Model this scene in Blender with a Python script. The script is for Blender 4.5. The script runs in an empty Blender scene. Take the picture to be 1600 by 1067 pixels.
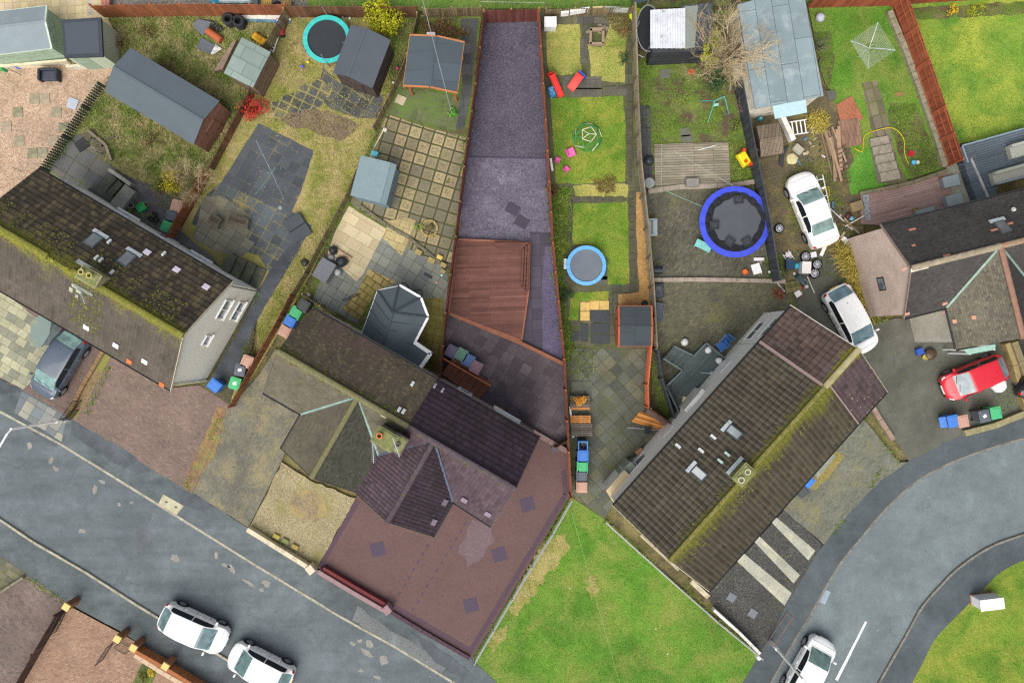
import bpy, bmesh, math, random
from mathutils import Vector, Matrix
from mathutils.geometry import tessellate_polygon
random.seed(7)
SC = bpy.context.scene
COL = SC.collection
H = 48.0            # camera height above the ground, m
S = 27.0            # photo pixels per metre on the ground
R = random.Random(11)

def P(px, py, z=0.0):
 k = (H - z) / H / S
 return Vector(((px - 800) * k, -(py - 533.5) * k, z))
def P2(px, py, z=0.0):
 p = P(px, py, z); return (p.x, p.y)
def ANG(x1, y1, x2, y2):
 return math.atan2(-(y2 - y1), x2 - x1)

KL = 1.02
def C(h, m=1.0):
 h = h.lstrip('#')
 out = []
 for i in (0,2,4):
  c = int(h[i:i+2],16) / 255
  c = c / 12.92 if c <= .04045 else ((c + .055) / 1.055) ** 2.4
  out.append(min(.85, c * m / KL))
 return (*out, 1)

class G:
 def __init__(s, name):
  s.m = bpy.data.materials.new(name); s.m.use_nodes = True
  s.nt = s.m.node_tree
  s.b = s.nt.nodes['Principled BSDF']
  s.b.inputs['Specular IOR Level'].default_value = .3
  s.co = s.new('ShaderNodeTexCoord').outputs['Object']
 def new(s, t, **kw):
  n = s.nt.nodes.new(t)
  for k, v in kw.items(): setattr(n, k, v)
  return n
 def put(s, sock, v):
  if v is None: return
  if hasattr(v, 'is_output'): s.nt.links.new(v, sock)
  elif isinstance(v, tuple) and len(v) == 4 and len(sock.default_value) == 3: sock.default_value = v[:3]
  else: sock.default_value = v
 def noise(s, scale, detail=4, rough=.6, vec=None, dist=0.0, out='Fac'):
  n = s.new('ShaderNodeTexNoise')
  s.put(n.inputs['Vector'], vec or s.co)
  n.inputs['Scale'].default_value = scale; n.inputs['Detail'].default_value = detail
  n.inputs['Roughness'].default_value = rough; n.inputs['Distortion'].default_value = dist
  return n.outputs[out]
 def vor(s, scale, out='Color', feature='F1', vec=None, rnd=1.0):
  n = s.new('ShaderNodeTexVoronoi', feature=feature)
  s.put(n.inputs['Vector'], vec or s.co)
  n.inputs['Scale'].default_value = scale; n.inputs['Randomness'].default_value = rnd
  return n.outputs[out]
 def ramp(s, fac, stops, interp='LINEAR'):
  n = s.new('ShaderNodeValToRGB'); r = n.color_ramp; r.interpolation = interp
  while len(r.elements) < len(stops): r.elements.new(.5)
  for e, (p, c) in zip(r.elements, stops):
   e.position = p
   e.color = c if isinstance(c, tuple) else (c, c, c, 1)
  s.put(n.inputs[0], fac); return n.outputs[0]
 def mix(s, fac, a, b, mode='MIX'):
  n = s.new('ShaderNodeMix', data_type='RGBA', blend_type=mode)
  s.put(n.inputs[0], fac); s.put(n.inputs[6], a); s.put(n.inputs[7], b)
  return n.outputs[2]
 def math(s, op, a, b=None, c=None):
  n = s.new('ShaderNodeMath', operation=op)
  s.put(n.inputs[0], a); s.put(n.inputs[1], b)
  if c is not None: s.put(n.inputs[2], c)
  return n.outputs[0]
 def map(s, rot=0, scale=(1,1,1), loc=(0,0,0), vec=None):
  n = s.new('ShaderNodeMapping'); s.put(n.inputs[0], vec or s.co)
  n.inputs['Rotation'].default_value = (0,0, rot); n.inputs['Scale'].default_value = scale
  n.inputs['Location'].default_value = loc
  return n.outputs[0]
 def brick(s, vec, w, h, mortar, offset=.5, smooth=.1):
  n = s.new('ShaderNodeTexBrick', offset=offset)
  s.put(n.inputs['Vector'], vec)
  n.inputs['Color1'].default_value = (0,0,0,1); n.inputs['Color2'].default_value = (1,1,1,1)
  n.inputs['Mortar'].default_value = (.5,.5,.5,1)
  n.inputs['Scale'].default_value = 1; n.inputs['Mortar Size'].default_value = mortar
  n.inputs['Mortar Smooth'].default_value = smooth
  n.inputs['Brick Width'].default_value = w; n.inputs['Row Height'].default_value = h
  return n.outputs['Color'], n.outputs['Fac']
 def island(s): return s.new('ShaderNodeNewGeometry').outputs['Random Per Island']
 def bump(s, h, strength=.5, dist=.02):
  n = s.new('ShaderNodeBump'); n.inputs['Strength'].default_value = strength
  n.inputs['Distance'].default_value = dist; s.put(n.inputs['Height'], h)
  s.nt.links.new(n.outputs[0], s.b.inputs['Normal'])
 def done(s, col, rough=.85, metal=0.0):
  s.put(s.b.inputs['Base Color'], col)
  s.put(s.b.inputs['Roughness'], rough); s.put(s.b.inputs['Metallic'], metal)
  return s.m

_mc = {}
def plain(h, rough=.7, metal=0.0, var=.25, scale=3.0, bump=.1, m=1.0, dirt=None):
 """painted / plastic / timber surface with soft mottling and a little wear"""
 key = (h, rough, metal, var, scale, bump, m, dirt)
 if key in _mc: return _mc[key]
 g = G('surface_' + h.lstrip('#'))
 c = C(h, m)
 f = g.noise(scale, 6,.65)
 f2 = g.noise(scale * 9,3,.6)
 f = g.math('ADD', g.math('MULTIPLY', f, .65), g.math('MULTIPLY', f2,.35))
 lo = tuple(x * (1 - var) for x in c[:3]) + (1,); hi = tuple(min(.9, x * (1 + var)) for x in c[:3]) + (1,)
 col = g.ramp(f, [(.3, lo),(.7, hi)])
 if dirt:
  col = g.mix(g.ramp(g.noise(scale * .8,8,.7),[(.5,0.0),(.68,.8)]), col, C(dirt))
 if bump: g.bump(g.noise(scale * 12,4), bump, .01)
 _mc[key] = g.done(col, rough, metal); return _mc[key]

def grass(name, dark, mid, light, dry, dry_amt=.5, scale=.35, soil=None, soil_amt=.6, blade=False):
 g = G(name)
 big = g.noise(scale, 5,.55, dist=.6)
 med = g.noise(scale * 5,6,.7)
 fine = g.noise(16,6,.8)
 f = g.math('ADD', g.math('MULTIPLY', big, .5), g.math('ADD', g.math('MULTIPLY', med, .25), g.math('MULTIPLY', fine, .25)))
 col = g.ramp(f, [(.36, C(dark)),(.5, C(mid)),(.62, C(light))])
 d = g.ramp(g.math('ADD', g.math('MULTIPLY', g.noise(scale * 1.3,6,.62, vec=g.map(loc=(13,7,0)), dist=.5),.8), g.math('MULTIPLY', fine, .2)),[(1 - dry_amt - .12 if dry_amt > .4 else .6 - dry_amt * .2,0.0),(1 - dry_amt + .1 if dry_amt > .4 else .78 - dry_amt * .2,1.0)])
 col = g.mix(d, col, C(dry))
 if soil:
  sm = g.ramp(g.math('ADD', g.math('MULTIPLY', g.noise(.8,8,.7, vec=g.map(loc=(3,31,0))),.75), g.math('MULTIPLY', fine, .25)),[(soil_amt - .04,0.0),(soil_amt + .05,1.0)])
  col = g.mix(sm, col, C(soil))
 v = g.noise(28,4,.85)
 col = g.mix(1.0, col, g.ramp(v, [(.36,.62),(.64,1.38)]) if not blade else g.ramp(g.island(),[(0,.55),(.5,.95),(1,1.38)]),'MULTIPLY')
 if not blade: g.bump(g.math('ADD', g.noise(30,6,.8), g.math('MULTIPLY', g.noise(5,4),1.5)),.9,.05)
 return g.done(col, .9)

def gravel(name, cols, scale=22, patch=None, patch_amt=.6, bump=.7):
 g = G(name)
 c = g.new('ShaderNodeSeparateColor'); g.nt.links.new(g.vor(scale), c.inputs[0])
 n = len(cols)
 col = g.ramp(c.outputs[0],[(i / (n - 1) if n > 1 else 0, C(x)) for i, x in enumerate(cols)])
 col = g.mix(1.0, col, g.ramp(g.noise(.7,6,.6),[(.3,.8),(.7,1.15)]),'MULTIPLY')
 if patch:
  pm = g.ramp(g.math('ADD', g.math('MULTIPLY', g.noise(.5,7,.65),.8), g.math('MULTIPLY', g.noise(12,3),.2)),[(patch_amt - .05,0.0),(patch_amt + .06,.9)])
  col = g.mix(pm, col, C(patch))
 g.bump(g.vor(scale, 'Distance'), bump, .02)
 return g.done(col, .85)

def asphalt(name, base, light, dark, patch=.5, wet=None):
 g = G(name)
 big = g.noise(.22,6,.6, dist=.8)
 med = g.noise(1.6,6,.65)
 col = g.ramp(g.math('ADD', g.math('MULTIPLY', big, .6), g.math('MULTIPLY', med, .4)),[(.36, C(dark)),(.5, C(base)),(.64, C(light))])
 st = g.noise(.5,5,.6, vec=g.map(rot=math.radians(31), scale=(.25,2.2,1)) if 'curve' not in name else None)
 col = g.mix(1.0, col, g.ramp(st, [(.35,.86),(.65,1.12)]),'MULTIPLY')
 fine = g.noise(34,5,.9)
 col = g.mix(1.0, col, g.ramp(fine, [(.34,.76),(.66,1.26)]),'MULTIPLY')
 col = g.mix(1.0, col, g.ramp(g.noise(5,6,.75),[(.32,.9),(.68,1.1)]),'MULTIPLY')
 agg = g.vor(40,'Distance')
 sp = g.ramp(g.vor(1.7,'Distance'),[(.02,1.0),(.035,0.0)])
 col = g.mix(g.math('MULTIPLY', sp, .5), col, C('b8b8b4'))
 wv = g.new('ShaderNodeTexVoronoi', feature='DISTANCE_TO_EDGE'); wv.inputs['Scale'].default_value = .33
 dv = g.new('ShaderNodeVectorMath', operation='ADD'); g.nt.links.new(g.co, dv.inputs[0])
 g.nt.links.new(g.noise(1.5,5,.7, out='Color'), dv.inputs[1]); g.nt.links.new(dv.outputs[0], wv.inputs['Vector'])
 ck = g.ramp(wv.outputs['Distance'],[(.0,1.0),(.006,0.0)])
 ck = g.math('MULTIPLY', ck, g.ramp(g.noise(.4,3),[(.55,0.0),(.65,.7)]))
 col = g.mix(ck, col, C(dark, .35))
 g.bump(g.math('ADD', agg, g.math('MULTIPLY', fine, .5)),.35,.01)
 return g.done(col, .8)

def slabs(name, cols, w, h, rot_deg=0, joint='2c2a22', mortar=.012, offset=0.0, moss=None, moss_amt=.55, dirt=.25, loc=(0,0,0), jointmoss=True, centre=None, rotvar=0):
 """paving: one random tone per slab, grime, moss spreading out of the joints"""
 g = G(name)
 wob = g.new('ShaderNodeVectorMath', operation='SCALE'); g.nt.links.new(g.noise(2.2,3,.6, out='Color'), wob.inputs[0]); wob.inputs[3].default_value = .05
 base = g.new('ShaderNodeVectorMath', operation='ADD'); g.nt.links.new(g.map(rot=-math.radians(rot_deg), loc=loc), base.inputs[0]); g.nt.links.new(wob.outputs[0], base.inputs[1])
 bc, bf = g.brick(base.outputs[0], w, h, mortar, offset, .3)
 n = len(cols)
 col = g.ramp(bc, [(i / max(1, n - 1), C(x)) for i, x in enumerate(cols)])
 col = g.mix(1.0, col, g.ramp(g.noise(.6,6,.6),[(.3,1 - dirt),(.7,1 + dirt * .6)]),'MULTIPLY')
 col = g.mix(1.0, col, g.ramp(g.noise(11,6,.75),[(.3,1 - dirt),(.7,1 + dirt)]),'MULTIPLY')
 if centre:
  bc2, bf2 = g.brick(base.outputs[0], w, h, min(w, h) * .34, offset, 1.0)
  cm = g.math('MULTIPLY', g.math('SUBTRACT',1.0, bf2), g.ramp(g.noise(9,5,.7),[(.4,0.0),(.6,.9)]))
  col = g.mix(cm, col, C(centre))
 col = g.mix(g.ramp(bf, [(.2,0.0),(.8,.95)]), col, C(joint))
 if moss:
  bc3, bf3 = g.brick(base.outputs[0], w, h, mortar * 3.2, offset, 1.0)
  nz = g.math('ADD', g.math('MULTIPLY', g.noise(.5,6,.65, vec=g.map(loc=(5,5,0))),.65), g.math('MULTIPLY', g.noise(9,5,.7),.35))
  if jointmoss: nz = g.math('ADD', nz, g.math('MULTIPLY', bf3,.10))
  col = g.mix(g.ramp(nz, [(moss_amt - .04,0.0),(moss_amt + .1,.9)]), col, C(moss))
 g.bump(g.math('ADD', g.math('MULTIPLY', bf, -1.5), g.math('MULTIPLY', g.noise(25,5),.4)),.5,.02)
 return g.done(col, .85)

def deck(name, cols, w, rot_deg, L=3.0, gap='201812', dirt=.25, loc=(0,0,0), m=.012):
 g = G(name)
 v = g.map(rot=-math.radians(rot_deg), loc=loc)
 bc, bf = g.brick(v, L, w, m, .37,.1)
 n = len(cols)
 col = g.ramp(bc, [(i / max(1, n - 1), C(x)) for i, x in enumerate(cols)])
 gr = g.noise(4,6,.7, vec=g.map(rot=-math.radians(rot_deg), scale=(.6,9,1)))
 col = g.mix(1.0, col, g.ramp(gr, [(.3,1 - dirt),(.7,1 + dirt)]),'MULTIPLY')
 col = g.mix(1.0, col, g.ramp(g.noise(.7,6,.6),[(.3,1 - dirt),(.7,1 + dirt)]),'MULTIPLY')
 col = g.mix(bf, col, C(gap))
 g.bump(g.math('ADD', g.math('MULTIPLY', bf, -1.5), g.math('MULTIPLY', gr, .4)),.5,.015)
 return g.done(col, .75)

def felt(name, base, var=.12, streak_rot=0, blotch=None, seam=None):
 g = G(name)
 c = C(base)
 f = g.math('ADD', g.math('MULTIPLY', g.noise(.9,6,.6),.6), g.math('MULTIPLY', g.noise(50,3,.8),.4))
 col = g.ramp(f, [(.33, tuple(x * (1 - var) for x in c[:3]) + (1,)),(.67, tuple(x * (1 + var) for x in c[:3]) + (1,))])
 if blotch:
  col = g.mix(g.ramp(g.noise(1.4,8,.7),[(.52,0.0),(.66,.75)]), col, C(blotch))
 if seam:
  w, h, rot, sc = seam
  bc, bf = g.brick(g.map(rot=-math.radians(rot)), w, h, .02,.4,.5)
  col = g.mix(1.0, col, g.ramp(bc, [(0,.88),(1,1.12)]),'MULTIPLY')
  col = g.mix(g.math('MULTIPLY', bf, .8), col, C(sc))
 g.bump(g.noise(60,3,.8),.25,.006)
 return g.done(col, .9)

def tiles(name, cols, joint, tw, cl, moss=0.0, mosscol='7c7a1e', ridge=.45, ridge_amt=1.0, streak=None, lich=None, vline=None, lap_shade=.55, offset=0.0, blotch=None, lich_amt=.1):
 """roof tiles: UV is metres across (u) and metres down from the ridge (v)"""
 g = G(name)
 uv = g.new('ShaderNodeTexCoord').outputs['UV']
 bc, bf = g.brick(uv, tw, cl, .012, offset, .6)
 n = len(cols)
 col = g.ramp(bc, [(i / max(1, n - 1), C(x)) for i, x in enumerate(cols)])
 sep = g.new('ShaderNodeSeparateXYZ'); g.nt.links.new(uv, sep.inputs[0])
 u, v = sep.outputs[0], sep.outputs[1]
 col = g.mix(1.0, col, g.ramp(g.noise(.45,6,.65),[(.3,.72),(.7,1.25)]),'MULTIPLY')
 col = g.mix(1.0, col, g.ramp(g.noise(22,5,.8),[(.28,.7),(.72,1.28)]),'MULTIPLY')
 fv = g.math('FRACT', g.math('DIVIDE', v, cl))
 col = g.mix(g.math('MULTIPLY', g.ramp(fv, [(.0,.9),(.16,0.0),(.9,0.0),(1.0,.8)]), lap_shade), col, C(joint))  # shade under each course lap, painted into the tile colour
 fu = g.math('FRACT', g.math('DIVIDE', u, tw))
 if vline:
  lc, amt = vline
  m_ = g.math('MULTIPLY', g.ramp(fu, [(.0,1.0),(.14,0.0),(.86,0.0),(1.0,1.0)]), g.ramp(g.noise(1.1,6,.7),[(.35, amt * .35),(.65, amt)]))
  col = g.mix(m_, col, C(lc))
 if streak:
  sc_, amt = streak
  sn = g.noise(1.0,5,.7, vec=g.map(scale=(3.2,.8,1), vec=uv))
  col = g.mix(g.ramp(g.math('ADD', g.math('MULTIPLY', sn, .7), g.math('MULTIPLY', bc, .22)),[(.46 , 0.0),(.62, amt)]), col, C(sc_))
 if blotch:
  col = g.mix(g.ramp(g.noise(.5,5,.6, vec=g.map(loc=(9,2,4))),[(.52,0.0),(.66,.7)]), col, C(blotch))
 if moss:
  mn = g.math('ADD', g.math('MULTIPLY', g.noise(.45,6,.65, vec=g.map(loc=(1,2,3))),.6), g.math('MULTIPLY', g.noise(7,5,.75),.4))
  near = g.ramp(g.math('DIVIDE', v, max(ridge, .01) * 3),[(0.0,.34 * ridge_amt),(.33,.12 * ridge_amt),(1.0,0.0)])
  mm = g.ramp(g.math('ADD', mn, near),[(.66 - moss * .16,0.0),(.80 - moss * .16,.92)])
  mc = g.ramp(g.noise(9,4,.8),[(.3, C(mosscol, .55)),(.7, C(mosscol, 1.15))])
  col = g.mix(mm, col, mc)
 if lich:
  sp = g.ramp(g.vor(4.5,'Distance'),[(lich_amt * .6,1.0),(lich_amt, 0.0)])
  sp = g.math('MULTIPLY', sp, g.ramp(g.noise(.6,4),[(.42,0.0),(.6,1.0)]))
  col = g.mix(g.math('MULTIPLY', sp, .85), col, C(lich))
 g.bump(g.noise(40,4,.8),.35,.008)
 return g.done(col, .88)

def render_wall(name, base, dirt='8a8068', amt=.6):
 g = G(name)
 c = C(base)
 col = g.ramp(g.noise(14,6,.8),[(.3, tuple(x * .8 for x in c[:3]) + (1,)),(.7, tuple(min(.85, x * 1.15) for x in c[:3]) + (1,))])
 col = g.mix(g.ramp(g.noise(.7,7,.7),[(amt - .05,0.0),(amt + .15,.55)]), col, C(dirt))
 g.bump(g.noise(45,5,.8),.5,.02)
 return g.done(col, .92)

def boards(name, cols, rough=.8):
 """timber: tone changes board by board (one mesh island = one board), with grain"""
 g = G(name)
 n = len(cols)
 col = g.ramp(g.island(),[(i / max(1, n - 1), C(x)) for i, x in enumerate(cols)])
 col = g.mix(1.0, col, g.ramp(g.noise(6,6,.75, vec=g.map(scale=(1,1,.25))),[(.3,.7),(.7,1.3)]),'MULTIPLY')
 g.bump(g.noise(30,4),.2,.01)
 return g.done(col, rough)

def leafmat(name, cols):
 g = G(name)
 n = len(cols)
 col = g.ramp(g.math('ADD', g.math('MULTIPLY', g.island(),.65), g.math('MULTIPLY', g.noise(2.2,4),.35)),[(.08 + .84 * i / max(1, n - 1), C(x)) for i, x in enumerate(cols)])
 g.done(col, .7)
 g.b.inputs['Transmission Weight'].default_value = 0
 return g.m

def glassmat(name, tint='5f7b80', rough=.08):
 g = G(name)
 col = g.ramp(g.noise(1.2,3),[(.3, C(tint, .55)),(.7, C(tint, 1.1))])
 g.done(col, rough); g.b.inputs['Specular IOR Level'].default_value = .8
 return g.m

def carpaint(name, h, rough=.22):
 g = G(name)
 c = C(h)
 col = g.ramp(g.noise(1.1,6,.7),[(.3, tuple(x * .9 for x in c[:3]) + (1,)),(.7, c)])
 g.done(col, g.ramp(g.noise(3,5),[(.3, rough),(.7, rough + .15)]))
 g.b.inputs['Coat Weight'].default_value = .5; g.b.inputs['Coat Roughness'].default_value = .08
 return g.m

def tag(o, label=None, cat=None, group=None, kind=None):
 if label: o['label'] = label
 if cat: o['category'] = cat
 if group: o['group'] = group
 if kind: o['kind'] = kind
 return o
def empty(name, label, cat, loc=(0,0,0), rz=0.0, group=None):
 o = bpy.data.objects.new(name, None); COL.objects.link(o)
 o.location = loc; o.rotation_euler = (0,0, rz); o.empty_display_size = .2
 return tag(o, label, cat, group)
def link(name, me, mat=None, parent=None, world=False, smooth=False, bevel=0.0):
 if mat is not None and len(me.materials) == 0: me.materials.append(mat)
 if smooth:
  for p in me.polygons: p.use_smooth = True
 o = bpy.data.objects.new(name, me); COL.objects.link(o)
 if parent is not None:
  o.parent = parent
 if world and parent is not None:
  q = parent
  while q is not None:
   me.transform(Matrix.Translation(-q.location)); q = q.parent
 if bevel:
  b = o.modifiers.new('edge', 'BEVEL'); b.width = bevel; b.segments = 1; b.limit_method = 'ANGLE'
 return o
def dup(root, loc, rz, label=None, group=None):
 r = root.copy(); COL.objects.link(r); r.location = loc; r.rotation_euler = (0,0, rz)
 if label: r['label'] = label
 if group: r['group'] = group
 for ch in list(root.children):
  c = ch.copy(); COL.objects.link(c); c.parent = r
  for gch in ch.children:
   d = gch.copy(); COL.objects.link(d); d.parent = c
 return r

class MB:
 def __init__(s): s.v = []; s.f = []
 def add(s, vs, fs):
  k = len(s.v); s.v += [tuple(v) for v in vs]; s.f += [tuple(i + k for i in f) for f in fs]; return s
 def box(s, cx, cy, z0, sx, sy, sz, rot=0.0, top=1.0, tilt=0.0):
  c, n = math.cos(rot), math.sin(rot); vs = []
  for k, z in ((1.0, z0),(top, z0 + sz)):
   for x, y in ((-.5,-.5),(.5,-.5),(.5,.5),(-.5,.5)):
    x *= sx * k; y *= sy * k
    vs.append((cx + x * c - y * n, cy + x * n + y * c, z + tilt * x))
  return s.add(vs, [(3,2,1,0),(4,5,6,7),(0,1,5,4),(1,2,6,5),(2,3,7,6),(3,0,4,7)])
 def bar(s, a, b, w, h, up=(0,0,1)):
  """box along a segment a-b, w wide, h tall, segment at its underside centre"""
  a, b = Vector(a), Vector(b); d = (b - a).normalized(); u = Vector(up)
  r = d.cross(u)
  if r.length < 1e-4: r = d.cross(Vector((1,0,0)))
  r.normalize(); u = r.cross(d).normalized(); r *= w / 2
  vs = [a - r, a + r, a + r + u * h, a - r + u * h, b - r, b + r, b + r + u * h, b - r + u * h]
  return s.add(vs, [(0,1,2,3),(7,6,5,4),(4,5,1,0),(5,6,2,1),(6,7,3,2),(7,4,0,3)])
 def prism(s, pts, z0, z1, top=None):
  n = len(pts)
  area = sum(pts[i][0] * pts[(i + 1) % n][1] - pts[(i + 1) % n][0] * pts[i][1] for i in range(n))
  if area < 0: pts = pts[::-1]; top = top[::-1] if top else None
  lo = [(p[0], p[1], z0) for p in pts]; hi = [(p[0], p[1], z1 if top is None else top[i]) for i, p in enumerate(pts)]
  tri = tessellate_polygon([[Vector(p) for p in lo]])
  fs = []
  for t in tri:
   a, b, c = t
   ar = (lo[b][0] - lo[a][0]) * (lo[c][1] - lo[a][1]) - (lo[c][0] - lo[a][0]) * (lo[b][1] - lo[a][1])
   if ar < 0: a, c = c, a
   fs.append((a + n, b + n, c + n)); fs.append((c, b, a))
  for i in range(n):
   j = (i + 1) % n; fs.append((i, j, j + n, i + n))
  return s.add(lo + hi, fs)
 def cyl(s, cx, cy, z0, z1, r0, r1=None, n=16, cap=True):
  r1 = r0 if r1 is None else r1
  vs = [(cx + r * math.cos(2 * math.pi * i / n), cy + r * math.sin(2 * math.pi * i / n), z) for r, z in ((r0, z0),(r1, z1)) for i in range(n)]
  fs = [(i, (i + 1) % n, (i + 1) % n + n, i + n) for i in range(n)]
  if cap: fs += [tuple(range(n, 2 * n)), tuple(range(n - 1,-1,-1))]
  return s.add(vs, fs)
 def lathe(s, cx, cy, prof, n=20):
  vs = [(cx + r * math.cos(2 * math.pi * i / n), cy + r * math.sin(2 * math.pi * i / n), z) for r, z in prof for i in range(n)]
  fs = []
  for k in range(len(prof) - 1):
   fs += [(k * n + i, k * n + (i + 1) % n, (k + 1) * n + (i + 1) % n, (k + 1) * n + i) for i in range(n)]
  return s.add(vs, fs)
 def tube(s, pts, r, n=8, r1=None, closed=False):
  pts = [Vector(p) for p in pts]; m = len(pts); vs = []
  for i, p in enumerate(pts):
   if closed: d = pts[(i + 1) % m] - pts[i - 1]
   else: d = pts[min(i + 1, m - 1)] - pts[max(i - 1,0)]
   d.normalize(); a = Vector((0,0,1)) if abs(d.z) < .9 else Vector((1,0,0))
   x = d.cross(a).normalized(); y = d.cross(x)
   rr = r if r1 is None else r + (r1 - r) * i / (m - 1)
   vs += [p + (x * math.cos(2 * math.pi * k / n) + y * math.sin(2 * math.pi * k / n)) * rr for k in range(n)]
  fs = []
  for i in range(m if closed else m - 1):
   j = (i + 1) % m
   fs += [(i * n + k, i * n + (k + 1) % n, j * n + (k + 1) % n, j * n + k) for k in range(n)]
  if not closed: fs += [tuple(range(n - 1,-1,-1)), tuple(range((m - 1) * n, m * n))]
  return s.add(vs, fs)
 def quad(s, *p): return s.add(p, [tuple(range(len(p)))])
 def tf(s, M, k=0):
  s.v[k:] = [tuple(M @ Vector(v)) for v in s.v[k:]]; return s
 def me(s, name):
  me = bpy.data.meshes.new(name); me.from_pydata(s.v, [], s.f); me.update()
  return me
 def build(s, name, mat, parent=None, smooth=False, bevel=0.0, world=False):
  return link(name, s.me(name), mat, parent, world, smooth, bevel)

def ragged(pts, jit, step=.35, rng=None):
 rng = rng or random.Random(len(pts) * 31 + int(abs(pts[0][0]) * 100))
 out = []; n = len(pts)
 for i in range(n):
  a, b = pts[i], pts[(i + 1) % n]; L = math.hypot(b[0] - a[0], b[1] - a[1]); k = max(1, int(L / step))
  for j in range(k):
   t = j / k; q = jit if j else jit * .5
   out.append((a[0] + (b[0] - a[0]) * t + rng.uniform(-q, q), a[1] + (b[1] - a[1]) * t + rng.uniform(-q, q)))
 return out
def sheet(name, pts, z, mat, jit=0.0, label=None, px=True, kind='structure', step=.35, cat=None):
 q = [P2(x, y, z) for x, y in pts] if px else pts
 if jit: q = ragged(q, jit, step)
 tri = tessellate_polygon([[Vector((x, y, 0)) for x, y in q]])
 fs = []
 for a, b, c in tri:
  ar = (q[b][0] - q[a][0]) * (q[c][1] - q[a][1]) - (q[c][0] - q[a][0]) * (q[b][1] - q[a][1])
  fs.append((a, b, c) if ar > 0 else (c, b, a))
 mb = MB().add([(x, y, z) for x, y in q], fs)
 return tag(mb.build(name, mat), label, cat, kind=kind)

def inside(x, y, poly):
 r = False; n = len(poly); j = n - 1
 for i in range(n):
  xi, yi = poly[i]; xj, yj = poly[j]
  if (yi > y) != (yj > y) and x < (xj - xi) * (y - yi) / (yj - yi) + xi: r = not r
  j = i
 return r
def scatter_pts(poly, density, rng):
 xs = [p[0] for p in poly]; ys = [p[1] for p in poly]
 A = (max(xs) - min(xs)) * (max(ys) - min(ys))
 for _ in range(int(A * density)):
  x, y = rng.uniform(min(xs), max(xs)), rng.uniform(min(ys), max(ys))
  if inside(x, y, poly): yield x, y
def blades(name, pts, mat, density=120, h=.05, w=.02, z=0.02, lean=1.0, label=None, holes=(), kind='stuff', seed=1, jitz=.6, thresh=None, per=1, spill=.09):
 """short grass / weeds: small leaning blades"""
 rng = random.Random(seed); poly = [P2(x, y) for x, y in pts]
 holes = [[P2(x, y) for x, y in hh] for hh in holes]
 mb = MB()
 from mathutils import noise as mn
 for x, y in scatter_pts(poly, density, rng):
  if any(inside(x, y, hh) for hh in holes): continue
  x += rng.gauss(0, spill); y += rng.gauss(0, spill)
  if thresh is not None and mn.noise(Vector((x * .9 + seed, y * .9,3.3))) < thresh: continue
  for _ in range(per):
   a = rng.uniform(0,6.283); hh_ = h * rng.uniform(1 - jitz, 1 + jitz); ww = w * rng.uniform(.6,1.4)
   l = hh_ * lean * rng.uniform(.4,1.3); xx = x + rng.uniform(-.03,.03) * per; yy = y + rng.uniform(-.03,.03) * per
   c, s_ = math.cos(a), math.sin(a)
   mb.add([(xx - s_ * ww, yy + c * ww, z),(xx + s_ * ww, yy - c * ww, z),(xx + c * l, yy + s_ * l, z + hh_)],[(0,1,2)])
 o = mb.build(name, mat); return tag(o, label, kind=kind)
# ================================================================== SETTING
M_WILD = grass('wild_ground', '4c4a30', '66643c', '7c7a4a', '8a7c56',.45, soil='5c5244', soil_amt=.55)
tag(sheet('ground',[(-4000,-4000),(6000,-4000),(6000,5000),(-4000,5000)],-.16, M_WILD),'worn ground of grass and soil under the whole estate')
M_ROAD = asphalt('road_asphalt', '5b6368', '666f74', '51595e')
M_ROADC = asphalt('road_curve_asphalt', '667074', '6e797c', '5e686b')
M_PAVE = asphalt('pavement_asphalt', '525a5d', '636b6f', '43494c')
M_PAVEC = asphalt('pavement_curve_asphalt', '4a5257', '535b60', '3f464b')
M_KERB = plain('a09c8c',.9, var=.3, scale=2.0, dirt='6e6a58')
M_PATCH = gravel('road_patch_gravel',['8e8c86', '7c7c78', '9e9a92'],30)

kU = [(-130,570),(0,643),(95,694),(265,799),(400,883),(530,962),(620,1012),(707,1065),(800,1122),(900,1185)]
kL = [(-130,732),(0,812),(52,847),(130,892),(215,946),(300,998),(347,1026),(420,1072),(520,1134),(620,1200)]
pU = [(-130,525),(0,592),(36,609),(113,655),(205,713),(300,768),(388,825),(495,889),(605,950),(737,1029),(778,1067),(860,1120),(930,1160)]
pL = [(-130,785),(0,868),(40,897),(100,938),(190,987),(320,1067),(420,1130),(520,1195)]
tag(sheet('road', kU + kL[::-1],-.10, M_ROAD),'blue grey tarmac street with worn patches')
tag(sheet('pavement', pU + kU[::-1],0.0, M_PAVE, .02),'patched tarmac pavement along the front gardens')
tag(sheet('pavement', kL + pL[::-1],0.0, M_PAVE, .02),'tarmac pavement on the far side of the street')
cO = [(1760,668),(1680,668),(1600,685),(1510,713),(1450,741),(1415,766),(1380,800),(1340,847),(1310,885),(1282,932),(1261,970),(1245,995),(1207,1063),(1180,1115),(1150,1180)]
cP = [(1760,630),(1680,632),(1600,649),(1502,679),(1420,720),(1375,751),(1327,801),(1287,850),(1242,912),(1225,952),(1200,1000),(1186,1022),(1160,1067),(1130,1115),(1095,1180)]
cI = [(1760,790),(1680,808),(1600,835),(1547,855),(1500,886),(1470,915),(1440,950),(1415,995),(1375,1065),(1345,1125),(1320,1180)]
cJ = [(1760,830),(1680,848),(1600,875),(1562,895),(1537,920),(1500,957),(1462,997),(1442,1035),(1425,1067),(1400,1125),(1375,1180)]
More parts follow.
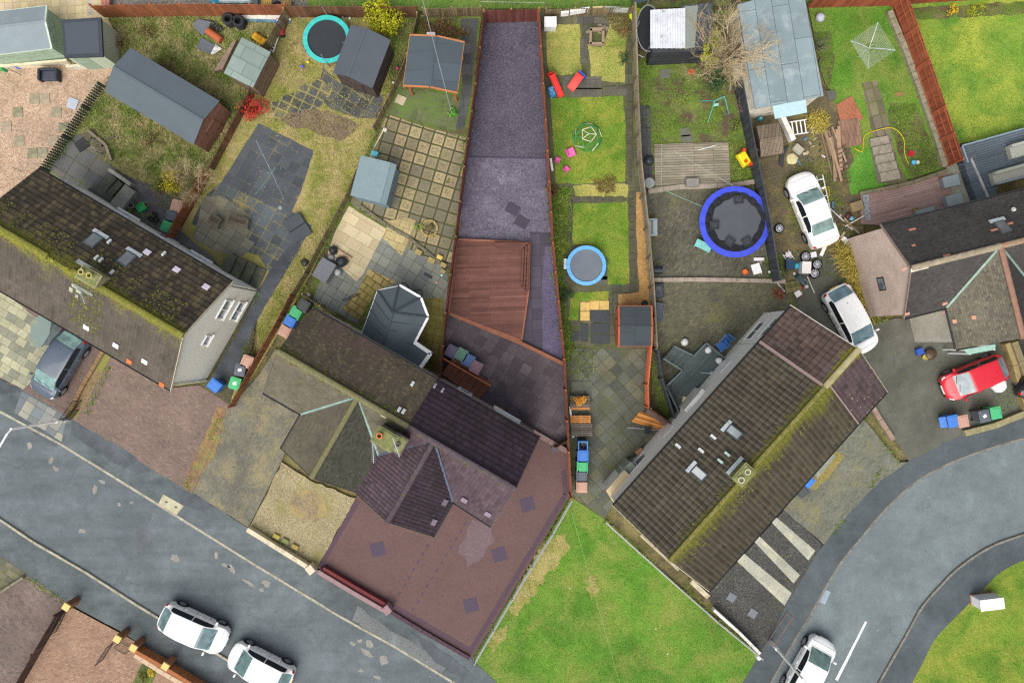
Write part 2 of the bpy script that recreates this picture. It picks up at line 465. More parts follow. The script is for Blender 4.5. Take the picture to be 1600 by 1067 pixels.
def dense(pts, k=4):
 """smooth a px polyline with Catmull-Rom"""
 out = []; n = len(pts)
 for i in range(n - 1):
  p0, p1, p2, p3 = pts[max(i - 1,0)], pts[i], pts[i + 1], pts[min(i + 2, n - 1)]
  for j in range(k):
   t = j / k
   out.append(tuple(.5 * (2 * p1[a] + (p2[a] - p0[a]) * t + (2 * p0[a] - 5 * p1[a] + 4 * p2[a] - p3[a]) * t * t + (3 * p1[a] - p0[a] - 3 * p2[a] + p3[a]) * t ** 3) for a in (0,1)))
 return out + [pts[-1]]
cO, cP, cI, cJ = dense(cO), dense(cP), dense(cI), dense(cJ)
tag(sheet('road', cO + cI[::-1],-.10, M_ROADC),'smooth grey tarmac road curving round the bend')
tag(sheet('pavement', cP + cO[::-1],0.0, M_PAVEC),'dark tarmac pavement on the outside of the bend')
tag(sheet('pavement', cI + cJ[::-1],0.0, M_PAVEC),'dark tarmac pavement on the inside of the bend')

def kerb(name, pts, label, mat, w=.14, seg=.92, z0=-.12, h=.135):
 """row of kerb stones; every stone a block with a small gap"""
 q = [Vector((*P2(x, y),0)) for x, y in pts]; mb = MB()
 for a, b in zip(q, q[1:]):
  L = (b - a).length; k = max(1, round(L / seg)); d = (b - a) / k; ang = math.atan2(d.y, d.x)
  for i in range(k):
   c = a + d * (i + .5)
   mb.box(c.x, c.y, z0 + R.uniform(-.006,.006), d.length - .012, w + R.uniform(-.01,.01), h, ang)
 return tag(mb.build(name, mat, bevel=.012), label, kind='structure')
kerb('kerb', kU, 'pale concrete kerb on the house side of the street', M_KERB)
kerb('kerb', kL, 'pale concrete kerb on the far side of the street', M_KERB)
kerb('kerb', cO, 'kerb along the outside of the bend', plain('77756e',.9, var=.3, scale=2.0, dirt='4e4e46'))
kerb('kerb', cI, 'kerb along the inside of the bend', plain('77756e',.9, var=.3, scale=2.0, dirt='4e4e46'))
def blob(px, py, r1, r2, rot, z, mat, name, label, seed=0):
 rng = random.Random(seed + int(px)); c = P(px, py, z); pts = []
 for i in range(18):
  a = i / 18 * 6.2832; k = rng.uniform(.72,1.15)
  x, y = r1 / S * k * math.cos(a), r2 / S * k * math.sin(a); ro = -math.radians(rot)
  pts.append((c.x + x * math.cos(ro) - y * math.sin(ro), c.y + x * math.sin(ro) + y * math.cos(ro)))
 return sheet(name, pts, z, mat, px=False, label=label)
mp = MB()
for x, y, a, b, r in [(80,719,3,6,20),(87,732,6,3,40),(148,765,4,7,10),(160,753,6,3,20),(186,788,3,3,0),(205,785,3,2,0),(128,829,5,4,0),(274,872,8,6,20),
                   (338,868,3,6,0),(362,888,4,9,-35),(352,883,8,3,20),(388,910,12,3,32),(416,911,8,5,30),(408,921,4,3,20),
                   (551,1005,5,3,20),(562,1001,4,3,0),(577,1006,7,6,50),(574,1020,12,4,35),(599,1031,8,7,-50),(590,1058,7,3,20),(564,1047,4,3,0),(46,696,4,6,0)]:
 rng = random.Random(int(x)); c = P(x, y, -.094); n = 16; vs = []
 for i in range(n):
  t = i / n * 6.2832; k = rng.uniform(.7,1.2); ro = -math.radians(r); X, Y = a / S * k * math.cos(t), b / S * k * math.sin(t)
  vs.append((c.x + X * math.cos(ro) - Y * math.sin(ro), c.y + X * math.sin(ro) + Y * math.cos(ro),-.094))
 mp.add(vs, [tuple(range(n))])
tag(mp.build('worn_road_patch', M_PATCH),'pale stony patches worn through the street surface', kind='structure')
M_SCAR = asphalt('trench_curve_scar', '5b6167', '666c71', '4e5358')
ms = MB()
def strip(mb, pts, w, z):
 q = [Vector((*P2(x, y, z), z)) for x, y in pts]; L = []; Rr = []
 for i, p in enumerate(q):
  d = (q[min(i + 1, len(q) - 1)] - q[max(i - 1,0)]).normalized(); nn = Vector((-d.y, d.x, 0)) * w * R.uniform(.35,.62)
  L.append(p + nn); Rr.append(p - nn)
 k = len(q); mb.add(L + Rr, [(i, i + 1, i + 1 + k, i + k)[::-1] for i in range(k - 1)])
def finer(pts, k=5, j=1.2):
 out = []
 for a, b in zip(pts, pts[1:]):
  for i in range(k): t = i / k; out.append((a[0] + (b[0] - a[0]) * t + R.uniform(-j, j), a[1] + (b[1] - a[1]) * t + R.uniform(-j, j)))
 return out + [pts[-1]]
strip(ms, finer([(246,801),(224,838),(205,875),(182,917)]),.36,-.096); strip(ms, finer([(228,830),(212,858)],3),.85,-.093)
for a, b in (((345,852),(330,884)),((459,920),(415,996)),((700,1052),(655,1100)),((120,730),(108,752)),((372,905),(300,1005))):
 strip(ms, finer([a, b],8,.8),.05,-.095)
tag(ms.build('trench_scar', M_SCAR),'dark filled trench scars across the street', kind='structure')
_rz = .005
M_PD = asphalt('dark_patch_curve', '4c5258', '555c62', '3f4448'); M_PS = gravel('stony_pavement',['5f6265', '74787a', '50554e'],34,'7c8488',.55)
for pts, m_ in (([(113,657),(200,705),(215,718),(235,735),(215,742),(150,705),(110,678)], M_PD),([(560,945),(610,985),(640,1000),(700,1038),(690,1050),(640,1025),(585,990),(550,968)], M_PS),
    ([(270,760),(300,770),(330,790),(320,800),(285,790)], M_PD),([(640,985),(705,1025),(735,1050),(722,1058),(680,1035)], M_PD),([(60,667),(92,690),(85,697),(50,676)], M_PD)):
 _rz += .0022; sheet('pavement_repair', pts, _rz, m_, .05,'dark tarmac repair in the near pavement')
M_CROSS = slabs('crossing_slabs',['8b8d88', '5f6870', '9a9788', '737c80', '6b6e72'],.62,.62,-31,'4a4a44',.012,0, dirt=.15)
sheet('crossing',[(34,611),(104,652),(96,690),(22,644)],.006, M_CROSS, 0,'driveway crossing of mixed grey slabs')
sheet('crossing',[(255,772),(287,790),(275,805),(247,788)],.01, plain('b0ab92',.9, var=.25, scale=2, dirt='8f8a70'),0,'pale concrete hatch surround in the pavement')
mb = MB(); mb.box(*P2(260,784),.012,.14,.1,.006); mb.box(*P2(275,792),.012,.14,.1,.006)
mb.build('hatch_slot', plain('565448')); tag(bpy.data.objects['hatch_slot'],'pair of small slots in the pale pavement hatch', kind='structure')
sheet('road_line',[(1352,970),(1355,971),(1309,1063),(1305,1061)],-.094, plain('e8e8e4',.7, var=.1, scale=6, dirt='9aa0a2'),.006,'single white painted dash on the bend')
g_ = P(1289,932,-.09)
mb = MB(); a = ANG(1294,921,1284,944)
mb.box(g_.x, g_.y, -.097,.8,.36,.012, a); mb.build('drain_cover', plain('8a98a4',.6,.3)); tag(bpy.data.objects['drain_cover'],'blue grey metal gully cover beside the kerb of the bend', kind='structure')

M_LAWN = grass('open_lawn', '446c20', '568228', '6a9232', '808c42',.45,.4)
M_LAWNB = grass('lawn_blades', '446c20', '568228', '6a9232', '808c42',.45,.4, blade=True)
M_LAWN2 = grass('garden_lawn', '4e7420', '628228', '789432', '8e943c',.45,.5)
M_LAWN2B = grass('garden_lawn_blades', '4e7420', '628228', '789432', '8e943c',.45,.5, blade=True)
M_MLAWN = grass('mossy_lawn', '627830', '7c8a3a', '97a04e', 'a9a25c',.5,.5, soil='6c6844', soil_amt=.62)
M_MLAWNB = grass('mossy_lawn_blades', '627830', '7c8a3a', '97a04e', 'a9a25c',.5,.5, blade=True)
M_ROUGH = grass('rough_grass', '50662a', '6a7c36', '869050', 'a0966c',.47,.8, soil='64543e', soil_amt=.60)
M_ROUGHB = grass('rough_grass_blades', '506830', '6c7e3a', '8a924c', 'a4986e',.48,.8, blade=True)
M_DRY = grass('dry_grass', '64702c', '7e823e', '989452', 'a8986a',.48,.7, soil='766644', soil_amt=.60)
M_DRYB = grass('dry_grass_blades', '6c7834', '868a42', '9e9856', 'b0a06e',.48,.7, blade=True)
M_WEED = grass('weedy_soil', '486026', '5c742c', '74843c', '77704c',.42,.7, soil='594c3e', soil_amt=.53)
M_WEEDB = grass('weed_blades', '4c6a24', '64802c', '88963c', '7f7a44',.4,.6, blade=True)
tri_lawn = [(892,776),(945,812),(1000,862),(1060,915),(1120,968),(1186,1022),(1160,1067),(1130,1115),(930,1160),(860,1120),(778,1067),(739,1030),(800,930),(850,850)]
sheet('lawn', tri_lawn, .004, M_LAWN, 0,'broad open green lawn between the street and the bend')
for _i, _q in enumerate(([(838,855),(890,826),(900,850),(862,900),(820,960),(780,1010),(762,1006),(800,940)],[(915,895),(935,900),(936,935),(922,945)],[(1100,960),(1165,1010),(1150,1025),(1090,975)])):
 blades('worn_grass', _q, M_DRYB, 260,.03,.018,.006, label=['dry worn grass along the metal rail of the open lawn', 'small dry patch in the middle of the open lawn', 'dry strip at the pavement end of the open lawn'][_i], seed=50 + _i, spill=.25, thresh=-.02)
M_WORN = grass('worn_lawn', '6e7834', '848642', '9a9252', 'a89a68',.48,.9, soil='86764e', soil_amt=.6)
for _q, _l in (([(846,850),(886,832),(890,856),(862,892),(838,925),(806,962),(796,950),(820,900)],'worn dry patch along the rail of the open lawn'),([(920,898),(932,900),(934,930),(924,938),(917,915)],'small worn patch in the middle of the open lawn'),([(760,1008),(775,985),(792,975),(786,1000),(770,1020)],'worn corner of the open lawn by the mauve yard')): sheet('worn_patch', _q, .0085, M_WORN, .16, _l, step=.2)
blades('grass', tri_lawn, M_LAWNB, 260,.035,.013,.004, label='short grass on the open triangular lawn', seed=3)
isl = cJ + [(1500,1300),(1800,1300),(1800,830)]
sheet('lawn', isl, .004, M_LAWN2,0,'bright lawn inside the bend'); 
blades('grass', cJ + [(1500,1110),(1640,1110),(1640,850)], M_LAWN2B, 180,.035,.013,.004, label='short grass inside the bend', seed=4)
top_g = [(480,-100),(985,-100),(985,14),(840,14),(760,14),(480,26)]
sheet('lawn', top_g, -.012, grass('top_field', '587a34', '6f8e40', '87a050', '939058',.35,.5),0,'strip of green field behind the back fences')
blades('grass',[(480,-40),(985,-40),(985,14),(480,18)], M_LAWNB, 160,.05,.015,0, label='grass of the field behind the back fences', seed=5)
sheet('yard',[(165,-100),(480,-100),(480,16),(165,18)],0, gravel('grey_pebbles',['6e6a64', '86827a', '9a968c', '5a5650'],16),0,'grey pebble yard behind the far left fence')
sheet('yard',[(985,-100),(1800,-100),(1800,2),(1262,6),(985,14)],-.012, M_WEED, 0,'weedy strip behind the right back fences')

g1 = [(-120,112),(0,108),(110,96),(185,100),(166,134),(118,205),(60,272),(0,312),(-120,380)]
sheet('gravel_yard', g1,0, gravel('beige_gravel',['9c846e', 'b29a84', '8c725e', 'c0ac98', 'a68a72'],17,'ae9680',.6),0,'beige pink gravel yard with stepping slabs')
sheet('patio',[(-120,-100),(165,-100),(166,18),(182,60),(186,102),(110,100),(-120,120)],.004, slabs('cream_paving',['cdbd94', 'd6c69c', 'c4b48c', 'd2c0a0'],.45,.45,4,'a89a76',.01,0, dirt=.12),0,'cream paving round the two sage sheds')
sheet('border_strip',[(133,-60),(143,-60),(146,24),(136,25)],.008, gravel('pale_gravel',['b8a898', 'd0c4b4', '9c8c7c'],20),.02,'narrow gravel strip in the cream paving')
p2 = [(170,22),(458,22),(440,60),(395,150),(335,266),(270,372),(300,420),(200,400),(60,272),(118,205),(166,134),(185,100)]
sheet('rough_lawn', p2,0, M_ROUGH, 0,'tussocky pale rough grass round the long grey shed')
blades('grass', p2[:4] + [(325,270),(262,340),(240,300),(205,275),(150,240),(125,205),(166,134),(185,100)], M_ROUGHB, 230,.16,.02,0, label='long tussocky grass round the long grey shed', seed=6, holes=[[(205,90),(330,165),(300,215),(180,145)]])
sheet('concrete_yard',[(75,264),(112,214),(140,205),(168,236),(160,248),(205,282),(240,312),(285,310),(283,362),(330,400),(362,440),(300,440),(150,330)],.008, slabs('dark_concrete',['5e6062', '6c6c6a', '55585a', '747068'],1.0,.9,-32,'3a382e',.02,0, moss='66683e', moss_amt=.58, dirt=.25),.04,'dark stained concrete slabs behind the left house')
sheet('path',[(178,268),(240,290),(285,318),(284,365),(262,352),(215,318)],.014, asphalt('dark_path_curve', '5e5e64', '68686c', '4c4c50'),.04,'dark tarmac corner where four bins stand')
p3 = [(455,22),(662,24),(638,110),(608,165),(560,265),(500,400),(450,495),(400,580),(362,634),(340,610),(400,560),(404,455),(362,440),(275,372),(335,266),(395,150),(440,60)]
sheet('dry_lawn', p3,0, M_DRY, 0,'dry yellow lawn round the teal trampoline')
blades('grass', p3[:9] + [(400,520),(430,450),(487,352),(490,235),(400,190),(395,150),(440,60)], M_DRYB, 210,.07,.016,0, label='dry yellowed grass round the teal trampoline', seed=7)
sheet('lawn',[(600,25),(662,26),(640,108),(614,150),(606,110),(615,60)],.006, M_WEED, .06,'green grass strip beside the brown shed')
blades('grass',[(600,25),(662,26),(640,108),(614,150)], M_WEEDB, 170,.06,.016,.006, label='green grass beside the brown shed', seed=8)
M_DSLAB = slabs('dark_blue_slabs',['3e4247', '484c50', '54565a', '44464c'],.62,.62,-32,'6d6848',.022,0, moss='928859', moss_amt=.60, dirt=.3)
sheet('patio',[(505,118),(562,160),(600,150),(590,188),(572,180),(520,172),(498,150)],.01, M_DSLAB, .08,'dark slabs in front of the brown shed')
sheet('patio',[(505,105),(530,130),(598,150),(585,185),(560,186),(518,170),(500,130)],.013, M_DSLAB, .05,'dark slab path beside the brown shed')
sheet('path',[(424,160),(455,148),(500,120),(520,138),(500,168),(455,176),(430,190)],.0165, slabs('broken_dark_slabs',['44484c', '55585a', '3c4044'],.6,.5,-25,'8a8250',.03,0, moss='9a8f50', moss_amt=.53, dirt=.3),.12,'broken dark slabs sunk in dry grass')
sheet('mulch_bed',[(438,178),(470,165),(520,176),(560,195),(550,210),(530,222),(500,210),(465,200),(440,190)],.012, gravel('bark_mulch',['5c4e40', '6e5f50', '80705c', '4a3e34'],14,'8a7a52',.62),.15,'brown bark chip bed in the dry lawn')
sheet('mulch_bed',[(450,125),(475,122),(482,138),(470,148),(452,138)],.012, gravel('bark_mulch_old',['6c6244', '7a6e50', '5c5240'],14,'8a8250',.5),.15,'small bare brown patch in the dry lawn')
M_DPAT = slabs('dark_patio_slabs',['41474d', '4a5056', '545a60', '484c54'],.60,.60,-29,'5c5a4c',.014,0, moss='86785a', moss_amt=.63, dirt=.25, jointmoss=True)
sheet('patio',[(404,193),(490,236),(470,300),(446,332),(345,286)],.012, M_DPAT, .02,'large square dark slab patio with washing pole')
sheet('path',[(446,332),(470,300),(456,330),(487,353),(462,400),(430,452),(402,500),(372,572),(345,606),(330,590),(372,520),(402,455),(424,420),(440,398),(468,364)],.015, asphalt('black_path_curve', '4d5258', '5a6066', '3c4046'),.03,'dark curving path down to the side of the left house')
sheet('patio',[(318,308),(345,286),(446,332),(486,354),(470,384),(428,440),(405,400),(372,388),(300,350)],.010, slabs('blue_slab_patio',['50585e', '5a6268', '464c52'],.6,.6,-29,'6a6650',.014,0, moss='968a50', moss_amt=.56, dirt=.25),.03,'mossy blue grey slab patio')
sheet('patio',[(318,308),(345,306),(392,335),(385,372),(398,380),(380,400),(345,396),(302,372)],.019, slabs('khaki_slabs',['76756a', '7f7d70', '6a6a62', '8a8470'],.65,.6,-32,'55533e',.014,.0, moss='83804c', moss_amt=.62),.04,'worn khaki slabs under the wooden chairs')
sheet('concrete_yard',[(362,440),(404,455),(395,540),(370,590),(360,634),(312,602),(330,575)],.008, gravel('mossy_dark_ground',['3c3a30', '4a4838', '565238'],25,'6a6a38',.6),.04,'dark mossy side passage beside the cream gable')
M_RPAV = slabs('red_block_paving',['76635e', '7e6a63', '706059', '837166', '695c58'],.2,.1,-31,'60564f',.006,.5, moss='70704e', moss_amt=.62, dirt=.2, jointmoss=False)
sheet('driveway',[(-120,440),(0,400),(100,490),(150,530),(267,606),(312,602),(362,634),(300,765),(290,764),(205,713),(113,655),(36,609),(-120,530)],.004, M_RPAV, .02,'reddish block paved driveway in front of the left house')
sheet('driveway',[(122,520),(165,545),(150,580),(106,650),(38,608),(60,590)],.010, slabs('maroon_block_paving',['72605a', '7a6860', '685852'],.2,.1,-31,'4a403c',.006,.5, dirt=.2),.01,'maroon paved parking bay under the grey car')
sheet('patio',[(-120,430),(0,452),(60,500),(96,518),(62,582),(36,608),(-120,528)],.014, slabs('pale_garden_slabs',['9a9a80', 'a8a68a', '8a8c7a', '76786c', 'b0ac90'],.6,.45,-31,'66664e',.012,.3, moss='777c50', moss_amt=.64),.02,'pale mixed garden slabs at the far left')
sheet('pavement',[(-120,527),(0,594),(34,612),(0,615),(-60,590)],.018, M_PD, .02,'dark wedge of tarmac beside the pale slabs')
sheet('verge',[(165,545),(175,552),(140,620),(120,655),(108,650),(128,610)],.016, gravel('brown_edge_soil',['75664c', '8a7656', '625642'],20,'7a7c3c',.55),.05,'brown soil strip beside the grey car')
sheet('verge',[(338,634),(352,640),(345,690),(312,750),(300,770),(285,760),(310,700),(330,665)],.0185, grass('drive_edge_weeds', '6a6c30', '8a8a48', '9a8a5a', '8e6a52',.5,1.2, soil='7a6450', soil_amt=.5),.1,'weedy strip between the red and the grey driveways')
sheet('driveway',[(362,634),(405,585),(430,545),(470,560),(475,640),(440,720),(388,824),(300,768)],.008, slabs('grey_block_paving',['68695e', '706f64', '62625a', '787464'],.2,.1,58,'55554c',.006,.5, moss='8f8462', moss_amt=.52, dirt=.3, jointmoss=False),0,'grey green block paved driveway with sandy stains')
sheet('gravel_garden',[(440,722),(485,750),(556,778),(497,886),(388,824),(410,785)],.014, gravel('sandy_gravel',['968b6e', '7e755a', 'a89d7e', '686046'],22,'7c7a48',.56),.06,'sandy gravel front garden with a round bed')
blob(482,792,32,27,10,.02, gravel('dark_ring_gravel',['837660', '6a6050', '9a8c6e'],22,'98885c',.5),'round_bed', 'darker round bed in the sandy gravel garden')
kerb('garden_edging',[(362,634),(343,672),(300,768)],'thin concrete edging between the two driveways', plain('7c7a66',.9),.06,.9,0,.07)
p4 = [(662,26),(752,26),(740,145),(722,270),(712,375),(698,490),(690,592),(600,560),(480,470),(500,400),(560,265),(608,165),(638,110)]
sheet('rough_lawn', p4,0, M_WEED, 0,'mossy ground of the paved garden behind the brown roofed house')
sheet('patio',[(720,30),(748,30),(736,145),(726,200),(706,205),(722,140)],.01, slabs('charcoal_path_slabs',['4a4c4e', '54565a', '404244'],.6,.6,4,'3a3a30',.015,0, moss='58603a', moss_amt=.6),.03,'charcoal slab path beside the maroon fence')
sheet('patio',[(622,138),(722,150),(712,205),(606,180)],.014, slabs('green_moss_slabs',['5c6446', '646a4c', '565c40'],.3,.3,-12,'4a5236',.02,0, moss='5d7436', moss_amt=.53, dirt=.2),.06,'moss covered slabs in front of the orange trimmed shed')
M_GRID = slabs('tan_grid_slabs',['9c8e6a', 'a99a74', '8f8464', '7e7860', '6c6a5e', 'a69470'],.70,.70,-17,'42432c',.055,0, moss='5a6636', moss_amt=.66, dirt=.22, centre='65604f', loc=(.1,.2,0))
sheet('patio',[(604,178),(668,200),(728,215),(722,300),(714,412),(694,418),(640,396),(600,350),(556,325),(545,315),(575,250)],.010, M_GRID, .03,'grid of square tan slabs with wide mossy joints')
sheet('patio',[(636,340),(650,345),(628,400),(598,372),(606,345)],.0205, slabs('pale_tan_slabs',['a8986c', 'b6a67c'],.6,.45,-20,'6a6248',.012,.5, moss='77714a', moss_amt=.62),.03,'pale tan slabs at the edge of the grid')
sheet('patio',[(545,322),(604,358),(594,376),(566,430),(556,440),(512,396),(522,366)],.016, slabs('pale_cream_slabs',['b9ad8c', 'c6b998', 'ae9f80', 'bcae8e'],.9,.6,-30,'8c8468',.010,.4, dirt=.14, moss='8f8460', moss_amt=.66),.02,'pale cream slabs behind the plastic storage box')  # pale cream is the slabs' own colour
sheet('patio',[(594,362),(640,390),(700,420),(698,492),(655,470),(622,445),(590,455),(556,506),(510,480),(488,468),(500,440),(512,396),(556,440),(566,430)],.012, slabs('grey_garden_slabs',['767a74', '80837a', '6c7070', '8a8c80'],.6,.6,-30,'4e4e3c',.014,0, dirt=.22, moss='6a6c48', moss_amt=.62),.02,'grey slab patio round the conservatory')
sheet('patio',[(575,420),(618,440),(588,455),(560,500),(535,482),(560,455)],.017, slabs('yellow_mossy_slabs',['a3905c', '94844e', 'ad9a66'],.6,.42,-35,'45442a',.03,.5, moss='787032', moss_amt=.56),.03,'yellow mossy slab steps beside the conservatory')
sheet('patio',[(660,466),(694,466),(690,592),(640,572),(664,510)],.017, slabs('olive_slabs',['7e7640', '8c834c', '736c3a'],.45,.4,-10,'55522c',.014,.0, moss='6e6c2c', moss_amt=.52),.03,'olive mossy slabs between conservatory and maroon fence')
p5 = [(755,30),(842,28),(862,385),(882,570),(888,700),(893,772),(739,1030),(605,952),(497,887),(556,778),(600,700),(686,592),(698,490),(712,375),(724,270)]
sheet('gravel_yard', p5,.0025, gravel('purple_gravel',['464250', '534f5d', '3d3a46', '625e6c', '4c4856'],17,'514d5b',.6,.9),0,'dark purple gravel strip garden')
sheet('gravel_yard',[(724,247),(852,247),(862,385),(828,378),(713,373)],.006, gravel('light_purple_gravel',['595464', '666171', '4d4857', '767180'],15,'7c7786',.57,.9),.03,'lighter purple gravel patch above the deck')
M_PSLAB = slabs('purple_slabs',['47434f', '504b58', '403c48'],.62,.62,2,'38343e',.012,.0, dirt=.12)
sheet('path',[(828,362),(862,364),(878,566),(814,532),(826,455)],.012, M_PSLAB, 0,'plum grey slab path beside the deck')
sheet('gravel_yard',[(852,385),(863,385),(880,568),(848,552),(846,450)],.016, gravel('dark_purple_gravel',['544e66', '625c76', '484258'],17, bump=.9),.03,'purple gravel edge beside the slab path')
M_PPAT = slabs('dark_worn_slabs',['524a50', '5a5157', '494147', '655b60'],.62,.62,-32,'302c30',.014,0, moss='6a6566', moss_amt=.58, dirt=.25)  # the slabs' own dark plum tone with paler wear
sheet('patio',[(700,492),(815,532),(882,570),(888,706),(768,645),(686,592)],.01, M_PPAT, 0,'dark worn slab patio below the timber edge')
M_FRONT = slabs('brown_resin_paving',['614c4a', '644f4d', '5f4a49'],.2,.1,-31,'5c4746',.004,.5, dirt=.07)
sheet('driveway',[(770,640),(888,704),(893,772),(739,1028),(605,950),(497,886),(556,778),(620,690)],.014, M_FRONT, 0,'smooth mauve brown paved front yard')
M_BORD = plain('4d3c48',.8, var=.15)
mb = MB(); 
def band(mb, pts, wpx, z, h=.004):
 for a, b in zip(pts, pts[1:]):
  A, B = P(*a, z), P(*b, z); mb.bar(A, B, wpx / S, h)
band(mb, [(503,880),(560,782)],7,.017); band(mb, [(500,880),(612,945),(738,1018)],7,.018); band(mb, [(733,1020),(884,772),(880,735)],7,.0195)
tag(mb.build('paving_border', M_BORD),'dark plum border round the mauve front yard', kind='structure')
mb = MB(); a0 = math.radians(24)
for x, y, r in ((590,858,-14),(824,788,-14),(780,866,-16),(736,945,-14)):
 c = P(x, y, .019)
 for i in range(8):      # toothed square of dark setts
  t = -.35 + i * .1; 
  cc, ss = math.cos(math.radians(-r)), math.sin(math.radians(-r))
  off = .025 if i % 2 else -.025
  mb.box(c.x + t * cc - off * ss, c.y + t * ss + off * cc, .0185,.1,.78,.004, math.radians(-r))
for A, B, n in (((727,818),(645,952),12),((668,853),(617,939),8)):
 for i in range(n):
  t = i / (n - 1); c = P(A[0] + (B[0] - A[0]) * t, A[1] + (B[1] - A[1]) * t, .019); mb.box(c.x, c.y, .0185,.2,.1,.004, ANG(*A, *B))
tag(mb.build('paving_pattern', plain('493e4e',.8, var=.15)),'dark squares and dashes laid in the mauve yard', kind='structure')
blob(744,848,24,42,25,.0215, slabs('dried_paving',['6c5c62', '68585d', '706064'],.2,.1,-31,'6c5d5f',.004,.5, dirt=.12),'dry_patch', 'pale dried patch on the mauve yard',4)
p6 = [(842,20),(985,20),(990,200),(1008,380),(1018,545),(1012,640),(1048,668),(960,785),(945,812),(893,776),(888,700),(882,570),(862,385),(850,200)]
M_DM = slabs('dark_mossy_slabs',['4e5044', '585848', '46483e', '66624e'],.6,.6,4,'34341e',.02,0, moss='565c2e', moss_amt=.54, dirt=.3)
sheet('garden_ground', p6,0, M_DM, 0,'dark mossy slabs and soil of the narrow play garden')
sheet('path',[(892,545),(1010,545),(1012,640),(1046,668),(960,785),(945,808),(893,770)],.008, slabs('diamond_slabs',['565a52', '62645a', '4a4e4a', '6c6a58'],.62,.62,42,'33341f',.014,0, moss='565c32', moss_amt=.57, dirt=.3),.02,'diamond laid dark slabs beside the bins of the narrow garden')
L6 = [([(853,38),(905,38),(908,80),(910,116),(857,119)],'small mossy lawn beside the white box', M_MLAWN, M_MLAWNB),([(918,70),(940,75),(955,30),(980,28),(976,130),(925,126)],'small mossy lawn beside the cold frame', M_MLAWN, M_MLAWNB),
      ([(860,153),(974,150),(983,283),(900,288),(868,286)],'lawn under the climbing dome', M_LAWN2, M_LAWN2B),([(895,290),(982,286),(980,308),(900,308)],'small grass strip below the dome lawn', M_MLAWN, M_MLAWNB),([(896,318),(980,315),(985,443),(948,445),(945,400),(920,382),(892,382)],'lawn beside the pale blue trampoline', M_LAWN2, M_LAWN2B),
      ([(893,458),(952,455),(950,470),(905,470),(904,500),(888,500)],'grass strip beside the tan slabs', M_LAWN2, M_LAWN2B)]
for i, (q, lb, m1, m2) in enumerate(L6):
 sheet('lawn', q, .014, m1,.05, lb); blades('grass', q, m2,200,.045,.014,.014, label='grass of the ' + lb.replace('lawn', 'plot'), seed=20 + i)
wst = [(858,288),(892,296),(892,385),(880,400),(880,470),(896,540),(886,570),(870,470)]
sheet('planting_bed', wst, .010, M_WEED, .05,'overgrown bed along the maroon fence')
blades('weeds', wst + [(862,385)], M_WEEDB, 420,.13,.03,.01, label='leafy weeds along the maroon fence', seed=31)
blades('weeds',[(892,540),(935,540),(925,590),(895,590)], M_WEEDB, 160,.08,.025,.01, label='weeds growing through the slabs near the pallets', seed=32)
sheet('bark_path',[(991,300),(1003,300),(1017,478),(966,478),(966,460),(999,456)],.016, gravel('orange_bark',['a8824e', '9c7646', 'b89460', '85683f'],20),.04,'orange bark chip path beside the garden fence')
mb = MB()
for x, y in ((914,479),(914,494),(929,477),(944,477)): mb.box(*P2(x, y),.01,.54,.52,.03,0.0)
tag(mb.build('paving', plain('c8a866',.9, var=.15, scale=4, dirt='9a8a5c')),'four tan slabs beside black slabs', kind='structure')
mb = MB()
for x, y, w, h in ((937,494,30,18),(930,513,15,16),(945,513,15,16),(930,530,15,15),(945,530,15,15),(913,520,12,28),(898,525,14,14)): mb.box(*P2(x, y),.01, w / S - .02, h / S - .02,.03)
tag(mb.build('paving', plain('3c4146',.8, var=.2, scale=5)),'black slabs beside the narrow garden shed', kind='structure')
mb = MB()
for x, y, w, h in ((932,30,60,15),(912,80,11,40),(910,130,60,20),(965,143,46,14),(916,145,50,14),(936,420,26,34),(936,438,26,12)): mb.box(*P2(x, y),.006, w / S, h / S, .03)
tag(mb.build('paving', slabs('grey_brown_slabs',['56554e', '605e54', '4c4c48'],.6,.6,2,'3c3a2c',.012,0, moss='66643e', moss_amt=.6)),'grey brown slab paths of the play garden', kind='structure')
mb = MB()
for i in range(13): mb.box(*P2(988 + (i > 9) * 1,305 + i * 12 - 0),.012,.42,.40,.03, R.uniform(-.03,.03))
for i in range(5): mb.box(*P2(900 + i * 17,312),.012,.5,.36,.03, R.uniform(-.1,.1))
for i in range(6): mb.box(*P2(890,318 + i * 12),.012,.32,.4,.03, R.uniform(-.1,.1))
for i in range(12): mb.box(*P2(984 - 0.2 * i, 140 + i * 13),.012,.36,.44,.03, R.uniform(-.04,.04))
tag(mb.build('stepping_row', plain('4c4a3e',.9, var=.3, dirt='5c6034')),'rows of small dark edging slabs round the lawns', kind='structure')
p7 = [(985,16),(1160,16),(1150,140),(1180,290),(1225,437),(1240,478),(1050,668),(1018,620),(1018,545),(1008,380),(990,200)]
sheet('garden_ground', p7,0, M_WEED, 0,'weedy soil of the garden behind the long right house')
blades('weeds',[(1000,90),(1110,90),(1145,130),(1150,222),(1018,225),(1000,180)], M_WEEDB, 240,.07,.02,0, label='weeds and grass round the small swing', seed=33, thresh=-.12)
M_DKP = slabs('mossy_dark_blocks',['56564c', '605f50', '4c4c46', '6c6854'],.2,.1,60,'3a3a2c',.005,.5, moss='67683f', moss_amt=.60, dirt=.3, jointmoss=False)
sheet('patio',[(1010,300),(1185,288),(1225,434),(1014,436)],.008, M_DKP, .02,'dark mossy block patio round the blue trampoline')
sheet('patio',[(1014,440),(1225,439),(1238,480),(1200,500),(1060,650),(1044,640),(1022,560)],.008, slabs('olive_blocks',['5c5c4c', '666552', '525248', '726e56'],.2,.1,30,'40402e',.005,.5, moss='6c6c42', moss_amt=.58, dirt=.3, jointmoss=False),.02,'olive stained block patio behind the long right house')
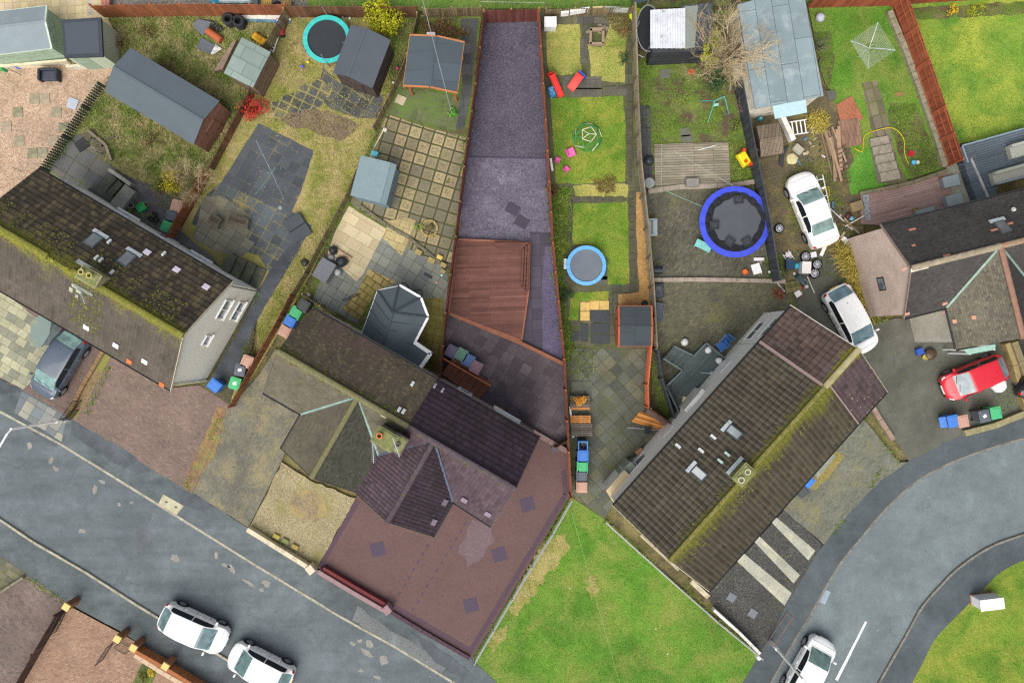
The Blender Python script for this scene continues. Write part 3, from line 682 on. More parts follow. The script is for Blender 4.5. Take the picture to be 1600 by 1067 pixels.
sheet('path',[(996,165),(1016,165),(1020,300),(1004,300)],.012, slabs('charcoal_slabs',['45484a', '505254', '3c3e40'],.55,.55,2,'30302a',.015,0, moss='54583a', moss_amt=.62),.02,'charcoal slab path beside the grey garden fence')
M_GDECK = deck('weathered_deck',['8a8272', '7e7666', '96907e', '746c5e'],.145,2,3,'4a443a')
sheet('decking',[(1022,226),(1138,222),(1142,288),(1024,293)],.10, M_GDECK, 0,'weathered grey brown deck with slatted boards')
blades('weeds',[(1140,222),(1175,220),(1190,290),(1145,290)], M_WEEDB, 260,.12,.03,0, label='scrubby weeds beside the yellow toy', seed=34)
blades('weeds',[(1195,405),(1222,400),(1226,434),(1200,434)], M_WEEDB, 300,.15,.03,.01, label='weeds by the blue trampoline corner', seed=35)
mb = MB()
for x, y in ((1039,116),(1070,207),(1073,218),(1126,100)): mb.box(*P2(x, y),.004,.6,.5,.03,.1)
tag(mb.build('paving', plain('5e6158',.9, var=.25, dirt='6c6a4a')),'odd grey slabs lying in the weeds', kind='structure')
p8 = [(1150,130),(1175,40),(1300,150),(1335,250),(1345,300),(1350,360),(1372,500),(1330,545),(1290,540),(1240,478),(1225,437),(1180,290)]
sheet('garden_ground', p8,0, grass('scrap_yard_ground', '5c6030', '6e7038', '86844a', '766a4a',.55,.7, soil='5e5644', soil_amt=.48),0,'weedy ground of the cluttered side yard')
blades('weeds',[(1215,255),(1300,250),(1345,380),(1368,490),(1320,450),(1250,400)], M_WEEDB, 170,.1,.022,0, label='weeds round the white saloon', seed=36, thresh=-.05)
sheet('driveway',[(1245,400),(1300,400),(1345,440),(1372,500),(1420,496),(1620,545),(1620,640),(1600,649),(1502,679),(1420,720),(1335,600),(1245,478)],.010, asphalt('drive_curve_asphalt', '55564e', '5f6058', '484a42'),.06,'dark mossy tarmac drive between the two right houses')
blades('weeds',[(1520,610),(1575,590),(1590,640),(1535,650)], M_WEEDB, 130,.05,.03,.012, label='low weeds on the drive beside the red car', seed=37, thresh=-.1)
sheet('driveway',[(1338,640),(1405,722),(1418,722),(1375,751),(1327,801),(1287,850),(1225,797),(1210,780),(1300,680)],.012, slabs('grey_green_blocks',['6b6d62', '75766a', '61635a'],.2,.1,40,'52523f',.005,.5, moss='7e7a50', moss_amt=.57, dirt=.25, jointmoss=False),.02,'grey green block drive in front of the long right house')
sheet('gravel_garden',[(1225,797),(1285,850),(1226,950),(1190,1018),(1100,930),(1150,880)],.010, gravel('black_gravel',['3e3e3c', '4c4c4a', '31312f', '626260'],20,'4c4e36',.62),0,'black gravel front garden with slab strips')
M_STR = slabs('pale_strip_slabs',['a8a89a', '9a9c92', 'b2b09c'],.62,.8,-39,'94948a',.006,0, moss='86866a', moss_amt=.62)
for _lb, q in zip(('pale slab strip across the black gravel, next to the block drive', 'middle pale slab strip across the black gravel', 'widest pale slab strip across the black gravel'),([(1201,811),(1211,806),(1274,860),(1263,875)],[(1175,842),(1185,836),(1250,898),(1240,911)],[(1147,872),(1162,864),(1237,926),(1226,946)])):
 sheet('path', q, .026, M_STR, 0, _lb)
sheet('verge',[(1270,700),(1282,690),(1320,712),(1300,740),(1275,765),(1262,762)],.016, grass('edge_moss', '70703a', '86804a', '9a8c58', '908050',.5,1.0),.08,'mossy edge of the drive by the roof')
p9 = [(1262,6),(1392,6),(1440,140),(1480,262),(1420,280),(1345,300),(1335,250),(1300,150),(1278,80)]
sheet('lawn', p9,0, M_LAWN, 0,'green lawn under the rotary airer')
blades('grass', p9, M_LAWNB, 190,.045,.014,0, label='short grass under the rotary airer', seed=41, holes=[[(1345,130),(1372,130),(1420,285),(1385,290)],[(1305,155),(1350,160),(1350,230),(1310,235)]])
sheet('path',[(1346,130),(1370,127),(1388,190),(1404,262),(1424,290),(1388,296),(1362,205)],.008, slabs('brown_stone_path',['6a6254', '776e5e', '5e584c', '847a68'],.5,.8,15,'4a4a30',.03,0, moss='63683a', moss_amt=.56),.05,'broken stone path through the airer lawn')
sheet('planting_bed',[(1390,160),(1430,162),(1470,258),(1424,282),(1402,235),(1388,190)],.010, M_WEED, .08,'weedy bed beside the orange fence')
blades('weeds',[(1390,165),(1430,165),(1470,258),(1424,280)], M_WEEDB, 260,.08,.025,.01, label='weeds in the bed beside the orange fence', seed=42, thresh=-.05)
sheet('planting_bed',[(1272,50),(1298,48),(1304,90),(1296,140),(1285,120)],.010, M_WEED, .08,'grey soil patch beside the flat roof')
sheet('lawn',[(1345,235),(1385,232),(1398,262),(1380,292),(1330,305),(1322,270)],.012, grass('vivid_lawn', '4c822c', '5a9232', '689c3c', '74983e',.3,.6),.03,'vivid green lawn patch below the brown mats')
p10 = [(1405,6),(1760,-30),(1760,200),(1600,205),(1495,226),(1440,90)]
sheet('lawn', p10,0, grass('bright_lawn', '48722a', '5f8a30', '7fa23c', 'a0ac44',.48,.28),0,'bright mottled lawn beyond the orange fence')
blades('grass', p10, M_LAWN2B, 150,.045,.014,0, label='grass of the bright mottled lawn', seed=43)
sheet('planting_bed',[(1425,12),(1760,-5),(1760,12),(1590,24),(1432,30)],.01, M_WEED, .08,'flower bed at the top of the bright lawn')
sheet('decking',[(1345,304),(1400,290),(1470,270),(1502,262),(1510,300),(1520,330),(1378,352),(1345,350)],.10, deck('pink_deck',['947a74', 'a08680', '8b716c', 'a68e88'],.14,15,3,'7a645e',.15, m=.009),0,'faded pink composite deck behind the hipped roof house')
sheet('patio',[(1478,262),(1500,250),(1535,312),(1530,345),(1500,345)],.12, slabs('streaked_concrete',['97988a', 'a3a496'],2,3,0,'88887a',.01,0, moss='6e6f5e', moss_amt=.55, dirt=.3),0,'streaked pale concrete between the two decks')
sheet('yard',[(1600,520),(1760,490),(1760,632),(1680,632),(1610,645),(1570,560)],.014, asphalt('far_drive_curve', '44443e', '50504a', '38382f'),0,'dark drive at the right edge')
sheet('driveway',[(-140,782),(0,868),(40,897),(104,940),(104,950),(30,1075),(-40,1180),(-300,1180)],.004, slabs('brown_grey_drive',['6f625c', '7c6c64', '625a56'],.2,.1,-31,'4c4642',.006,.5, moss='5e5a52', moss_amt=.56, dirt=.3, jointmoss=False),.02,'brown and grey stained drive at the bottom left')
sheet('patio',[(-120,800),(0,868),(40,895),(0,926),(-80,960)],.010, slabs('mixed_slab_corner',['6c6a58', '77755f', '585a50'],.5,.35,-31,'4a4a34',.02,.4, moss='6a6a3c', moss_amt=.58),.03,'weedy slab corner at the far bottom left')
sheet('driveway',[(104,944),(190,990),(215,1004),(322,1068),(420,1132),(380,1200),(-30,1200),(34,1072)],.006, slabs('orange_block_paving',['967a66', '9f826c', '8c705e', 'a68b76', '84695a'],.2,.1,14,'7a6454',.007,.5, moss='6c6056', moss_amt=.60, dirt=.2, jointmoss=False),0,'orange brick paved yard behind the brick wall')
sheet('planting_bed',[(222,1036),(245,1048),(234,1075),(205,1070)],.012, M_WEED, .05,'small triangular bed in the orange brick yard')
SEAMS = [[(165,138),(78,268)],[(662,30),(606,165),(560,268),(500,400),(452,495)],[(726,215),(716,400),(700,470)],[(1014,300),(1016,436)],[(893,700),(893,770)],[(960,785),(1040,852),(1100,915)],[(945,812),(1186,1020)],[(890,780),(742,1030)],
         [(388,820),(492,880)],[(1340,640),(1405,722)],[(1395,30),(1476,262)],[(172,30),(455,28)],[(404,455),(370,600)],[(1405,700),(1300,835)],[(1012,300),(1180,290)],[(130,660),(180,555)],[(1345,380),(1368,496)],[(290,764),(345,650)],[(1290,690),(1120,905)],[(40,900),(100,940)],[(700,280),(716,380)]]
mb = MB(); rng = random.Random(77)
for sm in SEAMS:
 for a, b in zip(sm, sm[1:]):
  A, B = P(*a), P(*b); L = (B - A).length
  for _ in range(int(L * 75)):
   t = rng.random(); w = rng.gauss(0,.10); d = (B - A).normalized()
   if math.sin(t * L * 1.7 + a[0]) + math.sin(t * L * .63 + a[1]) < -.35: continue
   x = A.x + (B.x - A.x) * t - d.y * w; y = A.y + (B.y - A.y) * t + d.x * w
   an = rng.uniform(0,6.28); hh = rng.uniform(.02,.1); c, s_ = math.cos(an), math.sin(an)
   mb.add([(x - s_ * .025, y + c * .025,.01),(x + s_ * .025, y - c * .025,.01),(x + c * hh, y + s_ * hh, .01 + hh)],[(0,1,2)])
tag(mb.build('weeds', M_WEEDB),'weeds in the seams along fences and walls', kind='stuff')
def litter(name, polys, mat, dens, size, label, z=.03, seed=0):
 rng = random.Random(seed); mb = MB()
 for q in polys:
  poly = [P2(x, y) for x, y in q]
  for x, y in scatter_pts(poly, dens, rng):
   a = rng.uniform(0,6.28); s_ = size * rng.uniform(.5,1.5); c, n_ = math.cos(a), math.sin(a); t = rng.uniform(-.02,.03)
   mb.add([(x - c * s_, y - n_ * s_, z),(x + n_ * s_ * .6, y - c * s_ * .6, z + t),(x + c * s_, y + n_ * s_, z + .01),(x - n_ * s_ * .6, y + c * s_ * .6, z + t)],[(0,1,2,3)])
 return tag(mb.build(name, mat), label, kind='stuff')
litter('fallen_leaves',[[(1014,300),(1180,290),(1225,434),(1235,480),(1060,640),(1020,540)],[(1340,460),(1500,560),(1560,640),(1420,715),(1340,620)]], leafmat('leaf_litter',['8a7a3c', '6c6a2c', 'a08a4c', '9aa04a']),2.2,.035,'small leaves fallen on the mossy patios and drives', seed=1)
litter('fallen_leaves',[[(113,655),(180,560),(300,640),(345,640),(300,760)],[(404,193),(490,236),(446,332),(345,286)],[(395,750),(540,790),(495,880)]], leafmat('leaf_litter_pale',['a39a78', 'b8ac8a', '8a8250']),2.6,.03,'pale leaf litter on the red drive and dark patio', seed=2)
litter('fallen_leaves',[[(1020,100),(1140,90),(1145,220),(1030,222)],[(895,545),(1005,545),(1010,640),(940,800),(895,690)],[(1190,820),(1270,850),(1190,1000),(1110,930)]], leafmat('leaf_litter_bright',['6a7a2c', '98a040', 'a08c44', '7a5a34']),3.5,.03,'leaf bits in weeds, dark slabs and black gravel', seed=5)
litter('paper_scraps',[[(880,800),(1180,1020),(800,1060)]], plain('d8d8d2'),.06,.04,'white scraps lying on the open lawn', seed=3)
litter('road_stones',[[(0,650),(700,1065),(400,1060),(0,820)],[(1400,800),(1600,700),(1590,820),(1300,1060)]], plain('c4c4c0'),.10,.028,'white bits lying on the road', z=-.09, seed=4)
# ================================================================== HOUSES
def slope(name, poly, eave, mat, parent, tw=.30, cl=.33, roll=.022, step=.03, flat=False, vtop=None):
 """a tiled roof slope: real courses and rolls, clipped to the convex polygon poly (world 3-D points).
 eave = (a, b) indices giving the direction of the courses; UV in metres, v measured down from the ridge"""
 pts = [Vector(p) for p in poly]
 u = (pts[eave[1]] - pts[eave[0]]); u.z = 0; u.normalize()
 hi = max(pts, key=lambda p: p.z)
 n = (pts[eave[1]] - pts[eave[0]]).cross(hi - pts[eave[0]]).normalized()
 if n.z < 0: n = -n
 u = (u - n * u.dot(n)).normalized()
 dn = u.cross(n); dn = dn if dn.z < 0 else -dn
 o = hi if vtop is None else vtop
 loc = [((p - o).dot(u),(p - o).dot(dn)) for p in pts]
 u0, u1 = min(a for a, b in loc) - .05, max(a for a, b in loc) + .05
 v0, v1 = min(b for a, b in loc) - .02, max(b for a, b in loc)
 sub = 1 if flat else 5
 du = tw / sub
 i0, i1 = math.floor(u0 / du), math.ceil(u1 / du)
 k0, k1 = math.floor(v0 / cl), math.ceil(v1 / cl)
 bm = bmesh.new()
 rng = random.Random(5)
 prof = [0,.25,1.0,.25,0]
 for k in range(k0, k1):
  rows = []
  for vv, hh in ((k * cl, 0.0),((k + 1) * cl, step)):
   row = []
   for i in range(i0, i1 + 1):
    t = i % sub
    h = hh + (0 if flat else roll * prof[t]) + (rng.uniform(-.002,.002))
    p = o + u * (i * du) + dn * vv + n * h
    row.append(bm.verts.new(p))
   rows.append(row)
  for i in range(len(rows[0]) - 1):
   bm.faces.new((rows[0][i], rows[0][i + 1], rows[1][i + 1], rows[1][i]))
  if k > k0:
   for i in range(len(prev) - 1): bm.faces.new((prev[i], prev[i + 1], rows[0][i + 1], rows[0][i]))
  prev = rows[1]
 c2 = Vector((sum(a for a, b in loc) / len(loc), sum(b for a, b in loc) / len(loc)))
 for i in range(len(loc)):
  a, b = Vector(loc[i]), Vector(loc[(i + 1) % len(loc)])
  d = (b - a)
  if d.length < 1e-4: continue
  nn = Vector((d.y, -d.x)).normalized()
  if nn.dot(c2 - a) > 0: nn = -nn
  co = o + u * a.x + dn * a.y; no = u * nn.x + dn * nn.y
  bmesh.ops.bisect_plane(bm, geom=bm.verts[:] + bm.edges[:] + bm.faces[:], plane_co=co, plane_no=no, clear_outer=True)
 uvl = bm.loops.layers.uv.new('UVMap')
 for f in bm.faces:
  if f.normal.dot(n) < 0: f.normal_flip()
  for l in f.loops:
   q = l.vert.co - o; l[uvl].uv = (q.dot(u), q.dot(dn))
 me = bpy.data.meshes.new(name); bm.to_mesh(me); bm.free()
 return link(name, me, mat, parent, world=True)

def caps(name, a, b, mat, parent, w=.15, seg=.45, z=.05):
 """half round ridge / hip tiles, each a piece of its own length with a small lip"""
 a, b = Vector(a), Vector(b); L = (b - a).length; k = max(1, round(L / seg)); d = (b - a) / k; mb = MB()
 x = d.cross(Vector((0,0,1))).normalized(); up = x.cross(d).normalized()
 if up.z < 0: up = -up
 for i in range(k):
  p0 = a + d * i; p1 = a + d * (i + 1.04); vs = []
  for p, r in ((p0, w * .92),(p1, w)):
   vs += [p + up * (z + R.uniform(-.005,.005)) + x * (-r * math.cos(t * math.pi / 6)) + up * (r * .62 * math.sin(t * math.pi / 6)) for t in range(7)]
  mb.add(vs, [(t, t + 1, t + 8, t + 7) for t in range(6)] + [tuple(range(7)), tuple(range(13,6,-1))])
 return mb.build(name, mat, parent, world=True)
def gutter(a, b, mat, parent, out, r=.055):
 a, b = Vector(a) + out, Vector(b) + out; mb = MB(); d = (b - a).normalized(); x = d.cross(Vector((0,0,1)))
 vs = []
 for p in (a, b):
  for t in range(7): an = math.pi * t / 6; vs.append(p + x * (-r * math.cos(an)) - Vector((0,0, r * math.sin(an))) + Vector((0,0,-.02)))
  for t in range(6,-1,-1): an = math.pi * t / 6; vs.append(p + x * (-(r - .008) * math.cos(an)) - Vector((0,0,(r - .008) * math.sin(an))) + Vector((0,0,-.02)))
 mb.add(vs, [(i, (i + 1) % 14,(i + 1) % 14 + 14, i + 14) for i in range(14)])
 return mb.build('gutter', mat, parent, world=True)
def board(name, a, b, mat, parent, w=.03, h=.16, dz=-.16):
 return MB().bar(Vector(a) + Vector((0,0, dz)), Vector(b) + Vector((0,0, dz)), w, h).build(name, mat, parent, world=True)
def lerp(a, b, t): return Vector(a) + (Vector(b) - Vector(a)) * t
def inset_quad(c, ins):
 """c: 4 world 2-D corners in order; returns them moved inward"""
 m = sum((Vector(p) for p in c), Vector((0,0))) / 4; out = []
 n = len(c)
 for i in range(n):
  p, a, b = Vector(c[i]), Vector(c[i - 1]), Vector(c[(i + 1) % n])
  d1, d2 = (a - p).normalized(),(b - p).normalized(); out.append(p + d1 * ins + d2 * ins)
 return out
M_GUT = plain('2c2e30',.5, var=.2); M_WHITE = plain('e6e4de',.5, var=.06, dirt='b8b4a4'); M_PVC = plain('e4e6ea',.35, var=.05)
M_GLAZ = glassmat('window_glass', '6a7a84')
def wall_window(parent, a, b, z, t, w, h, sill=True, frame=M_PVC, tag_=None):
 """window on the wall line a->b (2-D), centred at fraction t, sill height z"""
 a, b = Vector((*a, 0)), Vector((*b, 0)); d = (b - a).normalized(); nn = Vector((d.y, -d.x, 0)); c = a + (b - a) * t
 rot = math.atan2(d.y, d.x); o = MB()
 def bx(mb, du, dz, su, sz, dep, off): mb.box(c.x + d.x * du + nn.x * off, c.y + d.y * du + nn.y * off, z + dz, su, dep, sz, rot)
 fr = MB(); bx(fr, 0,0, w, .07,.09,.03); bx(fr, 0, h - .07, w, .07,.09,.03)
 for s_ in (-1,1): bx(fr, s_ * (w / 2 - .035),.07,.07, h - .14,.09,.03)
 if w > .8: bx(fr, 0,.07,.06, h - .14,.088,.03)
 f = fr.build('window', frame, parent, world=True)
 g = MB(); bx(g, 0,.06, w - .1, h - .12,.03,.012); g.build('pane', M_GLAZ, f, world=True)
 if sill:
  s = MB(); bx(s, 0,-.07, w + .14,.065,.2,.06); s.build('sill', M_WHITE, f, world=True)
 return f
def wall_door(parent, a, b, t, w=.9, h=2.05, mat=M_PVC, z=.05):
 a, b = Vector((*a, 0)), Vector((*b, 0)); d = (b - a).normalized(); nn = Vector((d.y, -d.x, 0)); c = a + (b - a) * t
 rot = math.atan2(d.y, d.x); mb = MB(); mb.box(c.x + nn.x * .02, c.y + nn.y * .02, z, w, .09, h, rot)
 o = mb.build('door', mat, parent, world=True)
 m2 = MB(); m2.box(c.x + d.x * w * .38 + nn.x * .09, c.y + d.y * w * .38 + nn.y * .09, z + 1,.12,.04,.03, rot); m2.build('handle', plain('b8b8b8',.3,.8), o, world=True)
 m3 = MB(); m3.box(c.x + nn.x * .055, c.y + nn.y * .055, z + 1.15, w * .6,.03,.6, rot); m3.build('pane', M_GLAZ, o, world=True)
 return o

def gable_house(name, label, cat, eN, eS, zr, ze, mats, wallm, joint=None, **kw):
 """eN = (a, b) world eave line on one side, eS = (a', b') on the other, a-a' and b-b' facing gables."""
 cx = sum(p.x for p in (*eN, *eS)) / 4; cy = sum(p.y for p in (*eN, *eS)) / 4
 root = empty(name, label, cat, (cx, cy, 0))
 r0 = (eN[0] + eS[0]) / 2; r1 = (eN[1] + eS[1]) / 2; r0.z = r1.z = zr
 return root, r0, r1

def walls(parent, eN, eS, r0, r1, ze, mat, ins=.16, insE=(.12,.12)):
 c = [Vector((p.x, p.y)) for p in (eN[0], eN[1], eS[1], eS[0])]
 ax = (c[1] - c[0]).normalized(); ac = (c[3] - c[0]).normalized()
 q = [c[0] + ax * insE[0] + ac * ins, c[1] - ax * insE[1] + ac * ins, c[2] - ax * insE[1] - ac * ins, c[3] + ax * insE[0] - ac * ins]
 W = (c[3] - c[0]).length; slope_ = (r0.z - ze) / (W / 2); ztop = ze + ins * slope_ - .08
 mb = MB(); R0 = (q[0] + q[3]) / 2; R1 = (q[1] + q[2]) / 2; zp = r0.z - .10
 vs = [(p.x, p.y, 0) for p in q] + [(p.x, p.y, ztop) for p in q] + [(R0.x, R0.y, zp),(R1.x, R1.y, zp)]
 mb.add(vs, [(0,1,5,4),(2,3,7,6),(1,2,6,9,5),(3,0,4,8,7)])
 o = mb.build('wall', mat, parent, world=True)
 bm = bmesh.new(); bm.from_mesh(o.data); bmesh.ops.recalc_face_normals(bm, faces=bm.faces[:]); bm.to_mesh(o.data); bm.free()
 return [tuple(p) for p in q], ztop

def chimney(parent, px, py, zb, zt, sx, sy, rot, mat, pots, potmat, z=None):
 c = P(px, py, zt); mb = MB(); mb.box(c.x, c.y, zb, sx, sy, zt - zb - .12, rot); mb.box(c.x, c.y, zt - .12, sx + .12, sy + .12,.10, rot)
 ch = mb.build('chimney', mat, parent, world=True, bevel=.015)
 MB().box(c.x, c.y, zt - .02, sx + .02, sy + .02,.05, rot, top=.85).build('flaunching', plain('6e7448',.9, var=.4, dirt='8a8a6a', scale=6), ch, world=True)
 for dx, dy, r, h in pots:
  x = c.x + dx * math.cos(rot) - dy * math.sin(rot); y = c.y + dx * math.sin(rot) + dy * math.cos(rot)
  MB().lathe(x, y, [(r * .9, zt),(r, zt + .02),(r * .85, zt + h - .08),(r, zt + h - .06),(r, zt + h),(r * .72, zt + h),(r * .7, zt + .02)],16).build('chimney_pot', potmat, ch, world=True)
 return ch
M_ALU = plain('a8aeb6',.35,.7, var=.1)
def aerial(px, py, z, a, n=10, L=1.0, el=.28, label='tv aerial', parent=None, mast=1.2):
 mb = MB(); c = P(px, py, z); d = Vector((math.cos(a), math.sin(a),0)); s_ = Vector((-d.y, d.x, 0))
 mb.tube([c - d * L / 2, c + d * L / 2],.016,6)
 for i in range(n):
  p = c + d * (-L / 2 + L * (i + .3) / n); mb.tube([p - s_ * el * (.7 + .3 * i / n), p + s_ * el * (.7 + .3 * i / n)],.011,5)
 mb.tube([c + Vector((0,0,.04)), c - Vector((0,0, mast))],.018,6)
 return mb.build('aerial', M_ALU, parent, world=True)
def roof_bits(parent, px, py, z, slopeang, kind, az, size=(.5,.6), zn=None, mat=None):
 pass
def plane_z(pts, x, y):
 a, b, c = [Vector(p) for p in pts[:3]]; n = (b - a).cross(c - a); return a.z - (n.x * (x - a.x) + n.y * (y - a.y)) / n.z
def on_slope(pl, px, py):
 """world point where the photo pixel meets the plane pl (iterate on height)"""
 z = 6.0
 for _ in range(12):
  p = P(px, py, z); z = plane_z(pl, p.x, p.y)
 return P(px, py, z)
def slope_frame(pl, udir):
 a, b, c = [Vector(p) for p in pl[:3]]; n = (b - a).cross(c - a).normalized(); n = n if n.z > 0 else -n
 u = Vector((udir.x, udir.y, 0)); u = (u - n * u.dot(n)).normalized(); v = u.cross(n); v = v if v.z < 0 else -v
 return u, v, n
def slope_box(name, parent, pl, udir, px, py, su, sv, h, mat, lift=.02, bevel=0.0):
 c = on_slope(pl, px, py); u, v, n = slope_frame(pl, udir); c = c + n * lift; vs = []
 for k in (0, h):
  for a, b in ((-1,-1),(1,-1),(1,1),(-1,1)): vs.append(c + u * a * su / 2 + v * b * sv / 2 + n * k)
 o = MB().add(vs, [(0,1,2,3),(7,6,5,4),(4,5,1,0),(5,6,2,1),(6,7,3,2),(7,4,0,3)]).build(name, mat, parent, world=True, bevel=bevel)
 bm = bmesh.new(); bm.from_mesh(o.data); bmesh.ops.recalc_face_normals(bm, faces=bm.faces[:]); bm.to_mesh(o.data); bm.free()
 return o
def skylight(parent, pl, udir, px, py, su=.55, sv=.85, glass='7e8488', apron=True):
 s = slope_box('skylight', parent, pl, udir, px, py, su, sv, .10, plain('5c6468',.5,.4),.02)
 g = slope_box('pane', None, pl, udir, px, py, su - .12, sv - .12,.02, glassmat('sky_glass', glass),.12)
 g.parent = s; g.data.transform(Matrix.Translation(-parent.location))
 if apron:
  u, v, n = slope_frame(pl, udir); c = on_slope(pl, px, py) + v * (sv / 2 + .14) + n * .05; vs = []
  for k in (0,.05):
   for a, b in ((-1,-1),(1,-1),(1,1),(-1,1)): vs.append(c + u * a * (su * .72) + v * b * .10 + n * k)
  o = MB().add(vs, [(0,1,2,3),(7,6,5,4),(4,5,1,0),(5,6,2,1),(6,7,3,2),(7,4,0,3)]).build('flashing', plain('c4ccd2',.5,.3, var=.2, dirt='8a9090'), parent, world=True)
 return s

ze = 4.9
A_n0, A_n1 = P(60,264, ze), P(363,441, ze); A_s1, A_s0 = P(267,609, ze), P(-36,432, ze)
A_ax = (A_n1 - A_n0).normalized()
A_s0 = A_s1 - A_ax * (A_n1 - A_n0).length
HA = empty('semi_detached_house', 'left house with mossy green ridge and cream gable wall', 'house',((A_n0 + A_s1) / 2).xy.to_3d())
rA0, rA1 = (A_n0 + A_s0) / 2,(A_n1 + A_s1) / 2; rA0.z = rA1.z = 7.3
M_TA1 = tiles('brown_tiles_shaded',['36322a', '3d3830', '433d34', '484135'],'1a1815',.20,.32, moss=.35, mosscol='68682a', ridge=.5, ridge_amt=1.0, streak=('80704e',.35), vline=('1e1c18',.55), lich='b0a48c', lich_amt=.05, lap_shade=.7)
M_TA2 = tiles('grey_tiles_lit',['504a43', '564f48', '5a534a', '4a453e'],'302c27',.20,.32, moss=.42, mosscol='868422', ridge=.45, ridge_amt=.95, lich='d8d2c4', lich_amt=.05, lap_shade=.45, vline=('3e3c36',.55))
M_RIDGEA = tiles('mossy_ridge',['7c7a3c', '8a8648', '6e6c30'],'4c4a20',9,9,0, lich='b4ac6c', lich_amt=.2)
M_RIDGEA = plain('6c6c2c',.95, var=.5, scale=10, dirt='8c8850')
wallA_mat = render_wall('cream_render', 'faf2de', 'c4baa0',.62)
planA_N = [A_n0, A_n1, rA1]; planA_S = [A_s0, A_s1, rA1]
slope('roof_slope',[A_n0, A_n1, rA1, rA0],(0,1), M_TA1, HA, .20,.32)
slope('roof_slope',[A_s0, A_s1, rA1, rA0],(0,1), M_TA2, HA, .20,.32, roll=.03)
chA_c = P(128,438,7.9)
caps('ridge_tiles', rA0, rA0 + (rA1 - rA0) * .34, M_RIDGEA, HA, .17); caps('ridge_tiles', rA0 + (rA1 - rA0) * .46, rA1, M_RIDGEA, HA, .17)
qA, ztA = walls(HA, (A_n0, A_n1),(A_s0, A_s1), rA0, rA1, ze, wallA_mat)
out = (A_n0 - A_s0); out.z = 0; out.normalize()
gutter(A_n0, A_n1, M_GUT, HA, out * .05); gutter(A_s0, A_s1, M_GUT, HA, -out * .05)
board('bargeboard', A_n1, rA1, plain('b8b09c'), HA); board('bargeboard', rA1, A_s1, plain('b8b09c'), HA)
board('bargeboard', A_n0, rA0, plain('6a5a4c'), HA); board('bargeboard', rA0, A_s0, plain('6a5a4c'), HA)
for t, z, w, h in ((.24,3.1,1.15,1.0),(.24,.9,1.15,1.0),(.55,3.2,.6,.75)):
 wall_window(HA, qA[2], qA[1], z, 1 - t, w, h)
for t in (.12,.3,.5,.72,.9):
 wall_window(HA, qA[1], qA[0],3.3, t, 1.2,1.1); 
 if t in (.3,.72): wall_window(HA, qA[1], qA[0],.9, t, 1.3,1.2)
 wall_window(HA, qA[3], qA[2],3.2, t, 1.4,1.2); wall_window(HA, qA[3], qA[2],.9, t, 1.5,1.3)
wall_door(HA, qA[1], qA[0],.5); wall_door(HA, qA[2], qA[3],.62)
c = Vector((*qA[2],0)); MB().tube([Vector((c.x, c.y, 0)) + Vector((.1,.06,0)), Vector((c.x, c.y, 4.8)) + Vector((.1,.06,0))],.04).build('downpipe', plain('e0ddd0',.5), HA, world=True)
c = Vector((*qA[1],0)); MB().tube([Vector((c.x, c.y, 0)) + Vector((.08,-.12,0)), Vector((c.x, c.y, 4.8)) + Vector((.08,-.12,0))],.04).build('downpipe', plain('7a7a78',.5), HA, world=True)
chA = chimney(HA, 138,432,6.2,8.0,1.0,.62, ANG(0,355,290,524) + math.pi / 2 * 0, plain('8b8468',.9, var=.35, dirt='a8a880', scale=5),[(-.32,.05,.14,.24),(.12,.1,.14,.26)], plain('b0a45c',.8, var=.3, dirt='d8d8c8', scale=8))
aerial(128,462,8.3, math.radians(-70),9,.85,.14, parent=HA, mast=1.3)
u_ = A_ax
skylight(HA, planA_N, u_, 146,377,.6,.8); skylight(HA, planA_N, u_, 198,406,.6,.85)
M_VENT = plain('d4cede',.6, var=.12)
for x, y in ((230,395),(276,422),(322,449)): slope_box('vent_tile', HA, planA_N, u_, x, y, .34,.30,.05, M_VENT, .03,.01)
for x, y in ((136,511),(182,539),(227,564)): slope_box('vent_tile', HA, planA_S, u_, x, y, .34,.30,.05, M_VENT, .04,.01)
for x, y in ((203,564),(254,600)): slope_box('replacement_tile', HA, planA_S, u_, x, y, .3,.3,.04, plain('b8683c',.9),.04)
for x, y in ((171,379),(151,404),(158,408),(256,398),(175,427)):
 slope_box('vent_pipe', HA, planA_N, u_, x, y, .12,.26,.12, plain('c4ccd0',.5),.03)
mb = MB(); 
for x, y in ((132,432),(150,440),(140,450)): pass
for x, y, su, sv in ((118,447,.35,.2),(112,452,.2,.3),(124,455,.3,.2),(121,462,.15,.2)): slope_box('mortar_patch', HA, planA_S, u_, x, y, su, sv, .03, plain('9ca090',.9, var=.4, scale=9),.03)
slope_box('flashing', HA, planA_N, u_, 137,418,1.2,.22,.06, plain('a4acac',.6,.3, dirt='6e7464'),.04)
slope_box('flashing', HA, planA_S, u_, 132,452,1.1,.2,.05, plain('7e847c',.6,.3, dirt='6e7464'),.04)
PO = empty('porch', 'small flat roofed porch tucked under the left house eave', 'porch', P(72,520))
MB().prism([P2(50,503,2.3), P2(66,490,2.3), P2(76,500,2.3), P2(74,520,2.3), P2(62,540,2.3), P2(48,538,2.3)],0,2.2).build('wall', plain('8e989c',.8, dirt='6e767a'), PO, world=True)
MB().prism([P2(47,503,2.4), P2(66,488,2.4), P2(79,500,2.4), P2(76,522,2.4), P2(63,543,2.4), P2(45,541,2.4)],2.2,2.32).build('flat_roof', felt('porch_felt', '70807c', blotch='8a8c6a'), PO, world=True)

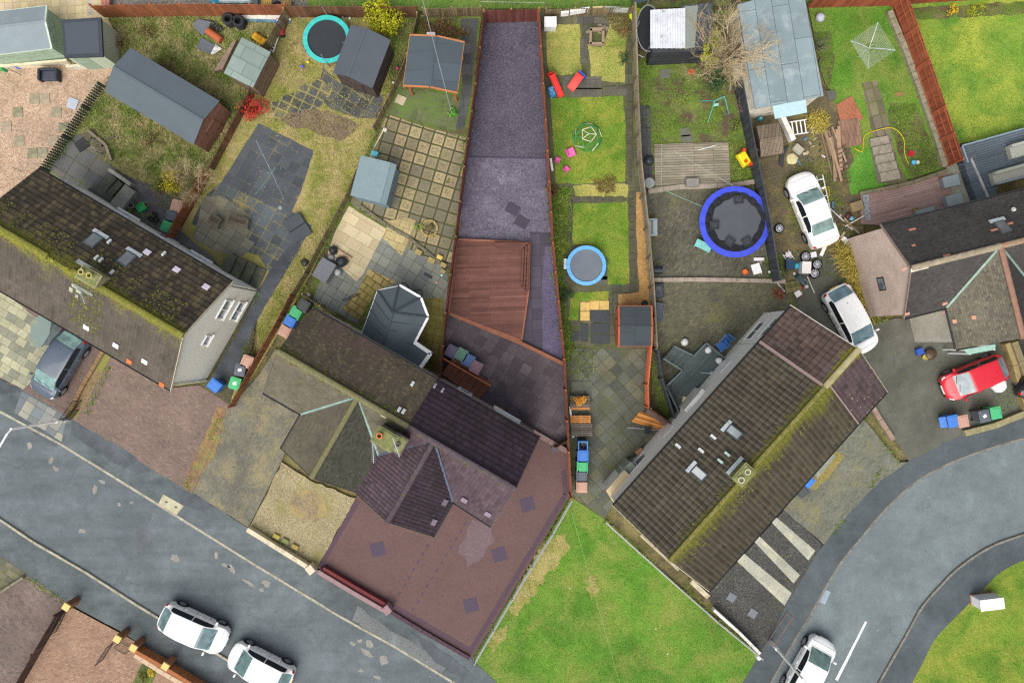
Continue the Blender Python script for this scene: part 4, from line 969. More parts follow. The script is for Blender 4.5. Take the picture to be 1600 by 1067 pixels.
zb = 6.9
B_n0, B_n1 = P(490,482, ze), P(843,684, ze); B_s0, B_s1 = P(411,613, ze), P(768,822, ze)
B_ax = (B_n1 - B_n0).normalized()
rB0, rB1 = (B_n0 + B_s0) / 2,(B_n1 + B_s1) / 2; rB0.z = rB1.z = zb
def onl(a, b, p):   # foot of p on line a-b
 d = (b - a).normalized(); return a + d * (p - a).dot(d)
B_m = onl(B_n0, B_n1, P(683,592, ze)); B_ms = onl(B_s0, B_s1, P(592,718, ze)); rBm = (B_m + B_ms) / 2; 
t_m = (B_m - B_n0).dot(B_ax); B_ms = B_s0 + B_ax * (t_m + (B_n0 - B_s0).dot(B_ax)); rBm = rB0 + (rB1 - rB0).normalized() * ((B_m - rB0).dot(B_ax)); rBm.z = zb
out = (B_n0 - B_s0); out.z = 0; out = (out - B_ax * out.dot(B_ax)).normalized(); dS = -out
halfW = ((B_n0 - B_s0).dot(out)) / 2
M_TB = tiles('khaki_plain_tiles',['5a574b', '636052', '504d42', '696454'],'3a382f',.165,.10, moss=.25, mosscol='7a7a30', ridge=.3, ridge_amt=.7, blotch='5f574c', lich='a89a74', lich_amt=.06, lap_shade=.35, offset=.5)
M_TBn = tiles('brown_plain_tiles',['4a443b', '554e43', '403c33', '5e5547'],'2c2822',.165,.10, moss=.2, mosscol='7a7430', ridge=.3, ridge_amt=.7, streak=('8a7c58',.35), lich='b0a480', lich_amt=.09, lap_shade=.35, offset=.5, blotch='5a4646')
M_TBd = tiles('khaki_tiles_shaded',['3e3f37', '494940', '35352f', '504f44'],'24241f',.165,.10, moss=.15, mosscol='70703a', ridge=.3, ridge_amt=.4, lich='a89a74', lich_amt=.08, lap_shade=.35, offset=.5)  # shaded copy of the khaki tiles: the right slope's shade is in the colour
M_TP = tiles('plum_tiles_shaded',['30272f', '382d37', '2b232a', '3e333b'],'1c161c',.20,.32, lich='8a7c88', lich_amt=.07, lap_shade=.7, vline=('1c161e',.4))  # shaded copy of the lit plum tiles, with the shade put into the colour
M_TPl = tiles('plum_tiles_lit',['4c4047', '55474f', '453940', '5c4e55'],'32282f',.20,.32, lich='a89aa4', lich_amt=.06, lap_shade=.5, vline=('30262f',.5))
M_HIPB = plain('6e6a50',.95, var=.45, scale=9, dirt='5c6420'); M_HIPP = plain('4d434c',.95, var=.3, scale=5, dirt='625c3c')
M_LEAD = plain('78948c',.6,.1, var=.3, dirt='98aca4'); M_LEADP = plain('4c5668',.5,.2, var=.2)
render_b = render_wall('pale_render_middle', 'c8c0a8', '8a8470',.6); render_p = render_wall('mauve_render', '9a8a86', '6a5c5c',.58)
HB = empty('semi_detached_house', 'middle brown roofed half of the pair, with green valleys', 'house',((B_n0 + B_ms) / 2).xy.to_3d())
HP = empty('semi_detached_house', 'middle plum tiled half of the pair, beside the mauve yard', 'house',((B_m + B_s1) / 2).xy.to_3d())
def wing(root, cpx, wl, frontpx, mat_l, mat_r, tw, cl, capm, leadm, flat, side):
 """cross gable running down-left; centre line through junction J on the main ridge"""
 pass
def cross(root, J_px, half, length, matL, matR, capm, leadm, tw, cl, flat, roll=.022, hipped=True, zj=zb - .02):
 J = P(*J_px, zj); J = rB0 + B_ax * ((J - rB0).dot(B_ax)); J.z = zj
 F = J + dS * length; F.z = zj                         # ridge end at the front
 main_eave = J + dS * halfW; main_eave.z = ze
 VL, VR = main_eave - B_ax * half, main_eave + B_ax * half
 EL, ER = F - B_ax * half, F + B_ax * half; EL.z = ER.z = ze
 slope('roof_slope',[VL, EL, F, J],(0,1), matL, root, tw, cl, roll=roll, flat=flat)
 slope('roof_slope',[VR, ER, F, J],(0,1), matR, root, tw, cl, roll=roll, flat=flat)
 caps('ridge_tiles', J, F, capm, root, .14)
 for V in (VL, VR):
  mb = MB(); mb.bar(Vector(V) + Vector((0,0,.035)), Vector(J) + Vector((0,0,.02)),.11,.03); mb.build('valley', leadm, root, world=True)
 f_in = -dS * .15; a, b = EL + B_ax * .28 + f_in, ER - B_ax * .28 + f_in; k = (zj - ze) / half
 back = -dS * (length - .5)
 vs = [(a.x, a.y, 0),(b.x, b.y, 0),(b.x, b.y, ze + .28 * k - .08),(F.x + f_in.x, F.y + f_in.y, zj - .1),(a.x, a.y, ze + .28 * k - .08)]
 vs += [(x + back.x, y + back.y, z) for x, y, z in vs]
 mb = MB().add(vs, [(0,1,2,3,4),(1,6,7,2),(5,0,4,9)])
 o = mb.build('wall', render_b if root is HB else render_p, root, world=True)
 bm = bmesh.new(); bm.from_mesh(o.data); bmesh.ops.recalc_face_normals(bm, faces=bm.faces[:]); bm.to_mesh(o.data); bm.free()
 board('bargeboard', EL, F, plain('57504a'), root); board('bargeboard', F, ER, plain('57504a'), root)
 gutter(VL, EL, M_GUT, root, -B_ax * .05); gutter(VR, ER, M_GUT, root, B_ax * .05)
 wall_window(root, (a.x, a.y),(b.x, b.y),.9,.5,1.8,1.3); wall_window(root, (a.x, a.y),(b.x, b.y),3.2,.5,1.6,1.15)
 return J, F, VL, VR, EL, ER
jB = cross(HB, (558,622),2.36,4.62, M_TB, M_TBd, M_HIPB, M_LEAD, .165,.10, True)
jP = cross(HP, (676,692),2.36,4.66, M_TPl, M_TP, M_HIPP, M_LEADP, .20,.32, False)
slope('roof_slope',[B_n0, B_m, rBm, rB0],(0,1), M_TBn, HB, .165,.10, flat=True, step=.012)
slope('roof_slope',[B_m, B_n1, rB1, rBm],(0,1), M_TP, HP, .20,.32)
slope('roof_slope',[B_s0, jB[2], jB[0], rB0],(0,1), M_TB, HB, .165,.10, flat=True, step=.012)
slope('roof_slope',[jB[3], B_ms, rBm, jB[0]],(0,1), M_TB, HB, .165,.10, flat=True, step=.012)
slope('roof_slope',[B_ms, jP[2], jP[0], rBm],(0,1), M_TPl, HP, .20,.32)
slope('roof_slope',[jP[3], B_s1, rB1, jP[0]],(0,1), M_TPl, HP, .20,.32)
caps('ridge_tiles', rB0, rBm, M_HIPB, HB, .16); caps('ridge_tiles', rBm, rB1, M_HIPP, HP, .15)
gutter(B_n0, B_m, M_GUT, HB, out * .05); gutter(B_m, B_n1, M_GUT, HP, out * .05)
gutter(B_s0, jB[2], M_GUT, HB, dS * .05); gutter(jP[3], B_s1, M_GUT, HP, dS * .05)
for root, a, b in ((HB, B_n0, rB0),(HB, rB0, B_s0),(HP, B_n1, rB1),(HP, rB1, B_s1)): board('bargeboard', a, b, plain('57504a'), root)
walls(HB, (B_n0, B_m),(B_s0, B_ms), rB0, rBm, ze, render_b, insE=(.12,0.01))
qP, _ = walls(HP, (B_m, B_n1),(B_ms, B_s1), rBm, rB1, ze, render_p, insE=(0.01,.12))
wall_window(HP, qP[1], qP[0],.95,.3,1.6,1.1); wall_window(HP, qP[1], qP[0],3.1,.3,1.4,1.0); wall_door(HP, qP[1], qP[0],.75)
wall_window(HP, qP[2], qP[1],3.0,.5,.9,.9)
planBn = [B_n0, B_m, rBm]; planBs = [B_s0, B_ms, rBm]
chB = chimney(HB, 601,686,4.9,7.9,1.05,.8, ANG(0,355,290,524), plain('6f7054',.95, var=.35, dirt='8a8c5c', scale=5),[(-.28,.05,.15,.28)], plain('c4784c',.8))
chP = chimney(HP, 622,694,4.9,7.75,.62,.8, ANG(0,355,290,524), plain('5b5052',.95, var=.35, scale=5),[(.0,.0,.12,.16)], plain('6a5c64',.8))
aerial(583,707,8.4, math.radians(-88),9,1.0,.12, parent=HB, mast=1.4); aerial(619,699,8.5, math.radians(-70),9,.95,.12, parent=HP, mast=1.4)
mossB = blades
for x, y in ((644,601),(623,641),(630,644)): slope_box('vent_pipe', HB, planBn, B_ax, x, y, .14,.22,.16, plain('c8d0d0',.5),.02)
for x, y in ((679,604),(691,611)): slope_box('vent_pipe', HP, planBn, B_ax, x, y, .12,.22,.16, plain('8a8490',.5),.02)
for x, y in ((694,784),): slope_box('vent_tile', HP, [jP[3], jP[5], jP[1]], dS, x, y, .34,.3,.05, plain('6d6270',.7),.04)
slope_box('vent_tile', HP, [jP[3], jP[5], jP[1]], dS, 677,815,.34,.3,.05, plain('75697a',.7),.04)
for x, y in ((726,780),(763,802)): slope_box('vent_tile', HP, [B_s0, B_s1, rB1], B_ax, x, y, .34,.3,.05, plain('7c6f7e',.7),.04)
slope_box('mortar_patch', HB, planBs, B_ax, 600,649,.3,.12,.04, plain('c4bca8',.9),.04)

CV = empty('conservatory', 'dark slate grey conservatory roof with white fascia behind the brown roof', 'conservatory', P(612,520))
zc, za = 2.4,3.3
ev = [P(562,530, zc), P(590,454, zc), P(623,447, zc), P(656,466, zc), P(667,495, zc), P(630,566, zc)]
ap0, ap1 = P(613,489, za), P(594,556, za)
M_SL = felt('slate_panel', '525c62',.1); 
def pf(name, pts, mat, root):
 mb = MB().quad(*pts); o = mb.build(name, mat, root, world=True)
 if o.data.polygons[0].normal.z < 0:
  o.data.flip_normals()
 return o
ev = [Vector((p.x, p.y, zc)) for p in ev]
for a, b, c_ in ((0,1,(ap0, ap1)),(1,2,(ap0,)),(2,3,(ap0,)),(3,4,(ap0,)),(4,5,(ap1, ap0))):
 pf('roof_panel',[ev[a], ev[b], *c_], M_SL, CV)
M_SLR = plain('3c4449',.6)
for p in ev[1:5]: MB().bar(p + Vector((0,0,.01)), ap0 + Vector((0,0,.01)),.09,.05).build('roof_rib', M_SLR, CV, world=True)
MB().bar(ap0 + Vector((0,0,.01)), ap1 + Vector((0,0,.01)),.11,.06).build('roof_ridge', M_SLR, CV, world=True)
for t in (.2,.4,.6,.8):
 MB().bar(lerp(ev[0], ev[1], t) + Vector((0,0,.005)), lerp(ap1, ap0, t) + Vector((0,0,.005)),.035,.03).build('roof_rib', M_SLR, CV, world=True)
 MB().bar(lerp(ev[5], ev[4], t) + Vector((0,0,.005)), lerp(ap1, ap0, t) + Vector((0,0,.005)),.035,.03).build('roof_rib', M_SLR, CV, world=True)
mb = MB()
for k_, (a, b) in enumerate(zip(ev, ev[1:])):
 d = (b - a).normalized(); nn = Vector((-d.y, d.x, 0)); w_ = .03 if k_ < 2 else .13; mb.bar(a + nn * w_ / 2 - Vector((0,0,.16)), b + nn * w_ / 2 - Vector((0,0,.16)), w_, .15)
mb.build('fascia', M_PVC, CV, world=True)
cm = sum(ev, Vector()) / 6; base = [lerp(p, cm, .09) for p in ev]
MB().prism([(p.x, p.y) for p in base],0,.6).build('base_wall', render_b, CV, world=True)
MB().prism([(p.x, p.y) for p in [lerp(p, cm, .02) for p in base]],.6,2.25).build('glazing', M_GLAZ, CV, world=True)
mb = MB()
for a, b in zip(base, base[1:]):
 for t in (0,.5,1): q = lerp(a, b, t); mb.box(q.x, q.y, .6,.08,.08,1.65)
mb.build('window_frame', M_PVC, CV, world=True)
LT = empty('lean_to', 'small flat glazed lean to with white frame beside the conservatory', 'lean-to', P(645,555))
q = [P(633,540,2.4), P(648,535,2.4), P(673,552,2.4), P(655,577,2.4), P(625,558,2.4)]
MB().prism([(p.x, p.y) for p in q],0,2.36).build('wall', plain('c8c8c4',.6), LT, world=True)
MB().prism([(lerp(p, sum(q, Vector()) / 5,.12).x, lerp(p, sum(q, Vector()) / 5,.12).y) for p in q],2.36,2.42).build('roof_panel', M_SL, LT, world=True)
mb = MB()
for a, b in zip(q[1:4], q[2:4]): mb.bar(Vector((a.x, a.y, 2.3)), Vector((b.x, b.y, 2.3)),.2,.2)
mb.build('fascia', M_PVC, LT, world=True)

C_w0, C_w1 = P(958,790, ze), P(1237,478, ze); C_e0, C_e1 = P(1105,925, ze), P(1380,598, ze)
C_ax = (C_w1 - C_w0).normalized(); outW = Vector((-C_ax.y, C_ax.x, 0))
Wc = -(C_e0 - C_w0).dot(outW); 
C_e0 = C_w0 - outW * Wc; Lc = (C_w1 - C_w0).length
tm = (P(1188,535, ze) - C_w0).dot(C_ax); C_wm = C_w0 + C_ax * tm; C_em = C_wm - outW * Wc
te = (P(1333,655, ze) - C_e0).dot(C_ax)
C_em = C_e0 + C_ax * te
rC0 = (C_w0 + C_e0) / 2; rC0.z = 7.3; rCt = rC0 + C_ax * tm; rCe = rC0 + C_ax * te
HC = empty('terraced_house', 'long right house with striped brown roof and mossy ridge', 'house',((C_w0 + C_em) / 2).xy.to_3d())
M_TC1 = tiles('striped_brown_tiles',['3f3b33', '48433a', '37342d', '4e483e'],'24211c',.29,.34, moss=.3, mosscol='5e5e20', ridge=.3, ridge_amt=.9, streak=('54492f',.2), vline=('827c6c',.6), lich='b4a88e', lich_amt=.05, lap_shade=.4)
M_TC2 = tiles('brown_tiles_east',['3c382f', '453f34', '343028', '4a4336'],'28251e',.29,.34, moss=.5, mosscol='686824', ridge=.6, ridge_amt=1.1, streak=('54492f',.2), vline=('6e6854',.45), lich='c8bca0', lich_amt=.07, lap_shade=.5)
M_TR1 = tiles('maroon_tiles',['4c403c', '574843', '423735', '5f4f49'],'322825',.30,.34, lich='a8948a', lich_amt=.10, lap_shade=.5, vline=('6c5c58',.35), moss=.05, blotch='665860')
M_TR2 = tiles('leafy_maroon_tiles',['463b3c', '4f4344', '3c3132'],'2c2425',.30,.34, lich='b89e90', lich_amt=.21, lap_shade=.5, moss=.1)
slope('roof_slope',[C_w0, C_wm, rCt, rC0],(0,1), M_TC1, HC, .29,.34, roll=.025)
slope('roof_slope',[C_e0, C_em, rCe, rC0],(0,1), M_TC2, HC, .29,.34, roll=.025)
M_RC = plain('6a6632',.95, var=.5, scale=9, dirt='8a865e')
caps('ridge_tiles', rC0, rCt, M_RC, HC, .12)
gutter(C_w0, C_wm, M_GUT, HC, outW * .05); gutter(C_e0, C_em, plain('2a2c30',.5), HC, -outW * .05)
board('bargeboard', C_w0, rC0, plain('c4bca8', dirt='6a6450'), HC); board('bargeboard', rC0, C_e0, plain('c4bca8', dirt='6a6450'), HC)
cream = render_wall('cream_roughcast', 'fff6de', 'c4b496',.64)
lowe = C_em
qC, ztC = walls(HC, (C_w0, C_wm),(C_e0, C_em), rC0, rCt, ze, cream, insE=(.12,.02))
HR = empty('terraced_house', 'maroon tiled end of the long right roof', 'house',((C_wm + C_e1) / 2).xy.to_3d())
C_e1b = C_em + C_ax * ((C_w1 - C_wm).length); C_e1c = C_e0 + C_ax * Lc; rC1 = rC0 + C_ax * Lc
C_emR = C_em
slope('roof_slope',[C_wm, C_w1, rC1, rCt],(0,1), M_TR1, HR, .30,.34)
slope('roof_slope',[C_em, C_e1c, rC1, rCe],(0,1), M_TR2, HR, .30,.34)
caps('ridge_tiles', rCt, rC1, plain('97906e',.95, var=.3, dirt='7c7a40'), HR, .17)
mb = MB(); mb.bar(C_wm + Vector((0,0,.05)), rCt + Vector((0,0,.05)),.16,.05); mb.bar(C_em + Vector((0,0,.04)), rCe + Vector((0,0,.04)),.07,.04)
mb.build('verge_strip', plain('8e7a78',.9, var=.2), HR, world=True)
gutter(C_wm, C_w1, M_GUT, HR, outW * .05); gutter(C_em, C_e1c, M_GUT, HR, -outW * .05)
board('bargeboard', C_w1, rC1, plain('dcdad0'), HR); board('bargeboard', rC1, C_e1c, plain('9a9484'), HR)
qR, _ = walls(HR, (C_wm, C_w1),(C_em, C_e1c), rCt, rC1, ze, cream, insE=(.02,.12))
for t in (.12,.37,.62,.87): wall_window(HC, qC[2], qC[3],3.2, t, 1.4,1.1); wall_window(HC, qC[2], qC[3],.9, t, 1.7,1.3)
for t in (.2,.62): wall_window(HC, qC[0], qC[1],.9, t, 1.5,1.15)
wall_door(HC, qC[0], qC[1],.42, mat=plain('e8e6e0',.5)); wall_door(HC, qC[0], qC[1],.85, mat=plain('e8e6e0',.5))
wall_window(HR, qR[0], qR[1],3.2,.5,1.3,1.1); wall_window(HR, qR[0], qR[1],.9,.4,1.3,1.1)
planCw = [C_w0, C_wm, rCt]; planCe = [C_e0, C_em, rCe]
skylight(HC, planCw, C_ax, 1148,676,.48,.8,'a8b0b4'); skylight(HC, planCw, C_ax, 1093,740,.48,.8,'ccd2d4')
for x, y in ((1115,683),(1060,697),(1096,704)): slope_box('vent_tile', HC, planCw, C_ax, x, y, .14,.34,.05, plain('c8ccd0',.6),.03)
for x, y in ((1137,710),(1126,721)): slope_box('vent_pipe', HC, planCw, C_ax, x, y, .12,.3,.12, plain('a8c0b8',.5),.03)
slope_box('flashing', HC, planCw, C_ax, 1149,728,1.1,.2,.08, plain('aab4b6',.5,.3, dirt='7a8278'),.04)
chC = chimney(HC, 1163,742,6.4,7.75,.95,.6, math.atan2(C_ax.y, C_ax.x), plain('7c7a54',.95, var=.35, dirt='5e7034', scale=5),[(-.28,-.02,.16,.14),(.22,0,.15,.10)], plain('b8b4a4',.8, dirt='8a8a70'))
for x, y in ((1316,622),(1300,660),(1250,680)): pass
def small_store(name, label, cat, pxs, z, wallc, roofc, frame=None):
 o = empty(name, label, cat, P(sum(p[0] for p in pxs) / len(pxs), sum(p[1] for p in pxs) / len(pxs)))
 q = [P2(x, y, z) for x, y in pxs]; MB().prism(q, 0, z - .06).build('wall', wallc, o, world=True)
 cx = sum(p[0] for p in q) / len(q); cy = sum(p[1] for p in q) / len(q)
 MB().prism([(cx + (x - cx) * 1.06, cy + (y - cy) * 1.06) for x, y in q], z - .06, z).build('flat_roof', roofc, o, world=True)
 return o
W_ = plain('dedcd6',.7, dirt='b0aa98'); 
small_store('lean_to', 'narrow glazed lean to with pale frame against the cream wall', 'lean-to',[(967,741),(985,722),(998,733),(980,753)],1.9, plain('8a9288',.4), glassmat('old_glass', '88928a'))
small_store('outhouse', 'cream corner store at the lower end of the long house', 'outhouse',[(948,766),(975,735),(985,745),(960,785)],2.2, W_, felt('cream_felt', 'b5a584', blotch='8a8266'))
small_store('porch', 'white flat porch canopy on the cream wall by the grey deck', 'porch',[(1070,640),(1097,608),(1101,612),(1074,644)],2.3, plain('c8c4b8'), plain('e4e4e0',.5, dirt='b8b4a8'))
small_store('porch', 'long white door canopy on the cream wall beside the timber pile', 'porch',[(1020,704),(1046,673),(1050,677),(1024,708)],2.3, plain('c8c4b8'), plain('e4e4e0',.5, dirt='b8b4a8'))
board('wall_edge', P(960,782,3), P(1236,482,3), plain('a89a80'), HC, .02,.05,0)

D_n0 = P(1377,352, ze); D_s0 = P(1416,496, ze); D_ax = (P(1700,270, ze) - D_n0); D_ax = (P(1600,297, ze) - D_n0).normalized()
outN = Vector((-D_ax.y, D_ax.x, 0)); Wd = -(D_s0 - D_n0).dot(outN); D_s0 = D_n0 - outN * Wd; Ld = 14.0
D_n1 = D_n0 + D_ax * Ld; D_s1 = D_s0 + D_ax * Ld; zd = 6.9
rD0 = (D_n0 + D_s0) / 2; rD0.z = zd; rD1 = rD0 + D_ax * Ld
HD = empty('semi_detached_house', 'top right house with dark roof and bare pinkish gable', 'house',((D_n0 + D_s1) / 2).xy.to_3d())
M_TD = tiles('dark_plain_roof',['3e3d3c', '474543', '343332', '4e4a47'],'272625',.165,.10, lich='b8a090', lich_amt=.07, lap_shade=.35, offset=.5, blotch='3d3a38')
M_TDw = tiles('grey_brown_plain_roof',['5f5c50', '6c685a', '54504a', '77725f'],'3c3a32',.165,.12, lich='a8946c', lich_amt=.05, lap_shade=.5, offset=.5, vline=('48463c',.3))
D_JJ = on_slope([rD0, rD1, D_n0],1566,388); tJ = (D_JJ - rD0).dot(D_ax); JD = rD0 + D_ax * tJ; JD.z = zd - .02
hd = (JD - on_slope([D_s0, D_s1, rD0],1478,484)).dot(D_ax); 
ldw = 4.7; FD = JD - outN * ldw; mD = JD - outN * (Wd / 2); mD.z = ze
VL, VR = mD - D_ax * hd, mD + D_ax * hd; EL, ER = FD - D_ax * hd, FD + D_ax * hd; EL.z = ER.z = ze
HF = JD - outN * (ldw - hd * .9)
slope('roof_slope',[D_n0, D_n1, rD1, rD0],(0,1), M_TD, HD, .165,.10, flat=True, step=.012)
slope('roof_slope',[D_s0, VL, JD, rD0],(0,1), M_TD, HD, .165,.10, flat=True, step=.012)
slope('roof_slope',[VR, D_s1, rD1, JD],(0,1), M_TD, HD, .165,.10, flat=True, step=.012)
slope('roof_slope',[VL, EL, FD, JD],(0,1), M_TDw, HD, .165,.12, flat=True, step=.014)
slope('roof_slope',[VR, ER, FD, JD],(0,1), M_TD, HD, .165,.12, flat=True, step=.014)
capD = plain('8b7a66',.95, var=.3, dirt='a06a54', scale=2); caps('ridge_tiles', rD0, JD, plain('8c8270',.95, var=.3, dirt='b09a84'), HD, .16); caps('ridge_tiles', JD, rD1, capD, HD, .15)
caps('ridge_tiles', JD, FD, plain('8b6a5c',.95, var=.3), HD, .15)
for V in (VL, VR): MB().bar(V + Vector((0,0,.035)), JD + Vector((0,0,.02)),.11,.03).build('valley', plain('7c968c',.6,.1, dirt='a4b0a8'), HD, world=True)
gutter(D_n0, D_n1, M_GUT, HD, outN * .05); gutter(D_s0, VL, M_GUT, HD, -outN * .05); gutter(VL, EL, M_GUT, HD, -D_ax * .05); gutter(EL, ER, M_GUT, HD, -outN * .05)
board('bargeboard', D_n0, rD0, plain('8a7a70'), HD); board('bargeboard', rD0, D_s0, plain('8a7a70'), HD)
pink = render_wall('pinkish_render', 'd0bcb0', 'a08c7e',.55)
qD, ztD = walls(HD, (D_n0, D_n1),(D_s0, D_s1), rD0, rD1, ze, pink, insE=(.12,.12))
a, b = EL + D_ax * .3 + outN * .3, ER - D_ax * .3 + outN * .3; bk = outN * (ldw - .6)
MB().prism([(a.x, a.y),(b.x, b.y),((b + bk).x, (b + bk).y),((a + bk).x, (a + bk).y)],0, ze + .1).build('wall', render_wall('pale_grey_render', 'b4b2a8', '8c8a80',.56), HD, world=True)
GW = (ze + .1, FD)
MB().add([(p.x, p.y, z_) for p, z_ in ((a, ze + .05),(b, ze + .05),((a + b) / 2, zd - .15))],[(0,1,2)]).build('gable_wall', pink, HD, world=True)
f = wall_window(HD, qD[3], qD[0],2.6,.38,.75,.85, sill=False, frame=plain('3c302c'))
for t in (.2,.5): wall_window(HD, qD[1], qD[0],3.0, t, 1.3,1.1)
wall_window(HD, (EL + D_ax * .3 + outN * .3).xy, (ER - D_ax * .3 + outN * .3).xy, .9,.5,2.0,1.3); wall_window(HD, (EL + D_ax * .3 + outN * .3).xy, (ER - D_ax * .3 + outN * .3).xy, 3.1,.5,1.8,1.2)
planDn = [D_n0, D_n1, rD1]; planDs = [D_s0, D_s1, rD1]; planDw = [VL, EL, FD]
skylight(HD, planDn, D_ax, 1566,356,.55,.75,'6e6e70')
for x, y in ((1425,359),(1427,384),(1479,400),(1560,382),(1577,350),(1553,360)): slope_box('replacement_tile', HD, planDn, D_ax, x, y, R.choice((.18,.35)),.12,.025, plain('b47a68',.9),.02)
for x, y in ((1476,474),(1477,487),(1483,491),(1417,490),(1412,420)): slope_box('replacement_tile', HD, planDs, D_ax, x, y, .26,.18,.025, plain('b48878',.9),.02)
for x, y in ((1492,502),(1522,496),): slope_box('replacement_tile', HD, planDw, -outN, x, y, .2,.2,.025, plain('b88a74',.9),.02)
slope_box('mortar_patch', HD, planDs, D_ax, 1436,418,.9,.22,.06, plain('d0c8b8',.9, dirt='8a8474'),.03)
slope_box('vent_pipe', HD, planDn, D_ax, 1583,329,.16,.16,.12, plain('d4d4cc',.6),.02)
o = empty('porch', 'green tinted glass porch roof above the red car', 'porch', P(1533,545))
MB().prism([P2(1506,546,2.4), P2(1556,538,2.4), P2(1556,546,2.4), P2(1514,554,2.4)],2.3,2.36).build('roof_panel', plain('8cb0a4',.3, dirt='a8c4b8'), o, world=True)
mb = MB()
for x, y in ((1508,547),(1554,540),(1554,546),(1516,553)): mb.box(*P2(x, y, 2.3),0,.08,.08,2.3)
mb.build('post', M_PVC, o, world=True)

def moss_clumps(root, a, b, dn_, width, n, mat, seed=0, bias=2.2):
 rng = random.Random(seed); a, b = Vector(a), Vector(b); mb = MB(); dn_ = Vector(dn_); nn = (b - a).cross(dn_).normalized(); nn = nn if nn.z > 0 else -nn
 for _ in range(n):
  t = rng.random(); v = width * rng.random() ** bias
  if math.sin(t * 23 + seed) + math.sin(t * 57) < -.5 and v > .15: continue
  p = a + (b - a) * t + dn_ * v + nn * .03; r = rng.uniform(.02,.065); k = len(mb.v); m = 6; x = (b - a).normalized(); vs = [p + nn * r * .75]
  for i in range(m): an = i / m * 6.2832 + rng.random(); q = r * rng.uniform(.8,1.2); vs.append(p + x * q * math.cos(an) + dn_ * q * math.sin(an))
  mb.add(vs, [(0,1 + i, 1 + (i + 1) % m) for i in range(m)])
 o = mb.build('moss', mat, root, world=True, smooth=True); o['kind'] = 'stuff'; return o
L_MOSS = leafmat('moss_clump_green',['42461a', '54581e', '66682a', '787a3a']); L_MOSSD = leafmat('moss_clump_dark',['3c4218', '525820', '6c6e34'])
def down(r, e):
 d = Vector(e) - Vector(r); return d.normalized()
mA = (A_n1 + A_n0) / 2; pA = (rA0 + rA1) / 2; mAs = (A_s1 + A_s0) / 2
moss_clumps(HA, rA0, rA1, down(pA, mA),1.6,1500, L_MOSS, 1); moss_clumps(HA, rA0, rA1, down(pA, mAs),.7,700, L_MOSS, 2)
moss_clumps(HA, lerp(rA0, rA1,.46), lerp(rA0, rA1,.62), down(pA, mAs),3.4,700, L_MOSS, 3,1.2)
mC = C_w0 + C_ax * tm / 2; mCe = C_e0 + C_ax * tm / 2; pC = (rC0 + rCt) / 2
moss_clumps(HC, rC0, rCt, down(pC, mC),.5,500, L_MOSSD, 4); moss_clumps(HC, rC0, rCt, down(pC, mCe),1.3,900, L_MOSS, 5)
pB = (rB0 + rBm) / 2; moss_clumps(HB, rB0, rBm, down(pB, (B_n0 + B_m) / 2),.5,500, L_MOSSD, 6); moss_clumps(HB, rB0, rBm, down(pB, (B_s0 + B_ms) / 2),.35,350, L_MOSS, 7)
moss_clumps(HP, rBm, rB1, down(pB, (B_s0 + B_ms) / 2),.3,200, L_MOSSD, 8)
